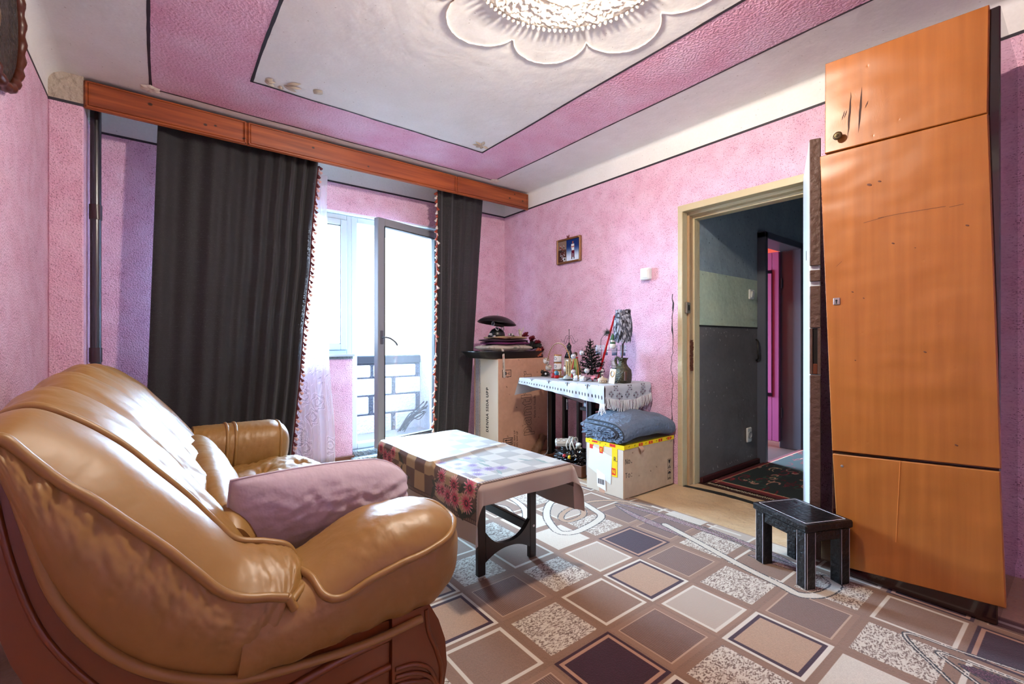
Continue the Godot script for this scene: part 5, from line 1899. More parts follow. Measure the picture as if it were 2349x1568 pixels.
func build_quilt() -> void:
	var m := mat("slate_quilt", Color(0.33, 0.38, 0.45), 0.8, {"rim": 0.5, "tri": 3.0, "bump": noise_tex(0.02, 512, FastNoiseLite.TYPE_SIMPLEX_SMOOTH, 4, 13), "bs": 0.9})
	var dk := mat("quilt_piping", Color(0.10, 0.12, 0.15), 0.8)
	var q := thing("folded_quilt", "folded slate blue quilt lying on the yellow taped carton", "quilt", Vector3(2.74, 0.363, -2.1))
	obj("outer_layer", slab_path([Vector2(-2.27, 0.491), Vector2(-2.14, 0.495), Vector2(-2.02, 0.488), Vector2(-1.955, 0.465), Vector2(-1.935, 0.425), Vector2(-1.96, 0.392), Vector2(-2.04, 0.381), Vector2(-2.26, 0.380)], 0.034, 2.445, 3.035, 40, 0.062, 0.0), m, q)
	obj("inner_fold", slab_path([Vector2(-2.30, 0.465), Vector2(-2.18, 0.467), Vector2(-2.06, 0.460), Vector2(-2.00, 0.435), Vector2(-2.05, 0.409), Vector2(-2.16, 0.406), Vector2(-2.29, 0.408)], 0.028, 2.432, 3.02, 36, 0.05, 2.0), m, q)
	obj("filling_fold", slab_path([Vector2(-2.29, 0.437), Vector2(-2.16, 0.438), Vector2(-2.05, 0.435)], 0.026, 2.425, 3.0, 20, 0.04, 4.0), m, q)
	var sp := spline([Vector3(2.447, 0.508, -2.26), Vector3(2.443, 0.509, -2.14), Vector3(2.443, 0.498, -2.01), Vector3(2.443, 0.460, -1.944), Vector3(2.443, 0.418, -1.932), Vector3(2.445, 0.383, -1.975)], 50)
	obj("piping", MB.new().tube(sp, 0.005, 7), dk, q)
	obj("piping", MB.new().tube(spline([Vector3(2.442, 0.479, -2.28), Vector3(2.438, 0.482, -2.15), Vector3(2.438, 0.472, -2.03), Vector3(2.440, 0.437, -1.975), Vector3(2.442, 0.399, -2.0)], 40), 0.0045, 7), dk, q)

# ---------------------------------------------------------------- side table by the wall
func build_side_table() -> void:
	var top := mat("red_brown_board", Color.WHITE, 0.35, {"tex": wood_tex(256, 256, Color(0.24, 0.11, 0.10), Color(0.34, 0.17, 0.15), 0.1, 61, 0, true)})
	var blk := mat("black_lacquer", Color(0.035, 0.03, 0.035), 0.3)
	var chrome := mat("dull_chrome", Color(0.62, 0.62, 0.66), 0.25, {"metal": 0.9})
	var t := thing("side_table", "folding side table with black legs against the pink wall, under lace", "side table", Vector3(2.76, 0, -2.63))
	obj("tabletop", MB.new().box(Vector3(2.765, 0.733, -2.63), Vector3(0.53, 0.024, 0.93), 0.004), top, t)
	obj("front_edge", MB.new().box(Vector3(2.515, 0.712, -2.80), Vector3(0.02, 0.03, 0.50), 0.003), top, t)
	obj("folded_leaf", MB.new().prism(PackedVector2Array([Vector2(-2.98, 0.715), Vector2(-2.20, 0.715), Vector2(-2.20, 0.575), Vector2(-2.32, 0.555), Vector2(-2.78, 0.63)]), 0.0, 0.018, Transform3D(Basis(Vector3(0, 0, 1), Vector3.UP, Vector3(-1, 0, 0)), Vector3(2.64, 0, 0)), 0.003), top, t)
	for l in [[2.865, -3.085, 0.05, 0.055], [2.93, -2.975, 0.03, 0.05], [2.985, -2.85, 0.03, 0.05], [2.60, -2.36, 0.045, 0.05], [2.98, -2.36, 0.03, 0.05]]:
		var leg := obj("leg", MB.new().box(Vector3(l[0], 0.36, l[1]), Vector3(l[3], 0.72, l[2]), 0.003), blk, t)
		if l[0] < 2.9:
			obj("chrome_edge", MB.new().box(Vector3(l[0] - l[3] / 2 - 0.004, 0.38, l[1] - l[2] / 2 + 0.004), Vector3(0.006, 0.66, 0.010), 0.002), chrome, leg)
	var foot := spline([Vector3(2.838, 0.10, -3.106), Vector3(2.835, 0.05, -3.11), Vector3(2.815, 0.018, -3.13), Vector3(2.78, 0.008, -3.17)], 14)
	obj("curved_foot", MB.new().tube(foot, 0.008, 7), chrome, t)
	obj("chrome_rail", MB.new().tube(spline([Vector3(2.93, 0.45, -2.95), Vector3(2.93, 0.535, -2.95), Vector3(2.90, 0.56, -2.90), Vector3(2.75, 0.57, -2.60), Vector3(2.60, 0.57, -2.35)], 30), 0.011, 8), chrome, t)
	obj("cross_bar", MB.new().box(Vector3(2.79, 0.50, -2.36), Vector3(0.38, 0.035, 0.02), 0.003), blk, t)
	build_lace()

func build_lace() -> void:
	# crocheted cloth: dense net with rows of open eyelets and flowers
	var w := 1024
	var h := 512
	var im := Image.create_empty(w, h, false, Image.FORMAT_RGBA8)
	for y in h:
		for x in w:
			var g := 0.80 + 0.08 * hsh(x, y)
			if (x % 5 == 0 and y % 4 == 0) and hsh(floorf(x / 90.0), floorf(y / 110.0)) > 0.45:
				g = 0.45
			im.set_pixel(x, y, Color(g, g, g * 1.01, 1.0))
	var hole := func(c: Vector2, r: Vector2, open: bool) -> void:
		for y in range(int(-r.y) - 2, int(r.y) + 3):
			for x in range(int(-r.x) - 2, int(r.x) + 3):
				var q := Vector2i(int(c.x) + x, int(c.y) + y)
				if q.x < 0 or q.y < 0 or q.x >= w or q.y >= h:
					continue
				var d := Vector2(x / r.x, y / r.y).length()
				if d < 0.72 and open:
					im.set_pixelv(q, Color(0.8, 0.8, 0.8, 0.0))
				elif d < 1.15:
					im.set_pixelv(q, Color(0.40, 0.41, 0.43, 1.0) if d > 0.72 else Color(0.85, 0.85, 0.85, 1.0))
	for x in range(14, w, 34):
		hole.call(Vector2(x, h - 22), Vector2(6, 6), true)
	for k in 9:
		var c := Vector2(70 + k * 112, h - 96 + 16 * (k % 2))
		for a in 8:
			var d := Vector2.from_angle(a * TAU / 8) * 26.0
			hole.call(c + d, Vector2(7, 11) if a % 4 == 2 else Vector2(9, 8), a % 2 == 0)
		hole.call(c, Vector2(8, 8), false)
	for k in 5:
		var c := Vector2(120 + k * 190, h - 180)
		for i in 3:
			for j in 3:
				hole.call(c + Vector2(i * 20, j * 20), Vector2(7, 7), (i + j) % 2 == 0)
	var m := mat("white_lace", Color(0.80, 0.81, 0.82), 0.85, {"tex": ImageTexture.create_from_image(im), "scissor": 0.5, "backlight": Color(0.2, 0.2, 0.2)})
	var x0 := 2.50
	var x1 := 3.035
	var z0 := -3.10
	var z1 := -2.145
	var y := 0.7485
	var c := thing("lace_cloth", "white crocheted lace cloth with a fringed end on the side table", "tablecloth", Vector3(2.77, 0.745, -2.62))
	var b := MB.new()
	b.grid(30, 40, func(u: float, v: float) -> Vector3:
		return Vector3(lerpf(x0, x1, u), y + 0.001 * sin(u * 30.0) * sin(v * 40.0), lerpf(z0, z1, v)), Vector2(0.55, 0.3))
	# front drop: shallow at the far end, deeper towards the near end
	b.grid(70, 12, func(u: float, v: float) -> Vector3:
		var z := lerpf(z0, z1, u)
		var d := lerpf(0.05, 0.135, u) * v
		return Vector3(x0 - 0.006 * sin(minf(v * 6.0, PI / 2)) - 0.006 * sin(u * 40.0) * v, y - d, z + 0.02 * v * (u - 0.5)), Vector2(1.0, -1.0))
	for i in range(b.uv.size() - 71 * 13, b.uv.size()):
		b.uv[i].y = lerpf(0.885, 1.0, -b.uv[i].y)
	# far end
	b.grid(20, 8, func(u: float, v: float) -> Vector3:
		var x := lerpf(x0, x1, u)
		return Vector3(x - 0.03 * v * (1 - u), y - v * lerpf(0.155, 0.09, u), z0 - 0.008 - 0.03 * v * (1 - u) - 0.006 * sin(u * 20.0) * v), Vector2(0.5, 0.2))
	# near end
	var e0 := b.uv.size()
	b.grid(60, 14, func(u: float, v: float) -> Vector3:
		var x := lerpf(x0, x1, u)
		var d := v * (0.085 + 0.035 * sin(u * PI))
		return Vector3(x, y - d + 0.0, z1 + 0.010 * sin(minf(v * 6.0, PI / 2)) + 0.008 * sin(u * 22.0) * v), Vector2(0.62, 1.0))
	for i in range(e0, b.uv.size()):
		b.uv[i].y = lerpf(0.62, 0.92, b.uv[i].y)
	obj("lace", b, m, c)
	var thread := mat("lace_thread", Color(0.80, 0.80, 0.80), 0.9)
	var fr := MB.new()
	for k in 66:
		var u := k / 65.0
		var x := lerpf(x0, x1, u)
		var yy := y - (0.085 + 0.035 * sin(u * PI)) + 0.004
		var zz := z1 + 0.010 + 0.008 * sin(u * 22.0)
		var l := 0.058 + 0.02 * hsh(k, 2) + 0.02 * sin(u * PI)
		fr.tube(spline([Vector3(x, yy, zz), Vector3(x + 0.004 * sin(k * 1.7), yy - l * 0.5, zz + 0.006), Vector3(x + 0.006 * sin(k * 2.9), yy - l, zz + 0.004 * sin(k * 0.9))], 6), 0.0025, 5, false)
	for k in 12:
		var zz := z1 + 0.010 - 0.004 * k
		var yy := y - 0.125
		fr.tube(spline([Vector3(x0 - 0.008, yy, zz), Vector3(x0 - 0.012 - 0.006 * hsh(k, 1), yy - 0.03, zz + 0.006), Vector3(x0 - 0.010, yy - 0.05 - 0.04 * hsh(k, 4), zz + 0.016 * sin(k))], 7), 0.0028, 5, false)
	stuff(obj("fringe", fr, thread, c))

# ---------------------------------------------------------------- ornaments on the side table
func lathe_at(prof: Array, at: Vector3, n := 16, bas := Basis()) -> MB:
	return MB.new().lathe(PackedVector2Array(prof), n, Transform3D(bas, at), true, true)

func build_ornaments() -> void:
	var y := 0.750
	var black := mat("ornament_black", Color(0.02, 0.022, 0.025), 0.35)
	var white := mat("ornament_white", Color(0.82, 0.82, 0.80), 0.25)
	var gold := mat("ornament_gold", Color(0.62, 0.43, 0.18), 0.35, {"metal": 0.6})
	var red := mat("ornament_red", Color(0.62, 0.05, 0.07), 0.3)
	var silver := mat("ornament_silver", Color(0.74, 0.74, 0.76), 0.3, {"metal": 0.4})
	var wire := mat("thin_wire", Color(0.25, 0.24, 0.25), 0.4, {"metal": 0.6})
	var glass := mat("shot_glass", Color(0.86, 0.92, 0.97, 0.22), 0.05, {"alpha": 1})

	# black cat lying at the left
	var t := thing("cat_figurine", "little black lying animal figurine at the far end of the lace", "figurine", Vector3(2.76, y, -3.06))
	var b := MB.new()
	b.ball(Vector3(2.76, y + 0.024, -3.05), Vector3(0.022, 0.024, 0.05), 14, 10)
	b.ball(Vector3(2.76, y + 0.036, -3.095), Vector3(0.017, 0.017, 0.019), 12, 8)
	for s in [-1.0, 1.0]:
		b.lathe(PackedVector2Array([Vector2(0.006, 0), Vector2(0.0005, 0.014)]), 6, Transform3D(Basis(), Vector3(2.76 + s * 0.009, y + 0.048, -3.096)))
		b.ball(Vector3(2.76 + s * 0.014, y + 0.008, -3.08), Vector3(0.007, 0.008, 0.022), 8, 6)
	obj("body", b, black, t)
	obj("tail", MB.new().tube(spline([Vector3(2.755, y + 0.02, -3.0), Vector3(2.74, y + 0.03, -2.985), Vector3(2.73, y + 0.012, -2.97)], 10), 0.005, 6), black, t)
	obj("spot", MB.new().ball(Vector3(2.74, y + 0.026, -3.03), Vector3(0.004, 0.010, 0.013), 8, 6), white, t)

	# cup tree: a roped arch with four cups
	t = thing("cup_tree", "gold roped arch stand for four hanging white cups", "cup stand", Vector3(2.80, y, -2.93))
	var arch := PackedVector3Array()
	for k in 60:
		var u := k / 59.0
		var a := PI * (1.0 - u)
		arch.append(Vector3(2.80, y + 0.015 + 0.285 * pow(sin(a), 0.8), -2.925 + cos(a) * -0.155 * (1.0 if true else 0.0)))
	obj("arch", MB.new().tube(arch, 0.0045, 6), gold, t)
	var tw := PackedVector3Array()
	for k in 220:
		var u := k / 219.0
		var a := PI * (1.0 - u)
		var ph := u * 190.0
		tw.append(Vector3(2.80 + 0.005 * cos(ph), y + 0.015 + 0.285 * pow(maxf(0.0, sin(a)), 0.8) + 0.005 * sin(ph), -2.925 - cos(a) * 0.155))
	obj("rope_twist", MB.new().tube(tw, 0.0022, 5), white, t)
	obj("foot", lathe_at([Vector2(0.002, 0), Vector2(0.055, 0), Vector2(0.05, 0.008), Vector2(0.01, 0.016), Vector2(0.001, 0.016)], Vector3(2.80, y, -2.925)), gold, t)
	var spots := [[-3.075, 0.135, "hanging highest on the far side of the gold arch"], [-3.045, 0.075, "hanging lower on the far side of the gold arch"], [-2.78, 0.135, "hanging highest on the near side of the gold arch"], [-2.815, 0.075, "hanging lower on the near side of the gold arch"]]
	for s in spots:
		var at := Vector3(2.785, y + s[1], s[0])
		var c := thing("cup", "small white cup " + s[2], "cup", at, 0.0, "white cups on the gold arch")
		var bs := Basis(Vector3.RIGHT, 0.5)
		obj("bowl", lathe_at([Vector2(0.012, -0.022), Vector2(0.024, -0.012), Vector2(0.029, 0.006), Vector2(0.028, 0.024), Vector2(0.026, 0.024), Vector2(0.026, 0.004), Vector2(0.018, -0.012), Vector2(0.001, -0.014)], at, 18, bs), white, c)
		var hp := []
		for k in 9:
			var a := -1.3 + 2.6 * k / 8.0
			hp.append(at + bs * Vector3(0, 0.003 + sin(a) * 0.014, 0.026 + cos(a) * 0.014))
		obj("handle", MB.new().tube(spline(hp, 18), 0.0032, 6), white, c)
		obj("gold_rim", MB.new().tube(ring_path(at + bs * Vector3(0, 0.024, 0), 0.0275, bs), 0.0016, 5, false, true), gold, c)

	# lady shaped jewellery stand on a white carton
	t = thing("white_carton", "slim white carton standing behind the stacked mugs", "box", Vector3(2.87, y, -2.86))
	obj("carton", MB.new().box(Vector3(2.87, y + 0.085, -2.865), Vector3(0.06, 0.17, 0.075), 0.003), white, t)
	t = thing("jewellery_stand", "black dress shaped jewellery stand with curled wire hooks on top", "jewellery stand", Vector3(2.87, y + 0.17, -2.865))
	obj("dress", lathe_at([Vector2(0.001, 0), Vector2(0.043, 0), Vector2(0.040, 0.012), Vector2(0.026, 0.045), Vector2(0.016, 0.072), Vector2(0.021, 0.095), Vector2(0.023, 0.108), Vector2(0.012, 0.12), Vector2(0.006, 0.135), Vector2(0.001, 0.137)], Vector3(2.87, y + 0.17, -2.865), 20), black, t)
	obj("stem", MB.new().tube(PackedVector3Array([Vector3(2.87, y + 0.30, -2.865), Vector3(2.87, y + 0.36, -2.865), Vector3(2.87, y + 0.415, -2.865)]), 0.0025, 6), wire, t)
	obj("finial", MB.new().ball(Vector3(2.87, y + 0.418, -2.865), Vector3.ONE * 0.005, 8, 6), wire, t)
	for k in 4:
		var d := Vector3(0.3 * cos(k * 2.1), 0, -1.0 if k % 2 else 1.0).normalized()
		var o := Vector3(2.87, y + 0.355 - 0.018 * (k / 2), -2.865)
		obj("hook", MB.new().tube(spline([o, o + d * 0.025 + Vector3(0, 0.012, 0), o + d * 0.042 + Vector3(0, -0.015, 0), o + d * 0.062 + Vector3(0, -0.042, 0), o + d * 0.082 + Vector3(0, -0.036, 0), o + d * 0.086 + Vector3(0, -0.018, 0)], 24), 0.0016, 5), wire, t)

	# mugs with gold rims, stacked
	for k in 3:
		var at := Vector3(2.79, y + k * 0.067, -2.925)
		t = thing("mug", ["white mug with gold rim at the bottom of the stack", "white mug with gold rim in the middle of the stack", "white mug with a wide gold rim on top of the stack"][k], "mug", at, 0.0, "stacked gold rimmed mugs")
		obj("body", lathe_at([Vector2(0.001, 0.0), Vector2(0.031, 0.0), Vector2(0.034, 0.006), Vector2(0.034, 0.064), Vector2(0.031, 0.064), Vector2(0.031, 0.010), Vector2(0.001, 0.008)], at, 20), white, t)
		obj("gold_band", lathe_at([Vector2(0.0346, 0.055), Vector2(0.0346, 0.0645), Vector2(0.033, 0.0645), Vector2(0.033, 0.055)], at, 20), gold, t)
		obj("motif", MB.new().tube(ring_path(at + Vector3(-0.0335, 0.03, 0.004), 0.011, Basis(Vector3.BACK, PI / 2)), 0.0018, 5, false, true), wire if k else red, t)
		var hp := []
		for i in 8:
			var a := -1.3 + 2.6 * i / 7.0
			hp.append(at + Vector3(-0.01, 0.032 + sin(a) * 0.019, 0.034 + cos(a) * 0.014))
		obj("handle", MB.new().tube(spline(hp, 16), 0.004, 6), gold if k == 0 else white, t)

	# red figure and red egg cup
	t = thing("red_figurine", "tiny red robed figurine in front of the mugs", "figurine", Vector3(2.71, y, -2.90))
	obj("robe", lathe_at([Vector2(0.001, 0), Vector2(0.020, 0), Vector2(0.018, 0.012), Vector2(0.013, 0.034), Vector2(0.010, 0.042), Vector2(0.001, 0.046)], Vector3(2.71, y, -2.90)), red, t)
	obj("head", MB.new().ball(Vector3(2.71, y + 0.052, -2.90), Vector3.ONE * 0.010, 10, 8), mat("figurine_skin", Color(0.72, 0.50, 0.40), 0.5), t)
	obj("cap", lathe_at([Vector2(0.011, 0.0), Vector2(0.009, 0.008), Vector2(0.0005, 0.022)], Vector3(2.71, y + 0.055, -2.90)), red, t)
	t = thing("egg_cup", "red cup holding a blue egg beside the red figurine", "egg cup", Vector3(2.70, y, -2.845))
	obj("cup", lathe_at([Vector2(0.001, 0), Vector2(0.024, 0), Vector2(0.026, 0.006), Vector2(0.022, 0.012), Vector2(0.026, 0.024), Vector2(0.021, 0.026), Vector2(0.001, 0.02)], Vector3(2.70, y, -2.845), 20), red, t)
	t = thing("painted_egg", "blue painted egg in the red cup", "egg", Vector3(2.70, y + 0.024, -2.845))
	obj("shell", MB.new().ball(Vector3(2.70, y + 0.040, -2.845), Vector3(0.019, 0.026, 0.019), 14, 12), mat("egg_blue", Color(0.18, 0.40, 0.50), 0.4), t)

	# sheaf of coloured strips, candles, plate
	t = thing("striped_doll", "straw doll dressed in green, red and yellow strips", "doll", Vector3(2.80, y, -2.72))
	var cols := [Color(0.45, 0.52, 0.20), Color(0.62, 0.12, 0.16), Color(0.75, 0.66, 0.35), Color(0.16, 0.18, 0.20), Color(0.66, 0.50, 0.30), Color(0.55, 0.62, 0.35)]
	for k in 14:
		var a := TAU * k / 14.0
		var f := Vector3(2.80 + cos(a) * 0.045, y, -2.72 + sin(a) * 0.05)
		var u := Vector3(2.80 + cos(a) * 0.008, y + 0.185, -2.72 + sin(a) * 0.012)
		obj("strip", MB.new().tube(PackedVector3Array([f, f.lerp(u, 0.5) + Vector3(cos(a), 0, sin(a)) * 0.006, u]), 0.0075, 6), mat("strip_%d" % (k % 6), cols[k % 6], 0.7), t)
	obj("head", MB.new().ball(Vector3(2.80, y + 0.205, -2.72), Vector3(0.018, 0.022, 0.018), 12, 10), mat("straw_brown", Color(0.26, 0.17, 0.10), 0.7), t)
	obj("collar", MB.new().tube(ring_path(Vector3(2.80, y + 0.178, -2.72), 0.02, Basis()), 0.006, 6, false, true), red, t)
	for k in 4:
		var p := Vector3(2.745 + 0.012 * (k % 2), y, -2.765 + 0.013 * k)
		t = thing("straw_stick", ["pale straw stick nearest the cups, leaning by the doll", "second pale straw stick leaning by the doll", "third pale straw stick leaning by the doll", "fourth pale straw stick, closest to the striped doll"][k], "stick", p, 0.0, "straw sticks by the doll")
		obj("stick", MB.new().tube(PackedVector3Array([p, p + Vector3(0, 0.07, -0.004), p + Vector3(0.004, 0.14 + 0.01 * hsh(k, 1), -0.012)]), 0.006, 7), mat("straw_pale", Color(0.70, 0.62, 0.42), 0.7), t)
	t = thing("glass_dish", "round clear glass dish with a lid in front of the doll", "dish", Vector3(2.64, y, -2.66))
	obj("plate", lathe_at([Vector2(0.001, 0.002), Vector2(0.03, 0.002), Vector2(0.066, 0.012), Vector2(0.07, 0.015), Vector2(0.066, 0.016), Vector2(0.03, 0.008), Vector2(0.001, 0.008)], Vector3(2.64, y, -2.66), 26), mat("grey_glass", Color(0.62, 0.66, 0.66), 0.12, {"spec": 0.8}), t)
	obj("lid", lathe_at([Vector2(0.032, 0.012), Vector2(0.034, 0.018), Vector2(0.025, 0.03), Vector2(0.008, 0.036), Vector2(0.008, 0.044), Vector2(0.001, 0.046)], Vector3(2.64, y, -2.66), 20), mats["grey_glass"], t)
	# two grey figurines
	for k in 2:
		var p := Vector3(2.64, y, -2.56 + 0.075 * k)
		t = thing("grey_figurine", ["grey crouching angel figurine between the dish and the little tree", "grey reclining animal figurine under the little tree"][k], "figurine", p)
		b = MB.new()
		b.ball(p + Vector3(0, 0.02, 0), Vector3(0.018, 0.022, 0.022 + 0.012 * k), 12, 9)
		b.ball(p + Vector3(0, 0.048 - 0.01 * k, -0.012 - 0.012 * k), Vector3.ONE * 0.014, 12, 9)
		b.ball(p + Vector3(-0.01, 0.028, 0.02), Vector3(0.008, 0.02, 0.012), 10, 7)
		b.ball(p + Vector3(0.0, 0.006, 0), Vector3(0.024, 0.008, 0.03), 12, 6)
		obj("body", b, silver, t)
		obj("book" if k == 0 else "ear", MB.new().box(p + Vector3(-0.012, 0.03, 0.008), Vector3(0.008, 0.02, 0.022), 0.002), mat("figurine_cream", Color(0.70, 0.62, 0.45), 0.5), t)

	build_tree(y, silver, wire)

	# shot glass stand
	t = thing("glass_rack", "wire stand with a tall loop holding shot glasses behind the little tree", "glass rack", Vector3(2.84, y, -2.36))
	obj("post", MB.new().tube(PackedVector3Array([Vector3(2.84, y, -2.31), Vector3(2.84, y + 0.12, -2.31), Vector3(2.84, y + 0.26, -2.31)]), 0.003, 6), wire, t)
	obj("handle_loop", MB.new().tube(spline([Vector3(2.84, y + 0.26, -2.475), Vector3(2.84, y + 0.33, -2.47), Vector3(2.84, y + 0.365, -2.43), Vector3(2.84, y + 0.345, -2.385), Vector3(2.84, y + 0.26, -2.37)], 26), 0.0022, 6), wire, t)
	for yy in [0.245, 0.125]:
		obj("shelf_wire", MB.new().tube(PackedVector3Array([Vector3(2.84, y + yy, -2.52 if yy > 0.2 else -2.37), Vector3(2.84, y + yy, -2.36), Vector3(2.84, y + yy, -2.215)]), 0.002, 6), wire, t)
	for q in [Vector3(2.86, y, -2.24), Vector3(2.86, y, -2.47)]:
		obj("foot", MB.new().tube(PackedVector3Array([q, q + Vector3(-0.01, 0.06, 0), q + Vector3(-0.02, 0.125 if q.z > -2.3 else 0.245, 0)]), 0.0024, 6), wire, t)
	var gl := [[-2.50, 0.205, "far end of the upper row"], [-2.425, 0.205, "second place of the upper row"], [-2.335, 0.205, "third place of the upper row"], [-2.25, 0.205, "near end of the upper row"], [-2.335, 0.085, "inner place of the lower row"], [-2.25, 0.085, "outer place of the lower row"]]
	for k in 6:
		var at := Vector3(2.84, y + gl[k][1], gl[k][0])
		var c := thing("shot_glass", "clear shot glass at the %s of the wire stand" % gl[k][2], "shot glass", at, 0.0, "shot glasses in the wire stand")
		obj("wall", lathe_at([Vector2(0.019, 0.008), Vector2(0.027, 0.08), Vector2(0.0255, 0.08), Vector2(0.018, 0.012)], at, 16), glass, c)
		obj("thick_base", lathe_at([Vector2(0.001, 0.0), Vector2(0.0185, 0.0), Vector2(0.0195, 0.022), Vector2(0.001, 0.024)], at, 16), mat("blue_glass_base", Color(0.25, 0.38, 0.55), 0.08, {"spec": 0.8}), c)
	# red stick with the pine sprig and the hanging snowman
	t = thing("red_candle", "long thin red candle leaning beside the feather duster", "candle", Vector3(2.80, y, -2.47))
	var f := Vector3(2.80, y, -2.475)
	var e := Vector3(2.80, y + 0.515, -2.300)
	obj("wax", MB.new().tube(PackedVector3Array([f, f.lerp(e, 0.5), e]), 0.0085, 12), mat("red_wax", Color(0.70, 0.03, 0.07), 0.3), t)
	obj("wick", MB.new().tube(PackedVector3Array([e, e + Vector3(0, 0.006, 0.001), e + Vector3(0, 0.012, 0.002)]), 0.0012, 4), black, t)
	t = thing("pine_sprig", "dark green pine sprig tied to the red candle", "sprig", f.lerp(e, 0.74))
	b = MB.new()
	var c0 := f.lerp(e, 0.74) + Vector3(-0.012, 0, -0.012)
	var r := RandomNumberGenerator.new()
	r.seed = 3
	for k in 60:
		var d := Vector3(r.randfn() * 0.7, r.randfn() * 0.8, r.randfn()).normalized()
		b.tube(PackedVector3Array([c0, c0 + d * 0.022, c0 + d * r.randf_range(0.034, 0.05)]), PackedFloat32Array([0.0016, 0.0014, 0.0004]), 4, false)
	stuff(obj("needles", b, mat("pine_green", Color(0.05, 0.14, 0.10), 0.7), t))
	t = thing("snowman_ornament", "small snowman ornament in a green hat hanging by the red candle", "ornament", Vector3(2.79, y + 0.34, -2.305))
	var s0 := Vector3(2.785, y + 0.30, -2.305)
	obj("body", MB.new().ball(s0 + Vector3(0, -0.02, 0), Vector3(0.024, 0.026, 0.024), 14, 10), white, t)
	obj("head", MB.new().ball(s0 + Vector3(0, 0.018, 0), Vector3.ONE * 0.018, 14, 10), white, t)
	obj("scarf", MB.new().tube(ring_path(s0 + Vector3(0, 0.002, 0), 0.017, Basis()), 0.006, 6, false, true), mat("ornament_green", Color(0.06, 0.30, 0.14), 0.5), t)
	obj("hat", lathe_at([Vector2(0.024, 0.0), Vector2(0.024, 0.005), Vector2(0.017, 0.007), Vector2(0.013, 0.03), Vector2(0.002, 0.05)], s0 + Vector3(0, 0.028, 0)), mats["ornament_green"], t)
	obj("hanger", MB.new().tube(PackedVector3Array([s0 + Vector3(0, 0.076, 0), s0 + Vector3(0, 0.09, 0.001), s0 + Vector3(0, 0.10, -0.008)]), 0.0012, 4), wire, t)
	# round lidded box, pink trinkets, cameo card
	t = thing("trinket_box", "round cream lidded trinket box in front of the wire stand", "trinket box", Vector3(2.66, y, -2.30))
	obj("drum", lathe_at([Vector2(0.001, 0), Vector2(0.034, 0), Vector2(0.036, 0.006), Vector2(0.036, 0.022), Vector2(0.001, 0.022)], Vector3(2.66, y, -2.30), 22), mat("trinket_cream", Color(0.66, 0.60, 0.52), 0.4), t)
	obj("lid", lathe_at([Vector2(0.038, 0.022), Vector2(0.038, 0.028), Vector2(0.028, 0.038), Vector2(0.008, 0.043), Vector2(0.007, 0.052), Vector2(0.001, 0.055)], Vector3(2.66, y, -2.30), 22), mats["trinket_cream"], t)
	for k in 12:
		var a := TAU * k / 12.0
		obj("stud", MB.new().ball(Vector3(2.66 + cos(a) * 0.036, y + 0.013, -2.30 + sin(a) * 0.036), Vector3.ONE * 0.0035, 6, 5), wire, t)
	t = thing("pink_blossom", "pink and white paper blossom in front of the lower shot glasses", "paper flower", Vector3(2.72, y + 0.055, -2.37))
	for k in 9:
		var d := Vector3(hsh(k, 1) - 0.5, hsh(k, 2) - 0.3, hsh(k, 3) - 0.5).normalized()
		obj("petal", MB.new().ball(Vector3(2.72, y + 0.075, -2.375) + d * 0.022, Vector3(0.013, 0.007, 0.011), 8, 6, Basis(Vector3.RIGHT, k)), mat("blossom_pink", Color(0.66, 0.20, 0.32), 0.6) if k % 2 else white, t)
	obj("stem", MB.new().tube(PackedVector3Array([Vector3(2.72, y, -2.37), Vector3(2.72, y + 0.04, -2.372), Vector3(2.72, y + 0.07, -2.375)]), 0.003, 5), mats["ornament_green"], t)
	t = thing("pink_shell", "pink shell lying at the foot of the little tree", "shell", Vector3(2.70, y, -2.43))
	b = MB.new()
	b.grid(10, 8, func(u: float, v: float) -> Vector3:
		var a := lerpf(-1.2, 1.2, u)
		return Vector3(2.70 - 0.02 * sin(v * PI) * (0.6 + 0.1 * sin(u * 40.0)), y + 0.003 + v * 0.045 * cos(a * 0.6), -2.43 + sin(a) * 0.03 * v))
	obj("valve", b, mat("shell_pink", Color(0.75, 0.42, 0.46), 0.4), t)
	t = thing("cameo_card", "cream card with a dark oval cameo leaning on the vase", "card", Vector3(2.66, y, -2.205))
	var cb := Basis(Vector3.UP, -0.25) * Basis(Vector3.BACK, -0.16)
	obj("card", MB.new().box(Vector3(2.66, y + 0.055, -2.205), Vector3(0.006, 0.11, 0.07), 0.002, cb), mat("card_cream", Color(0.78, 0.74, 0.64), 0.6), t)
	var co := Vector3(2.66, y + 0.055, -2.205)
	obj("cameo_ring", MB.new().tube(ring_path(co + cb * Vector3(-0.004, 0.018, 0), 0.022, cb * Basis(Vector3.BACK, PI / 2)), 0.0035, 6, false, true), gold, t)
	obj("cameo", MB.new().ball(co + cb * Vector3(-0.003, 0.018, 0), Vector3(0.002, 0.021, 0.019), 14, 8, cb), mat("cameo_dark", Color(0.16, 0.06, 0.05), 0.4), t)
	obj("cameo_head", MB.new().ball(co + cb * Vector3(-0.005, 0.018, 0), Vector3(0.001, 0.012, 0.007), 10, 6, cb), mat("cameo_pale", Color(0.72, 0.60, 0.52), 0.5), t)

	# vase and feather duster
	t = thing("vase", "dark mossy gold flask shaped vase holding the feather duster", "vase", Vector3(2.79, y, -2.215))
	var vm := mat("mossy_gilt", Color.WHITE, 0.45, {"tex": mottled(256, Color(0.12, 0.12, 0.08), Color(0.34, 0.30, 0.16), 0.03, 91, 100, Color(0.05, 0.05, 0.04)), "tri": 5.0, "metal": 0.25, "bump": noise_tex(0.05, 256), "bs": 0.6})
	b = MB.new()
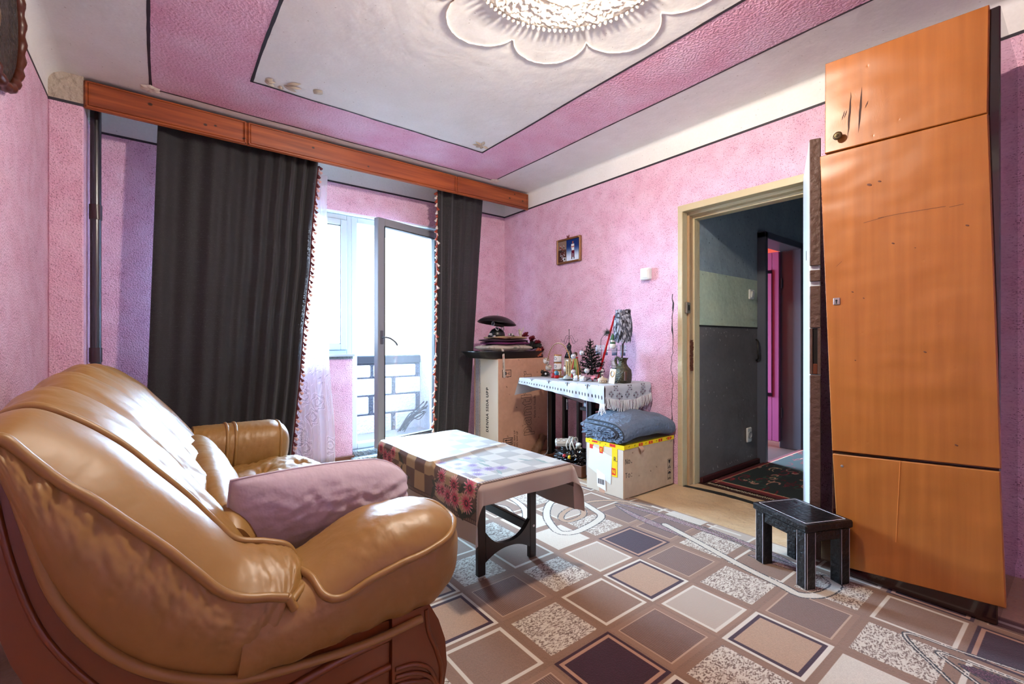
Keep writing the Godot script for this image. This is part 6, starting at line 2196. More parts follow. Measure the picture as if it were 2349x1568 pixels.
	var vp := [Vector2(0.048, 0.0), Vector2(0.052, 0.02), Vector2(0.054, 0.06), Vector2(0.05, 0.10), Vector2(0.032, 0.125), Vector2(0.024, 0.145), Vector2(0.024, 0.165), Vector2(0.034, 0.19), Vector2(0.031, 0.19), Vector2(0.020, 0.165), Vector2(0.001, 0.16)]
	b.ring(4, vp.size() - 1, func(a: float, v: float) -> Vector3:
		var k: Vector2 = vp[int(round(v * (vp.size() - 1)))]
		var th := -a * TAU + PI / 4
		return Vector3(2.79 + cos(th) * k.x * 1.25, y + k.y, -2.215 + sin(th) * k.x * 1.3), true, true)
	obj("body", b, vm, t)
	obj("curled_ear", MB.new().tube(spline([Vector3(2.77, y + 0.13, -2.25), Vector3(2.765, y + 0.165, -2.265), Vector3(2.765, y + 0.192, -2.25), Vector3(2.77, y + 0.185, -2.232)], 16), 0.009, 8), vm, t)
	obj("side_plaque", MB.new().box(Vector3(2.755, y + 0.055, -2.17), Vector3(0.02, 0.07, 0.035), 0.004), mat("plaque_brown", Color(0.30, 0.18, 0.13), 0.5), t)
	t = thing("feather_duster", "grey feather duster standing upright in the vase", "feather duster", Vector3(2.79, y + 0.16, -2.22))
	obj("stick", MB.new().tube(PackedVector3Array([Vector3(2.79, y + 0.163, -2.222), Vector3(2.79, y + 0.26, -2.215), Vector3(2.79, y + 0.34, -2.21)]), 0.0075, 8), mat("duster_stick", Color(0.24, 0.15, 0.11), 0.5), t)
	var fm := [mat("feather_grey", Color(0.34, 0.35, 0.40), 0.85, {"backlight": Color(0.2, 0.2, 0.22)}), mat("feather_dark", Color(0.13, 0.13, 0.17), 0.85), mat("feather_pale", Color(0.62, 0.63, 0.68), 0.85, {"backlight": Color(0.3, 0.3, 0.32)})]
	r.seed = 44
	for mi in 3:
		b = MB.new()
		for k in 190:
			var hy := r.randf()
			var a := r.randf() * TAU
			var base := Vector3(2.79, y + 0.325 + hy * 0.215, -2.212)
			var out := Vector3(cos(a), 0, sin(a))
			var rad := 0.052 + 0.016 * sin(hy * PI)
			var p1 := base + out * rad * 0.75 + Vector3(0, 0.018, 0)
			var p2 := base + out * rad + Vector3(0, 0.002, 0)
			var p3 := base + out * (rad * 1.05) + Vector3(0, -0.026 + 0.05 * (1.0 if hy > 0.93 else 0.0), 0)
			var sd := out.cross(Vector3.UP) * r.randf_range(0.006, 0.012)
			var curl := sd * r.randf_range(-1.6, 1.6)
			b.quad(base - sd * 0.3, base + sd * 0.3, p1 + sd, p1 - sd)
			b.quad(p1 - sd, p1 + sd, p2 + sd * 0.9 + curl * 0.5, p2 - sd * 0.9 + curl * 0.5)
			b.quad(p2 - sd * 0.9 + curl * 0.5, p2 + sd * 0.9 + curl * 0.5, p3 + sd * 0.2 + curl, p3 - sd * 0.2 + curl)
		stuff(obj("feathers", b, fm[mi], t))

func ring_path(c: Vector3, r: float, b: Basis) -> PackedVector3Array:
	var p := PackedVector3Array()
	for k in 24:
		var a := TAU * k / 24.0
		p.append(c + b * Vector3(cos(a) * r, 0, sin(a) * r))
	return p

func build_tree(y: float, silver: Material, wire: Material) -> void:
	var t := thing("tinsel_tree", "small dark tinsel tree with silver baubles on the lace cloth", "tree ornament", Vector3(2.74, y, -2.47))
	var c := Vector3(2.74, y, -2.47)
	var dk := mat("tinsel_dark", Color(0.022, 0.035, 0.038), 0.4)
	obj("trunk", MB.new().tube(PackedVector3Array([c, c + Vector3(0, 0.15, -0.01), c + Vector3(0, 0.31, -0.03)]), 0.006, 6), dk, t)
	for k in 3:
		var a := TAU * k / 3.0 + 0.4
		obj("foot", MB.new().tube(PackedVector3Array([c + Vector3(0, 0.02, 0), c + Vector3(cos(a) * 0.03, 0.018, sin(a) * 0.03), c + Vector3(cos(a) * 0.06, 0.003, sin(a) * 0.06)]), 0.004, 5), dk, t)
	var r := RandomNumberGenerator.new()
	r.seed = 15
	# branches, each wound with needles
	for lv in 6:
		var h := 0.055 + lv * 0.045
		var len: float = [0.10, 0.105, 0.088, 0.068, 0.046, 0.03][lv]
		var nb: int = [15, 15, 13, 11, 9, 6][lv]
		for k in nb:
			var a := TAU * k / nb + lv * 0.5
			var d := Vector3(cos(a), 0.18 + 0.05 * lv, sin(a)).normalized()
			var o := c + Vector3(0, h + 0.022 * (k % 2), -0.03 * h / 0.3)
			var b := MB.new()
			b.tube(PackedVector3Array([o, o + d * len * 0.5, o + d * len + Vector3(0, 0.008, 0)]), 0.0015, 4, false)
			for i in int(len * 800):
				var p := o + d * len * r.randf_range(0.12, 1.0)
				var nd := (Vector3(r.randfn(), r.randfn(), r.randfn()).normalized() + d * 0.5).normalized()
				var s := nd.cross(Vector3(0.3, 1, 0.2)).normalized() * 0.003
				var q := p + nd * r.randf_range(0.014, 0.024)
				b.tri(p - s, p + s, q)
			obj("branch", b, dk, t)
	var top := MB.new()
	for i in 200:
		var p := c + Vector3(0, r.randf_range(0.27, 0.335), -0.03)
		var nd := Vector3(r.randfn(), r.randfn() * 0.6 + 0.4, r.randfn()).normalized()
		var s := nd.cross(Vector3(0.3, 1, 0.2)).normalized() * 0.0018
		top.tri(p - s, p + s, p + nd * 0.016)
	stuff(obj("tip", top, dk, t))
	var balls := [[-2.60, 0.195, "upper left of the little dark tree"], [-2.535, 0.222, "near the top of the little dark tree"], [-2.455, 0.085, "low in the middle of the little dark tree"], [-2.60, 0.068, "low on the far side of the little dark tree"]]
	for q in balls:
		var at := Vector3(2.655 + (0.03 if q[1] > 0.2 else 0.0), y + q[1], q[0])
		var o := thing("bauble", "silver bauble hanging " + q[2], "bauble", at, 0.0, "silver baubles on the little tree")
		obj("ball", MB.new().ball(at, Vector3.ONE * 0.021, 16, 12), silver, o)
		obj("cap", MB.new().lathe(PackedVector2Array([Vector2(0.007, 0.018), Vector2(0.007, 0.025), Vector2(0.001, 0.026)]), 8, Transform3D(Basis(), at)), wire, o)
		obj("hook", MB.new().tube(PackedVector3Array([at + Vector3(0, 0.025, 0), at + Vector3(0.004, 0.036, 0), at + Vector3(0.014, 0.04, 0)]), 0.001, 4), wire, o)

# ---------------------------------------------------------------- things on the tall carton
func build_carton_top() -> void:
	var black: Material = mats["ornament_black"]
	var silver: Material = mats["ornament_silver"]
	var zc := -3.50
	var t := thing("black_tray", "flat black tray with raised rim on top of the tall carton", "tray", Vector3(2.6, 0.908, zc))
	var prof := [Vector2(0.30, 0.0), Vector2(0.33, 0.004), Vector2(0.40, 0.062), Vector2(0.405, 0.066), Vector2(0.395, 0.066), Vector2(0.325, 0.012), Vector2(0.001, 0.010)]
	var b := MB.new()
	b.ring(48, 6, func(a: float, v: float) -> Vector3:
		var k: Vector2 = prof[int(round(v * 6))]
		var th := -a * TAU
		var c := cos(th)
		var s := sin(th)
		var q := pow(pow(absf(c), 5) + pow(absf(s), 5), -0.2)
		return Vector3(2.62 + c * q * k.x, 0.908 + k.y, zc + s * q * k.x * 0.50), true, true)
	obj("shell", b, mat("tray_black", Color(0.06, 0.06, 0.065), 0.4), t)

	# printed folded cushions
	var im := Image.create_empty(256, 256, false, Image.FORMAT_RGB8)
	im.fill(Color(0.66, 0.63, 0.58))
	var r := RandomNumberGenerator.new()
	r.seed = 6
	for k in 60:
		stamp_leaf(im, Vector2(r.randf() * 256, r.randf() * 256), r.randf_range(10, 26), r.randf_range(3, 8), r.randf() * TAU, [Color(0.40, 0.43, 0.38), Color(0.52, 0.50, 0.46), Color(0.78, 0.74, 0.68), Color(0.62, 0.48, 0.44)][k % 4])
	var pm := mat("leaf_print", Color.WHITE, 0.85, {"tex": ImageTexture.create_from_image(im), "tri": 3.0, "rim": 0.3})
	var layer := func(x0: float, x1: float, y0: float, y1: float, zz: float, dz: float, pw: float) -> MB:
		var m := MB.new()
		m.ring(56, 14, func(a: float, v: float) -> Vector3:
			var th := -a * TAU
			var e := pow(sin(PI * clampf(v, 0.02, 0.98)), 0.28)
			var c := cos(th)
			var s := sin(th)
			var q := pow(pow(absf(c), pw) + pow(absf(s), pw), -1.0 / pw)
			return Vector3(lerpf(x0, x1, (c * q * e + 1) / 2) + 0.004 * sin(th * 7.0), lerpf(y0, y1, v) + 0.003 * sin(th * 5.0 + v * 3.0), zz + s * q * e * dz), true, true)
		return m
	for k in 2:
		var c := thing("seat_pad", ["pale leaf printed seat pad on the black tray", "leaf printed seat pad, upper of two, with a hanging ribbon"][k], "cushion", Vector3(2.6, 0.92 + 0.055 * k, zc), 0.0, "")
		obj("pad", layer.call(2.33 + 0.02 * k, 2.90, 0.918 + k * 0.057, 0.978 + k * 0.057, zc, 0.16, 6.0), pm, c)
		if k == 1:
			var rb := MB.new()
			var sp := spline([Vector3(2.475, 1.00, -3.33), Vector3(2.478, 0.97, -3.316), Vector3(2.482, 0.88, -3.312), Vector3(2.488, 0.79, -3.314), Vector3(2.49, 0.735, -3.312)], 24)
			for k2 in 23:
				var w := Vector3(0.010, 0, 0.002)
				rb.quad(sp[k2] - w, sp[k2] + w, sp[k2 + 1] + w, sp[k2 + 1] - w)
				rb.quad(sp[k2] - w + Vector3(0, 0, 0.003), sp[k2 + 1] - w + Vector3(0, 0, 0.003), sp[k2 + 1] + w + Vector3(0, 0, 0.003), sp[k2] + w + Vector3(0, 0, 0.003))
			obj("ribbon", rb, pm, c)
	var cloths := [["folded purple cloth on the leaf printed pads", Color(0.36, 0.07, 0.30), 2.40, 2.88], ["folded dark plum cloth on the purple cloth", Color(0.17, 0.06, 0.14), 2.38, 2.86], ["folded cream striped cloth on top of the cloth pile", Color(0.62, 0.52, 0.40), 2.44, 2.84]]
	for k in 3:
		var c := thing("folded_cloth", cloths[k][0], "cloth", Vector3(2.62, 1.035 + 0.026 * k, zc))
		obj("fold", layer.call(cloths[k][2], cloths[k][3], 1.034 + 0.026 * k, 1.062 + 0.026 * k, zc + 0.005, 0.14, 5.0), mat("cloth_%d" % k, cloths[k][1], 0.8, {"rim": 0.3}), c)
		if k == 2:
			for s in 2:
				obj("stripe", layer.call(2.46, 2.62 + 0.1 * s, 1.092 + 0.010 * s, 1.100 + 0.010 * s, zc + 0.008, 0.143, 5.0), mat("cloth_stripe_%d" % s, [Color(0.45, 0.12, 0.12), Color(0.70, 0.62, 0.42)][s], 0.8), c)
	# black round figure under a black umbrella
	var y := 1.114
	t = thing("umbrella_figurine", "black round figurine with silver ringed eyes under a black umbrella", "figurine", Vector3(2.56, y, zc))
	obj("body", lathe_at([Vector2(0.001, 0), Vector2(0.072, 0.0), Vector2(0.076, 0.02), Vector2(0.07, 0.05), Vector2(0.05, 0.075), Vector2(0.02, 0.088), Vector2(0.001, 0.09)], Vector3(2.545, y - 0.01, zc), 24), black, t)
	for s in [-1.0, 1.0]:
		obj("eye_ring", MB.new().tube(ring_path(Vector3(2.545 + s * 0.032, y + 0.072, zc + 0.045), 0.016, Basis(Vector3.RIGHT, 1.2)), 0.005, 6, false, true), silver, t)
	obj("neck", MB.new().tube(PackedVector3Array([Vector3(2.545, y + 0.07, zc), Vector3(2.545, y + 0.12, zc), Vector3(2.555, y + 0.18, zc)]), 0.006, 6), black, t)
	obj("spyglass", MB.new().tube(PackedVector3Array([Vector3(2.485, y + 0.118, zc + 0.02), Vector3(2.54, y + 0.112, zc + 0.02), Vector3(2.60, y + 0.104, zc + 0.02)]), 0.020, 14), black, t)
	obj("lens_ring", MB.new().tube(ring_path(Vector3(2.484, y + 0.118, zc + 0.02), 0.019, Basis(Vector3.BACK, PI / 2)), 0.004, 6, false, true), silver, t)
	var um := PackedVector2Array()
	for k in 9:
		var a := k / 8.0 * 1.15
		um.append(Vector2(sin(a) * 0.205, cos(a) * 0.125 - 0.125))
	for k in 9:
		var a := (8 - k) / 8.0 * 1.15
		um.append(Vector2(sin(a) * 0.201, cos(a) * 0.121 - 0.126))
	obj("umbrella", MB.new().lathe(um, 24, Transform3D(Basis(Vector3.BACK, -0.12), Vector3(2.55, y + 0.195, zc))), black, t)
	obj("umbrella_tip", MB.new().tube(PackedVector3Array([Vector3(2.55, y + 0.192, zc), Vector3(2.551, y + 0.205, zc), Vector3(2.552, y + 0.212, zc)]), 0.004, 6), silver, t)
	for k in 2:
		var p := Vector3([2.445, 2.66][k], y - 0.012, zc + 0.06)
		t = thing("silver_trinket", ["silver beaded trinket at the far side of the black figurine", "silver and black beaded trinket beside the flowers"][k], "trinket", p)
		for i in 7:
			obj("bead", MB.new().ball(p + Vector3((hsh(i, k) - 0.5) * 0.08, 0.011 + 0.018 * (i % 2), (hsh(i, k + 5) - 0.5) * 0.05), Vector3.ONE * (0.010 + 0.005 * hsh(i, 9)), 10, 8), silver if i % 3 else black, t)
	# flowers
	var leafm := mat("artificial_leaf", Color(0.05, 0.085, 0.07), 0.5)
	var crim := mat("crimson_petal", Color(0.40, 0.03, 0.12), 0.6)
	var peach := mat("peach_petal", Color(0.80, 0.42, 0.32), 0.6)
	var petal := func(at: Vector3, d: Vector3, up: Vector3, len: float, wid: float, cup: float) -> MB:
		var m := MB.new()
		var sd := d.cross(up).normalized()
		m.grid(5, 5, func(u: float, v: float) -> Vector3:
			var x := (u - 0.5) * 2.0
			return at + d * len * v + sd * wid * x * sin(PI * clampf(v * 0.75 + 0.2, 0, 1)) + up * (cup * (x * x * 0.6 + v * v)))
		return m
	t = thing("flower_bunch", "bunch of artificial crimson flowers with dark leaves on the tall carton", "flowers", Vector3(2.92, 0.93, zc))
	for k in 16:
		var d := Vector3(hsh(k, 1) - 0.5, 0.15 + 0.3 * hsh(k, 2), hsh(k, 3) - 0.4).normalized()
		obj("leaf", petal.call(Vector3(2.93, 1.0, zc + 0.03), d, Vector3.UP, 0.11 + 0.03 * hsh(k, 4), 0.034, -0.03), leafm, t)
	var heads := [Vector3(2.86, 1.12, zc + 0.03), Vector3(2.93, 1.085, zc + 0.05), Vector3(3.005, 1.045, zc + 0.04), Vector3(3.02, 0.975, zc + 0.07)]
	for h in heads:
		var b2 := MB.new()
		for k in 22:
			var d := Vector3(hsh(k, h.x) - 0.5, hsh(k, 7) - 0.25, hsh(k, h.y) - 0.3).normalized()
			b2.add(petal.call(h, d, Vector3(d.y, d.z, d.x), 0.038, 0.014, 0.012))
		obj("bloom", b2, crim, t)
	obj("stem", MB.new().tube(spline([Vector3(2.80, 0.985, zc + 0.1), Vector3(2.88, 1.0, zc + 0.06), Vector3(2.95, 1.02, zc + 0.04)], 8), 0.004, 5), leafm, t)
	t = thing("rose", "single peach artificial rose at the front edge of the tall carton", "rose", Vector3(2.935, 0.955, -3.36))
	var rc := Vector3(2.935, 0.962, -3.365)
	for ringi in 4:
		var n: int = [7, 6, 5, 3][ringi]
		for k in n:
			var a := TAU * k / n + ringi * 0.5
			var rad: float = [0.034, 0.026, 0.017, 0.009][ringi]
			var d := Vector3(cos(a), sin(a), 0.25 + 0.35 * ringi).normalized()
			obj("petal", petal.call(rc + Vector3(cos(a), sin(a), 0) * rad * 0.25 + Vector3(0, 0, 0.004 * ringi), d, Vector3(-cos(a) * 0.4, -sin(a) * 0.4, 1).normalized(), rad * 1.25, rad * 0.75, 0.010), peach if ringi % 2 else mat("peach_pale", Color(0.85, 0.55, 0.43), 0.6), t)
	obj("stem", MB.new().tube(spline([rc + Vector3(0, -0.01, -0.01), rc + Vector3(0.01, -0.03, -0.05), rc + Vector3(0.02, -0.04, -0.10)], 8), 0.004, 5), leafm, t)
	t = thing("white_bird", "small white bird ornament behind the crimson flowers", "ornament", Vector3(2.83, 1.11, zc - 0.02))
	b = MB.new()
	b.ball(Vector3(2.83, 1.145, zc), Vector3(0.018, 0.030, 0.018), 12, 9, Basis(Vector3.BACK, 0.4))
	b.ball(Vector3(2.818, 1.176, zc), Vector3.ONE * 0.012, 10, 8)
	b.lathe(PackedVector2Array([Vector2(0.004, 0), Vector2(0.0004, 0.016)]), 6, Transform3D(Basis(Vector3.BACK, 1.4), Vector3(2.808, 1.176, zc)))
	b.lathe(PackedVector2Array([Vector2(0.001, 0), Vector2(0.016, 0.0), Vector2(0.012, 0.02), Vector2(0.002, 0.022)]), 10, Transform3D(Basis(), Vector3(2.832, 1.108, zc)))
	obj("body", b, mat("bird_white", Color(0.74, 0.70, 0.62), 0.5), t)
	obj("tail", petal.call(Vector3(2.84, 1.15, zc), Vector3(0.3, 1, 0), Vector3(1, -0.3, 0).normalized(), 0.06, 0.012, 0.01), mats["bird_white"], t)

# ---------------------------------------------------------------- floor by the side table
func build_floor_things() -> void:
	var blk := mat("bin_bag", Color(0.03, 0.03, 0.035), 0.25)
	var white: Material = mats["switch_white"]
	var t := thing("wooden_tray", "brown wooden tray on the floor under the side table", "tray", Vector3(2.72, 0, -2.66))
	var wd := mat("tray_wood", Color(0.36, 0.20, 0.11), 0.5)
	obj("bottom", MB.new().box(Vector3(2.74, 0.02, -2.66), Vector3(0.32, 0.02, 0.44), 0.004), wd, t)
	for s in [[2.585, -2.66, 0.014, 0.44], [2.895, -2.66, 0.014, 0.44], [2.74, -2.445, 0.32, 0.014], [2.74, -2.875, 0.32, 0.014]]:
		obj("side", MB.new().box(Vector3(s[0], 0.055, s[1]), Vector3(s[2], 0.09, s[3]), 0.003, Basis()), wd, t)
	t = thing("black_bag", "crumpled black plastic bag lying in the wooden tray", "plastic bag", Vector3(2.74, 0.03, -2.66))
	var n := FastNoiseLite.new()
	n.frequency = 14.0
	n.seed = 9
	var b := MB.new()
	b.ring(60, 30, func(a: float, v: float) -> Vector3:
		var th := -a * TAU
		var ph := (v - 0.5) * PI * 0.99
		var d := Vector3(cos(th) * cos(ph), sin(ph), sin(th) * cos(ph))
		var k := 1.0 + 0.45 * n.get_noise_3d(d.x * 0.35, d.y * 0.35, d.z * 0.35)
		var p := Vector3(2.74, 0.10, -2.66) + d * Vector3(0.14, 0.085, 0.20) * k
		p.y = maxf(p.y, 0.032)
		return p)
	obj("film", b, blk, t)
	t = thing("power_strip", "white extension socket with its coiled cable on the black bag", "power strip", Vector3(2.72, 0.2, -2.72))
	var bs := Basis(Vector3.UP, 0.9) * Basis(Vector3.BACK, 0.5)
	obj("housing", MB.new().box(Vector3(2.70, 0.215, -2.76), Vector3(0.065, 0.05, 0.14), 0.01, bs), white, t)
	for k in 3:
		obj("socket_well", MB.new().lathe(PackedVector2Array([Vector2(0.019, 0.0), Vector2(0.019, 0.003), Vector2(0.016, 0.003), Vector2(0.014, -0.002), Vector2(0.0005, -0.002)]), 14, Transform3D(bs, Vector3(2.70, 0.215, -2.76) + bs * Vector3(0, 0.025, -0.045 + 0.045 * k))), mats["socket_grey"], t)
	var coil := []
	for k in 40:
		var a := k * 0.62
		coil.append(Vector3(2.71 + 0.035 * cos(a) + 0.01 * sin(k * 0.9), 0.215 + 0.058 * sin(a), -2.70 + 0.002 * k + 0.02 * cos(a * 0.5)))
	obj("cable", MB.new().tube(spline(coil, 220), 0.0055, 7), white, t)
	obj("plug", lathe_at([Vector2(0.001, -0.02), Vector2(0.017, -0.02), Vector2(0.017, 0.008), Vector2(0.008, 0.024), Vector2(0.001, 0.026)], Vector3(2.70, 0.225, -2.585), 14, Basis(Vector3.RIGHT, 1.1)), white, t)
	for k in 2:
		t = thing("plastic_ball", ["small red ball half hidden in the black bag", "small yellow ball beside the red one in the black bag"][k], "ball", Vector3(2.60, 0.12, -2.66 + 0.06 * k))
		obj("ball", MB.new().ball(Vector3(2.61, 0.135, -2.66 + 0.06 * k), Vector3.ONE * 0.016, 12, 8), mat("ball_%d" % k, [Color(0.6, 0.05, 0.1), Color(0.85, 0.7, 0.1)][k], 0.35), t)
	# crumpled paper roll
	t = thing("paper_roll", "crumpled roll of brown wrapping paper leaning on the tall carton", "paper roll", Vector3(2.84, 0, -3.22))
	b = MB.new()
	b.ring(26, 16, func(a: float, v: float) -> Vector3:
		var th := -a * TAU
		var c := Vector3(2.74, 0.015, -3.19).lerp(Vector3(2.90, 0.165, -3.235), v)
		var rr := lerpf(0.045, 0.030, v) * (1.0 + 0.35 * (hsh(floorf(a * 26), floorf(v * 16)) - 0.5)) * (1.25 if v > 0.9 else 1.0)
		var ax := Vector3(0.7, 0.7, -0.2).normalized()
		var nx := ax.cross(Vector3.UP).normalized()
		var p := c + (nx * cos(th) + ax.cross(nx) * sin(th)) * rr
		p.y = maxf(p.y, 0.003)
		return p)
	obj("paper", b, mat("kraft_paper", Color(0.40, 0.29, 0.20), 0.6, {"twoside": 1}), t)
	# router with its wire behind the quilt
	t = thing("router", "small grey router on a black bracket beside the folded quilt", "router", Vector3(2.62, 0.60, -2.42))
	obj("bracket", MB.new().box(Vector3(2.66, 0.545, -2.40), Vector3(0.16, 0.024, 0.12), 0.003), mats["black_lacquer"], t)
	obj("case", MB.new().box(Vector3(2.65, 0.575, -2.40), Vector3(0.10, 0.036, 0.09), 0.008), mat("router_grey", Color(0.55, 0.55, 0.58), 0.4), t)
	obj("cable", MB.new().tube(spline([Vector3(2.62, 0.585, -2.44), Vector3(2.60, 0.66, -2.445), Vector3(2.61, 0.70, -2.40), Vector3(2.66, 0.715, -2.35)], 20), 0.0035, 6), mats["router_grey"], t)

# ---------------------------------------------------------------- on the walls
func build_wall_things() -> void:
	# photograph frame
	var im := Image.create_empty(192, 144, false, Image.FORMAT_RGB8)
	for y in 144:
		for x in 192:
			var c := Color(0.50, 0.42, 0.37)
			if x > 76:
				c = Color(0.05, 0.16, 0.40).lerp(Color(0.84, 0.90, 0.96), smoothstep(0.25, 0.85, y / 144.0))
			elif y > 60:
				c = Color(0.30, 0.18, 0.16)
			im.set_pixel(x, y, c)
	# a standing figure with folded arms
	for r in [[120, 34, 26, 28, Color(0.86, 0.88, 0.88)], [124, 60, 22, 16, Color(0.86, 0.88, 0.88)], [118, 48, 30, 9, Color(0.66, 0.42, 0.40)], [122, 76, 26, 20, Color(0.34, 0.03, 0.13)], [122, 96, 11, 26, Color(0.34, 0.03, 0.13)], [137, 96, 11, 26, Color(0.34, 0.03, 0.13)], [121, 122, 8, 12, Color(0.2, 0.2, 0.24)], [141, 122, 8, 12, Color(0.2, 0.2, 0.24)], [128, 16, 12, 16, Color(0.58, 0.34, 0.33)]]:
		im.fill_rect(Rect2i(r[0], r[1], r[2], r[3]), r[4])
	var r := RandomNumberGenerator.new()
	r.seed = 4
	for k in 70:
		var q := Vector2i(r.randi_range(12, 60), r.randi_range(26, 130))
		im.fill_rect(Rect2i(q.x, q.y, r.randi_range(3, 8), r.randi_range(3, 9)), [Color(0.08, 0.08, 0.12), Color(0.14, 0.14, 0.18), Color(0.62, 0.5, 0.46), Color(0.5, 0.1, 0.12), Color(0.75, 0.75, 0.78)][k % 5])
	im.fill_rect(Rect2i(48, 114, 24, 26), Color(0.80, 0.80, 0.80))
	im.fill_rect(Rect2i(55, 119, 11, 14), Color(0.15, 0.15, 0.16))
	im.fill_rect(Rect2i(74, 0, 3, 144), Color(0.45, 0.38, 0.22))
	var x := 3.046
	var z0 := -3.196
	var z1 := -2.884
	var t := thing("picture_frame", "gilt picture frame holding snapshots, hung on the pink wall", "picture frame", Vector3(x, 1.92, -3.04))
	var gilt := mat("gilt_frame", Color(0.46, 0.30, 0.16), 0.4, {"metal": 0.3})
	for s in [[z0, z0 + 0.018, 1.800, 2.034], [z1 - 0.018, z1, 1.800, 2.034], [z0 + 0.018, z1 - 0.018, 1.800, 1.818], [z0 + 0.018, z1 - 0.018, 2.016, 2.034]]:
		obj("moulding", MB.new().box(Vector3(x - 0.006, (s[2] + s[3]) / 2, (s[0] + s[1]) / 2), Vector3(0.026, s[3] - s[2], s[1] - s[0]), 0.004), gilt, t)
	var pb := MB.new()
	pb.quad(Vector3(x - 0.008, 2.018, z0 + 0.016), Vector3(x - 0.008, 2.018, z1 - 0.016), Vector3(x - 0.008, 1.816, z1 - 0.016), Vector3(x - 0.008, 1.816, z0 + 0.016))
	obj("photographs", pb, mat("snapshots", Color.WHITE, 0.25, {"tex": ImageTexture.create_from_image(im)}), t)
	obj("backing", MB.new().box(Vector3(x + 0.003, 1.917, (z0 + z1) / 2), Vector3(0.012, 0.21, 0.29), 0.0), gilt, t)
	obj("hanger_bow", MB.new().tube(spline([Vector3(x - 0.006, 2.036, -3.05), Vector3(x - 0.008, 2.058, -3.062), Vector3(x - 0.006, 2.042, -3.048), Vector3(x - 0.008, 2.06, -3.034), Vector3(x - 0.006, 2.034, -3.046)], 24), 0.004, 6), mat("bow_red", Color(0.4, 0.08, 0.08), 0.7), t)
	# light switch
	t = thing("light_switch", "white surface light switch on the pink wall near the door", "light switch", Vector3(3.05, 1.595, -2.18))
	var w := mat("switch_ivory", Color(0.86, 0.88, 0.86), 0.3)
	obj("box", MB.new().box(Vector3(3.033, 1.595, -2.18), Vector3(0.046, 0.092, 0.084), 0.008), w, t)
	obj("rocker", MB.new().box(Vector3(3.008, 1.595, -2.18), Vector3(0.010, 0.066, 0.060), 0.004, Basis(Vector3.BACK, 0.06)), w, t)

	# oval carved plaque at the upper left
	var dk := mat("carved_dark", Color.WHITE, 0.35, {"tex": mottled(256, Color(0.06, 0.06, 0.06), Color(0.26, 0.22, 0.15), 0.03, 95, 200, Color(0.5, 0.42, 0.3)), "tri": 4.0, "bump": noise_tex(0.04, 256), "bs": 0.8})
	var amber := mat("carved_rim", Color(0.30, 0.13, 0.06), 0.35)
	var c := Vector3(LX, 2.36, -2.54)
	t = thing("oval_plaque", "dark oval carved plaque with knobbly rim, high on the left wall", "wall plaque", c)
	var ov := MB.new()
	ov.ring(64, 12, func(a: float, v: float) -> Vector3:
		var th := -a * TAU
		var rad := 1.0 - v * 0.98
		var h := 0.012 + 0.012 * sin(v * 9.0) * (1 - v) + 0.016 * v
		return c + Vector3(0.002 + h, sin(th) * 0.31 * rad, cos(th) * 0.30 * rad))
	obj("relief_panel", ov, dk, t)
	var rp := PackedVector3Array()
	var rr := PackedFloat32Array()
	for k in 120:
		var a := TAU * k / 120.0
		rp.append(c + Vector3(0.024, sin(a) * 0.315, cos(a) * 0.305))
		rr.append(0.019 + 0.004 * sin(a * 24.0))
	obj("rim", MB.new().tube(rp, rr, 8, false, true), amber, t)
	for k in 5:
		var a := -0.35 + k * 0.10
		obj("rim_knob", MB.new().ball(c + Vector3(0.032, sin(a) * 0.33, cos(a) * 0.325), Vector3.ONE * (0.017 + 0.005 * (k % 2)), 10, 8), dk, t)
	for k in 4:
		var a := 0.5 + k * 0.12
		obj("rim_knob", MB.new().ball(c + Vector3(0.032, sin(a) * 0.33, cos(a) * 0.32), Vector3.ONE * (0.016 + 0.006 * (k % 2)), 10, 8), dk, t)
	obj("figure", MB.new().ball(c + Vector3(0.035, 0.02, 0.17), Vector3(0.016, 0.12, 0.05), 14, 10, Basis(Vector3.RIGHT, 0.3)), mat("plaque_pale", Color(0.42, 0.44, 0.36), 0.4), t)
	obj("leaf_relief", MB.new().ball(c + Vector3(0.034, -0.15, 0.13), Vector3(0.012, 0.08, 0.03), 12, 8, Basis(Vector3.RIGHT, -0.5)), mat("plaque_tan", Color(0.36, 0.27, 0.16), 0.4), t)

# ---------------------------------------------------------------- sofa
var wr := FastNoiseLite.new()

const BACK := [Vector2(-0.10, 0.36), Vector2(-0.16, 0.52), Vector2(-0.225, 0.74), Vector2(-0.262, 0.88), Vector2(-0.245, 0.955), Vector2(-0.19, 0.985), Vector2(-0.125, 0.955), Vector2(-0.055, 0.895), Vector2(0.005, 0.820), Vector2(0.058, 0.748), Vector2(0.105, 0.675), Vector2(0.15, 0.605), Vector2(0.185, 0.54), Vector2(0.205, 0.47), Vector2(0.20, 0.40), Vector2(0.06, 0.35)]
const FRONT := [Vector2(-0.262, 0.88), Vector2(-0.245, 0.955), Vector2(-0.19, 0.985), Vector2(-0.125, 0.955), Vector2(-0.055, 0.895), Vector2(0.005, 0.820), Vector2(0.058, 0.748), Vector2(0.105, 0.675), Vector2(0.15, 0.612), Vector2(0.21, 0.588), Vector2(0.262, 0.560), Vector2(0.288, 0.510)]

func closed2(pts: Array, t: float) -> Vector2:
	var m := pts.size()
	var x := fposmod(t, 1.0) * m
	var i := int(x) % m
	var b: Vector2 = pts[i]
	return b.cubic_interpolate(pts[(i + 1) % m], pts[(i - 1 + m) % m], pts[(i + 2) % m], x - floorf(x))

func crest_drop(z: float, y: float) -> float:
	return -0.042 * pow((z + 2.0) / 0.80, 2.0) * smoothstep(0.5, 0.95, y)

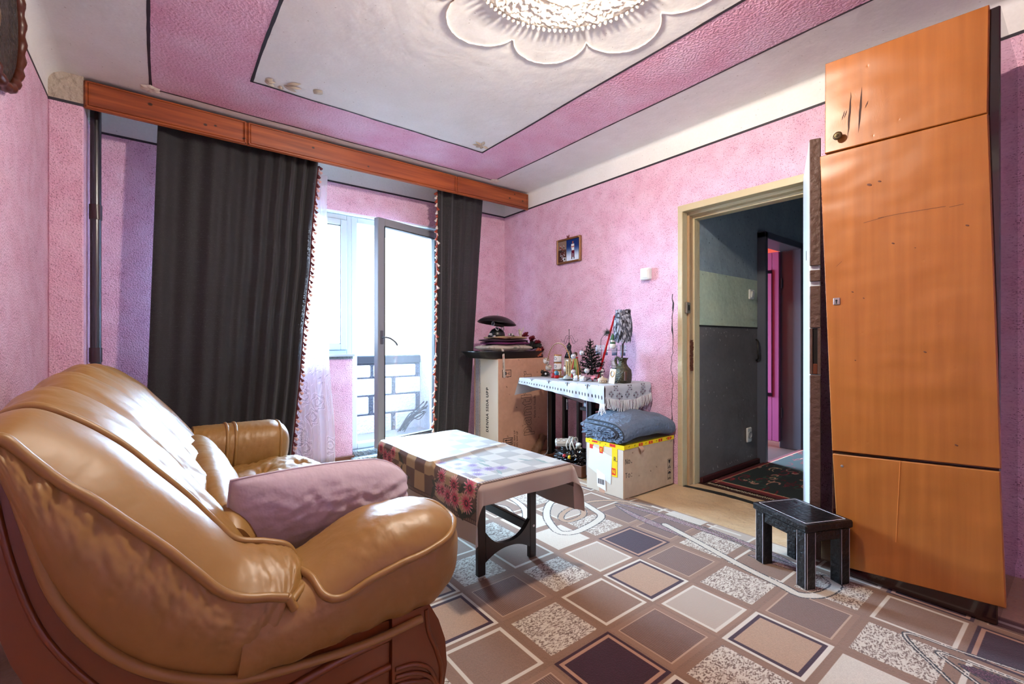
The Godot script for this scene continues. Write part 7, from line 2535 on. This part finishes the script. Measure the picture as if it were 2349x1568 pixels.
# end band of the back: from the strong inner seam (w = 0) out to the piping of the side (w = 1)
func band_point(t: float, w: float, s: float) -> Vector3:
	var p := curve2(FRONT, t)
	var d := (curve2(FRONT, minf(t + 0.01, 1.0)) - curve2(FRONT, maxf(t - 0.01, 0.0))).normalized()
	var n := Vector2(-d.y, d.x)
	if n.y < 0 and t > 0.25:
		n = -n
	if t <= 0.25 and n.dot(p - Vector2(-0.15, 0.8)) < 0:
		n = -n
	var inset := 0.012 + 0.050 * w * w * smoothstep(0.10, 0.35, t)
	inset -= 0.016 * sin(PI * w)
	var z := lerpf(-1.235, -1.045, w) - 0.012 * w * w
	var q := p - n * inset
	q.y += crest_drop(z, p.y)
	return Vector3(q.x, q.y, z if s > 0 else -4.0 - z)

func arm_point(s: float, th: float, side: float) -> Vector3:
	var x: float
	var k := 1.0
	if s < 0.72:
		x = lerpf(0.13, 0.545, s / 0.72)
	else:
		var ph := (s - 0.72) / 0.28 * PI / 2
		x = 0.545 + 0.135 * sin(ph)
		k = pow(maxf(cos(ph), 0.0), 0.75)
	var c := cos(th)
	var n := sin(th)
	var q := pow(pow(absf(c), 2.6) + pow(absf(n), 2.6), -1.0 / 2.6)
	var rise := -0.065 + 0.085 * smoothstep(0.23, 0.46, x) if side > 0 else 0.035
	var pucker := 1.0 + 0.018 * sin(x * 75.0 + c * 3.0) * smoothstep(0.3, -0.6, n) + 0.018 * wr.get_noise_3d(x * 30.0, n * 6.0, c * 6.0)
	var dz := c * q * 0.145 * k * pucker
	var dy := n * q * (0.125 + rise * 0.5) * k * pucker
	var z := -1.185 + dz
	if side < 0:
		x = 0.13 + (x - 0.13) * 0.82
	return Vector3(x + 0.012 * n * k, 0.468 + rise * 0.5 + dy, z if side > 0 else -4.0 - z)

func build_sofa() -> void:
	wr.frequency = 1.0
	wr.seed = 7
	wr.fractal_octaves = 3
	var lea := mat("tan_leather", Color(0.53, 0.395, 0.195), 0.44, {"spec": 0.5, "tri": 4.0, "bump": noise_tex(0.012, 512, FastNoiseLite.TYPE_SIMPLEX_SMOOTH, 3, 19), "bs": 0.07})
	var wood := mat("carved_oak", Color.WHITE, 0.35, {"tex": wood_tex(256, 256, Color(0.34, 0.155, 0.04), Color(0.45, 0.23, 0.06), 0.12, 71, 0, true), "clear": 0.3, "clear_rough": 0.2})
	var t := thing("sofa", "tan leather two seat sofa with rolled arms and carved wooden base", "sofa", Vector3(0.2, 0.008, -2.0))
	# back with gathered channels
	var b := MB.new()
	var z0 := -1.225
	var z1 := -2.775
	b.ring(150, 200, func(u: float, v: float) -> Vector3:
		var p := closed2(BACK, u)
		var z := lerpf(z0, z1, v)
		var ch := fposmod(v * 5.0, 1.0)
		var puff := pow(sin(PI * clampf(ch, 0.001, 0.999)), 0.6)
		var c := Vector2(-0.03, 0.66)
		var frontness := smoothstep(0.50, 0.70, p.y) if p.x > -0.24 else 0.25
		var gather := wr.get_noise_2d(v * 60.0, u * 9.0) * 0.010 * smoothstep(0.5, 0.0, puff) + 0.006 * wr.get_noise_2d(v * 26.0, u * 7.0)
		var amt := (0.058 * (puff - 1.0) + gather) * frontness
		var d := (p - c).normalized()
		p += d * amt
		# the ends draw in under the end bands
		var e := smoothstep(0.0, 0.02, minf(v, 1.0 - v))
		p = c.lerp(p, lerpf(0.93, 1.0, e))
		p.y += crest_drop(z, p.y)
		return Vector3(p.x, p.y, z), true, true)
	obj("backrest", b, lea, t)
	# lumbar roll
	b = MB.new()
	b.ring(60, 120, func(u: float, v: float) -> Vector3:
		var th := -u * TAU
		var z := lerpf(-1.34, -2.66, v)
		var e := pow(sin(PI * clampf(v, 0.004, 0.996)), 0.22)
		var p := Vector2(cos(th) * 0.070, sin(th) * 0.125) * e
		p *= 1.0 + 0.02 * wr.get_noise_2d(v * 50.0, sin(th) * 3.0) + 0.03 * sin(v * 5.0 * TAU)
		p = p.rotated(0.42)
		return Vector3(0.165 + p.x, 0.545 + p.y, z), true, true)
	obj("lumbar_roll", b, lea, t)
	for s in [1.0, -1.0]:
		# padded end band and its seams
		b = MB.new()
		b.grid(120, 16, func(u: float, v: float) -> Vector3:
			var p := band_point(u, v, s)
			p.y += 0.006 * wr.get_noise_2d(u * 30.0, v * 4.0) * smoothstep(0.6, 0.9, u)
			return p)
		obj("end_band", b, lea, t)
		for w in [0.0, 1.0]:
			var pp := PackedVector3Array()
			for k in 90:
				pp.append(band_point(k / 89.0, w, s) + Vector3(0, 0.004, 0))
			obj("piping", MB.new().tube(pp, 0.0095, 10), lea, t)
		# the band ends in a rounded lobe over the arm
		var tip := PackedVector3Array()
		for k in 24:
			var p := band_point(lerpf(0.995, 0.955, absf(k / 23.0 - 0.5) * 2.0), lerpf(1.0, -0.2, k / 23.0), s)
			tip.append(p + Vector3(0.004, 0.0, 0))
		obj("piping", MB.new().tube(tip, 0.0085, 9), lea, t)
		# arm
		b = MB.new()
		b.ring(72, 80, func(u: float, v: float) -> Vector3:
			return arm_point(v * 0.999, -u * TAU, s), true, true)
		obj("arm", b, lea, t)
		# piping round the top pad of the arm
		var ap := []
		for q in [[0.20, 1.35], [0.235, 1.0], [0.27, 0.55], [0.34, 0.30], [0.45, 0.28], [0.58, 0.30], [0.70, 0.36], [0.80, 0.50], [0.88, 0.85], [0.90, 1.4], [0.86, 2.0], [0.78, 2.4], [0.62, 2.6], [0.40, 2.6]]:
			ap.append(arm_point(q[0], q[1], s) + Vector3(0.0, 0.002, 0.002 * s))
		if s > 0:
			obj("piping", MB.new().tube(spline(ap, 110), 0.0085, 9), lea, t)
		else:
			for sv in [0.30, 0.38, 0.80]:
				var rp := PackedVector3Array()
				for k in 48:
					rp.append(arm_point(sv, TAU * k / 48.0, s))
				obj("piping", MB.new().tube(rp, 0.008, 8, false, true), lea, t)
		# side panel between the back piping and the base
		b = MB.new()
		b.grid(70, 44, func(u: float, v: float) -> Vector3:
			var tp := band_point(lerpf(0.10, 0.955, u), 1.0, 1.0)
			var bt := curve2([Vector2(-0.215, 0.90), Vector2(-0.175, 0.77), Vector2(-0.14, 0.65), Vector2(-0.085, 0.55), Vector2(-0.02, 0.475), Vector2(0.06, 0.42), Vector2(0.14, 0.385), Vector2(0.20, 0.365)], u)
			var p := Vector2(tp.x, tp.y).lerp(bt, v)
			var bulge := sin(PI * v) * 0.030 * sin(PI * clampf(u * 0.8 + 0.15, 0, 1))
			var crease := wr.get_noise_2d(u * 26.0 + v * 2.0, 3.0 + v * 0.6) * 0.012 * (1.0 - v) * smoothstep(0.0, 0.08, v)
			var z := lerpf(tp.z, -1.062, v) + bulge + crease - 0.10 * pow(smoothstep(0.90, 1.0, u), 2.0)
			return Vector3(p.x, p.y, z if s > 0 else -4.0 - z), Vector2.ONE, s < 0)
		obj("side_panel", b, lea, t)
		var sp := []
		for q in [Vector2(-0.19, 0.88), Vector2(-0.165, 0.77), Vector2(-0.135, 0.65), Vector2(-0.085, 0.55), Vector2(-0.02, 0.475), Vector2(0.06, 0.42), Vector2(0.14, 0.385), Vector2(0.26, 0.355), Vector2(0.40, 0.343), Vector2(0.54, 0.35)]:
			var z := -1.058 if q.x < 0.2 else -1.075
			sp.append(Vector3(q.x, q.y - 0.006, z if s > 0 else -4.0 - z))
		obj("piping", MB.new().tube(spline(sp, 80), 0.010, 9), lea, t)
		# wooden end: board behind the leather, base rail, carved front post
		var fr := PackedVector2Array([Vector2(-0.175, 0.88), Vector2(-0.145, 0.65), Vector2(-0.09, 0.545), Vector2(-0.02, 0.47), Vector2(0.06, 0.415), Vector2(0.14, 0.38), Vector2(0.46, 0.36), Vector2(0.46, 0.05), Vector2(-0.02, 0.05), Vector2(-0.10, 0.30), Vector2(-0.19, 0.53), Vector2(-0.245, 0.74), Vector2(-0.25, 0.88)])
		var za := -1.115 if s > 0 else -2.925
		obj("side_board", MB.new().prism(fr, za - 0.022, za + 0.022, Transform3D(), 0.005), wood, t)
		for k in 3:
			var mp := []
			for i in 9:
				var u := i / 8.0
				mp.append(Vector3(lerpf(-0.02, 0.462, u), 0.30 - 0.055 * k - 0.10 * pow(1.0 - u, 2.0) + (0.02 if k == 0 else 0.0), za + 0.023 * s))
			obj("carved_moulding", MB.new().tube(spline(mp, 30), 0.011 - 0.002 * k, 8), wood, t)
		var gr := []
		for q in [Vector2(-0.215, 0.86), Vector2(-0.19, 0.70), Vector2(-0.15, 0.56), Vector2(-0.075, 0.43), Vector2(0.0, 0.34)]:
			gr.append(Vector3(q.x, q.y, za + 0.022 * s))
		obj("carved_moulding", MB.new().tube(spline(gr, 40), 0.006, 7), wood, t)
		var post := PackedVector2Array([Vector2(0.462, 0.04), Vector2(0.462, 0.37), Vector2(0.565, 0.37), Vector2(0.592, 0.32), Vector2(0.612, 0.26), Vector2(0.618, 0.19), Vector2(0.606, 0.12), Vector2(0.588, 0.07), Vector2(0.585, 0.04)])
		var zp := -1.13 if s > 0 else -2.87
		obj("carved_post", MB.new().prism(post, zp - 0.05, zp + 0.05, Transform3D(), 0.008), wood, t)
		var sc := []
		for k in 40:
			var a := 2.2 - k * 0.26
			var r := 0.048 * pow(1.0 - k / 42.0, 0.8)
			sc.append(Vector3(0.535 + cos(a) * r, 0.135 + sin(a) * r, zp + 0.05 * s))
		obj("scroll", MB.new().tube(spline(sc, 90), 0.0065, 7), wood, t)
		for k in 3:
			var lf := [Vector3(0.47, 0.22 - 0.02 * k + 0.02, zp + 0.05 * s), Vector3(0.52, 0.232 - 0.022 * k, zp + 0.052 * s), Vector3(0.565, 0.20 - 0.02 * k, zp + 0.052 * s), Vector3(0.592, 0.14 - 0.01 * k, zp + 0.05 * s)]
			obj("scroll", MB.new().tube(spline(lf, 24), 0.006, 7), wood, t)
		var lf2 := [Vector3(0.555, 0.36, zp + 0.05 * s), Vector3(0.562, 0.30, zp + 0.052 * s), Vector3(0.585, 0.24, zp + 0.052 * s), Vector3(0.60, 0.17, zp + 0.05 * s), Vector3(0.578, 0.08, zp + 0.05 * s)]
		obj("scroll", MB.new().tube(spline(lf2, 30), 0.006, 7), wood, t)
		obj("foot", lathe_at([Vector2(0.001, 0.003), Vector2(0.03, 0.003), Vector2(0.042, 0.022), Vector2(0.038, 0.04), Vector2(0.02, 0.048), Vector2(0.001, 0.048)], Vector3(0.60, 0, zp), 18), mat("pale_foot", Color(0.62, 0.50, 0.38), 0.4), t)
		obj("foot", lathe_at([Vector2(0.001, 0.003), Vector2(0.03, 0.003), Vector2(0.042, 0.022), Vector2(0.038, 0.04), Vector2(0.02, 0.052), Vector2(0.001, 0.052)], Vector3(0.02, 0, zp), 18), mats["pale_foot"], t)
	# tufted seat
	b = MB.new()
	var seat := [Vector2(0.13, 0.29), Vector2(0.12, 0.42), Vector2(0.20, 0.428), Vector2(0.28, 0.438), Vector2(0.36, 0.447), Vector2(0.44, 0.457), Vector2(0.52, 0.465), Vector2(0.60, 0.462), Vector2(0.66, 0.435), Vector2(0.695, 0.39), Vector2(0.69, 0.33), Vector2(0.64, 0.28), Vector2(0.40, 0.275)]
	b.ring(120, 130, func(u: float, v: float) -> Vector3:
		var p := closed2(seat, u)
		var z := lerpf(-1.315, -2.685, v)
		var e := pow(sin(PI * clampf(v, 0.004, 0.996)), 0.10)
		var lift := 0.0
		if p.y > 0.35:
			var gx := (p.x - 0.20) / 0.185
			var gz := v * 5.0
			var dx := gx - roundf(gx)
			var dz := gz - roundf(gz)
			var dist := Vector2(dx * 0.185, dz * 0.274).length()
			lift = 0.016 - 0.036 * exp(-dist * dist / 0.0018)
			lift += 0.004 * cos(atan2(dz, dx) * 7.0) * exp(-dist * dist / 0.010)
			lift += 0.005 * wr.get_noise_2d(p.x * 22.0, z * 14.0)
			lift *= smoothstep(0.35, 0.42, p.y)
		return Vector3(lerpf(0.40, p.x, e), lerpf(0.37, p.y, e) + lift, z), true, true)
	obj("seat", b, lea, t)
	for i in 2:
		for k in 4:
			obj("button", MB.new().ball(Vector3(0.385 + 0.185 * i, 0.434 + 0.010 * i, lerpf(-1.315, -2.685, (k + 1) / 5.0)), Vector3(0.011, 0.006, 0.011), 10, 6), lea, t)
	obj("front_rail", MB.new().box(Vector3(0.585, 0.165, -2.0), Vector3(0.035, 0.25, 1.64), 0.006), wood, t)
	obj("back_rail", MB.new().box(Vector3(-0.06, 0.20, -2.0), Vector3(0.03, 0.30, 1.80), 0.006), wood, t)
	# cushion leaning on the near arm
	var cm := mat("mauve_cotton", Color(0.68, 0.62, 0.66), 0.8, {"rim": 0.5, "tri": 3.0, "world": false, "bump": noise_tex(0.01, 512, FastNoiseLite.TYPE_SIMPLEX_SMOOTH, 4, 29), "bs": 0.3})
	var c := thing("cushion", "mauve cotton cushion leaning against the near arm of the leather sofa", "cushion", Vector3(0.405, 0.572, -1.43))
	c.rotation = Vector3(0.14, 0.06, -0.05)
	b = MB.new()
	for side in [1.0, -1.0]:
		b.grid(60, 36, func(u: float, v: float) -> Vector3:
			var x := u * 2.0 - 1.0
			var y := v * 2.0 - 1.0
			var ex := 1.0 - 0.10 * (1.0 - y * y) * pow(absf(x), 3.0)
			var ey := 1.0 - 0.12 * (1.0 - x * x) * pow(absf(y), 3.0)
			var th := pow(maxf(0, (1.0 - pow(absf(x), 2.6)) * (1.0 - pow(absf(y), 2.0))), 0.5) * (0.085 + 0.022 * x)
			th += 0.010 * wr.get_noise_2d(x * 5.0 + 9.0, y * 4.0) * (1.0 - x * x) * (1.0 - y * y) + 0.006 * sin((x - y) * 16.0) * smoothstep(0.4, 0.9, x) * (1.0 - y * y)
			var rnd := sqrt(1.0 - pow(clampf((x - 0.5) / 0.56, 0.0, 1.0), 2.0))
			return Vector3(x * 0.262 * ey, y * 0.125 * ex * rnd - 0.012 * x * x, side * th), Vector2.ONE, side < 0)
	obj("pillow", b, cm, c, true)
	var seam := PackedVector3Array()
	for k in 80:
		var q := k / 80.0 * 4.0
		var f := q - floorf(q)
		var x := 0.0
		var y := 0.0
		match int(q):
			0:
				x = lerpf(-1, 1, f); y = 1
			1:
				x = 1; y = lerpf(1, -1, f)
			2:
				x = lerpf(1, -1, f); y = -1
			_:
				x = -1; y = lerpf(-1, 1, f)
		var ex := 1.0 - 0.10 * (1.0 - y * y) * pow(absf(x), 3.0)
		var ey := 1.0 - 0.12 * (1.0 - x * x) * pow(absf(y), 3.0)
		var rnd := sqrt(1.0 - pow(clampf((x - 0.5) / 0.56, 0.0, 1.0), 2.0))
		seam.append(Vector3(x * 0.262 * ey, y * 0.125 * ex * rnd - 0.012 * x * x, 0))
	obj("edge_seam", MB.new().tube(seam, 0.003, 6, false, true), cm, c, true)

func _ready() -> void:
	setup_view()
	build_room()
	build_ceiling_pieces()
	build_window()
	build_door()
	build_wardrobe()
	build_carpet()
	build_sofa()
	build_coffee_table()
	build_boxes()
	build_side_table()
	build_ornaments()
	build_carton_top()
	build_floor_things()
	build_wall_things()
	build_stool()
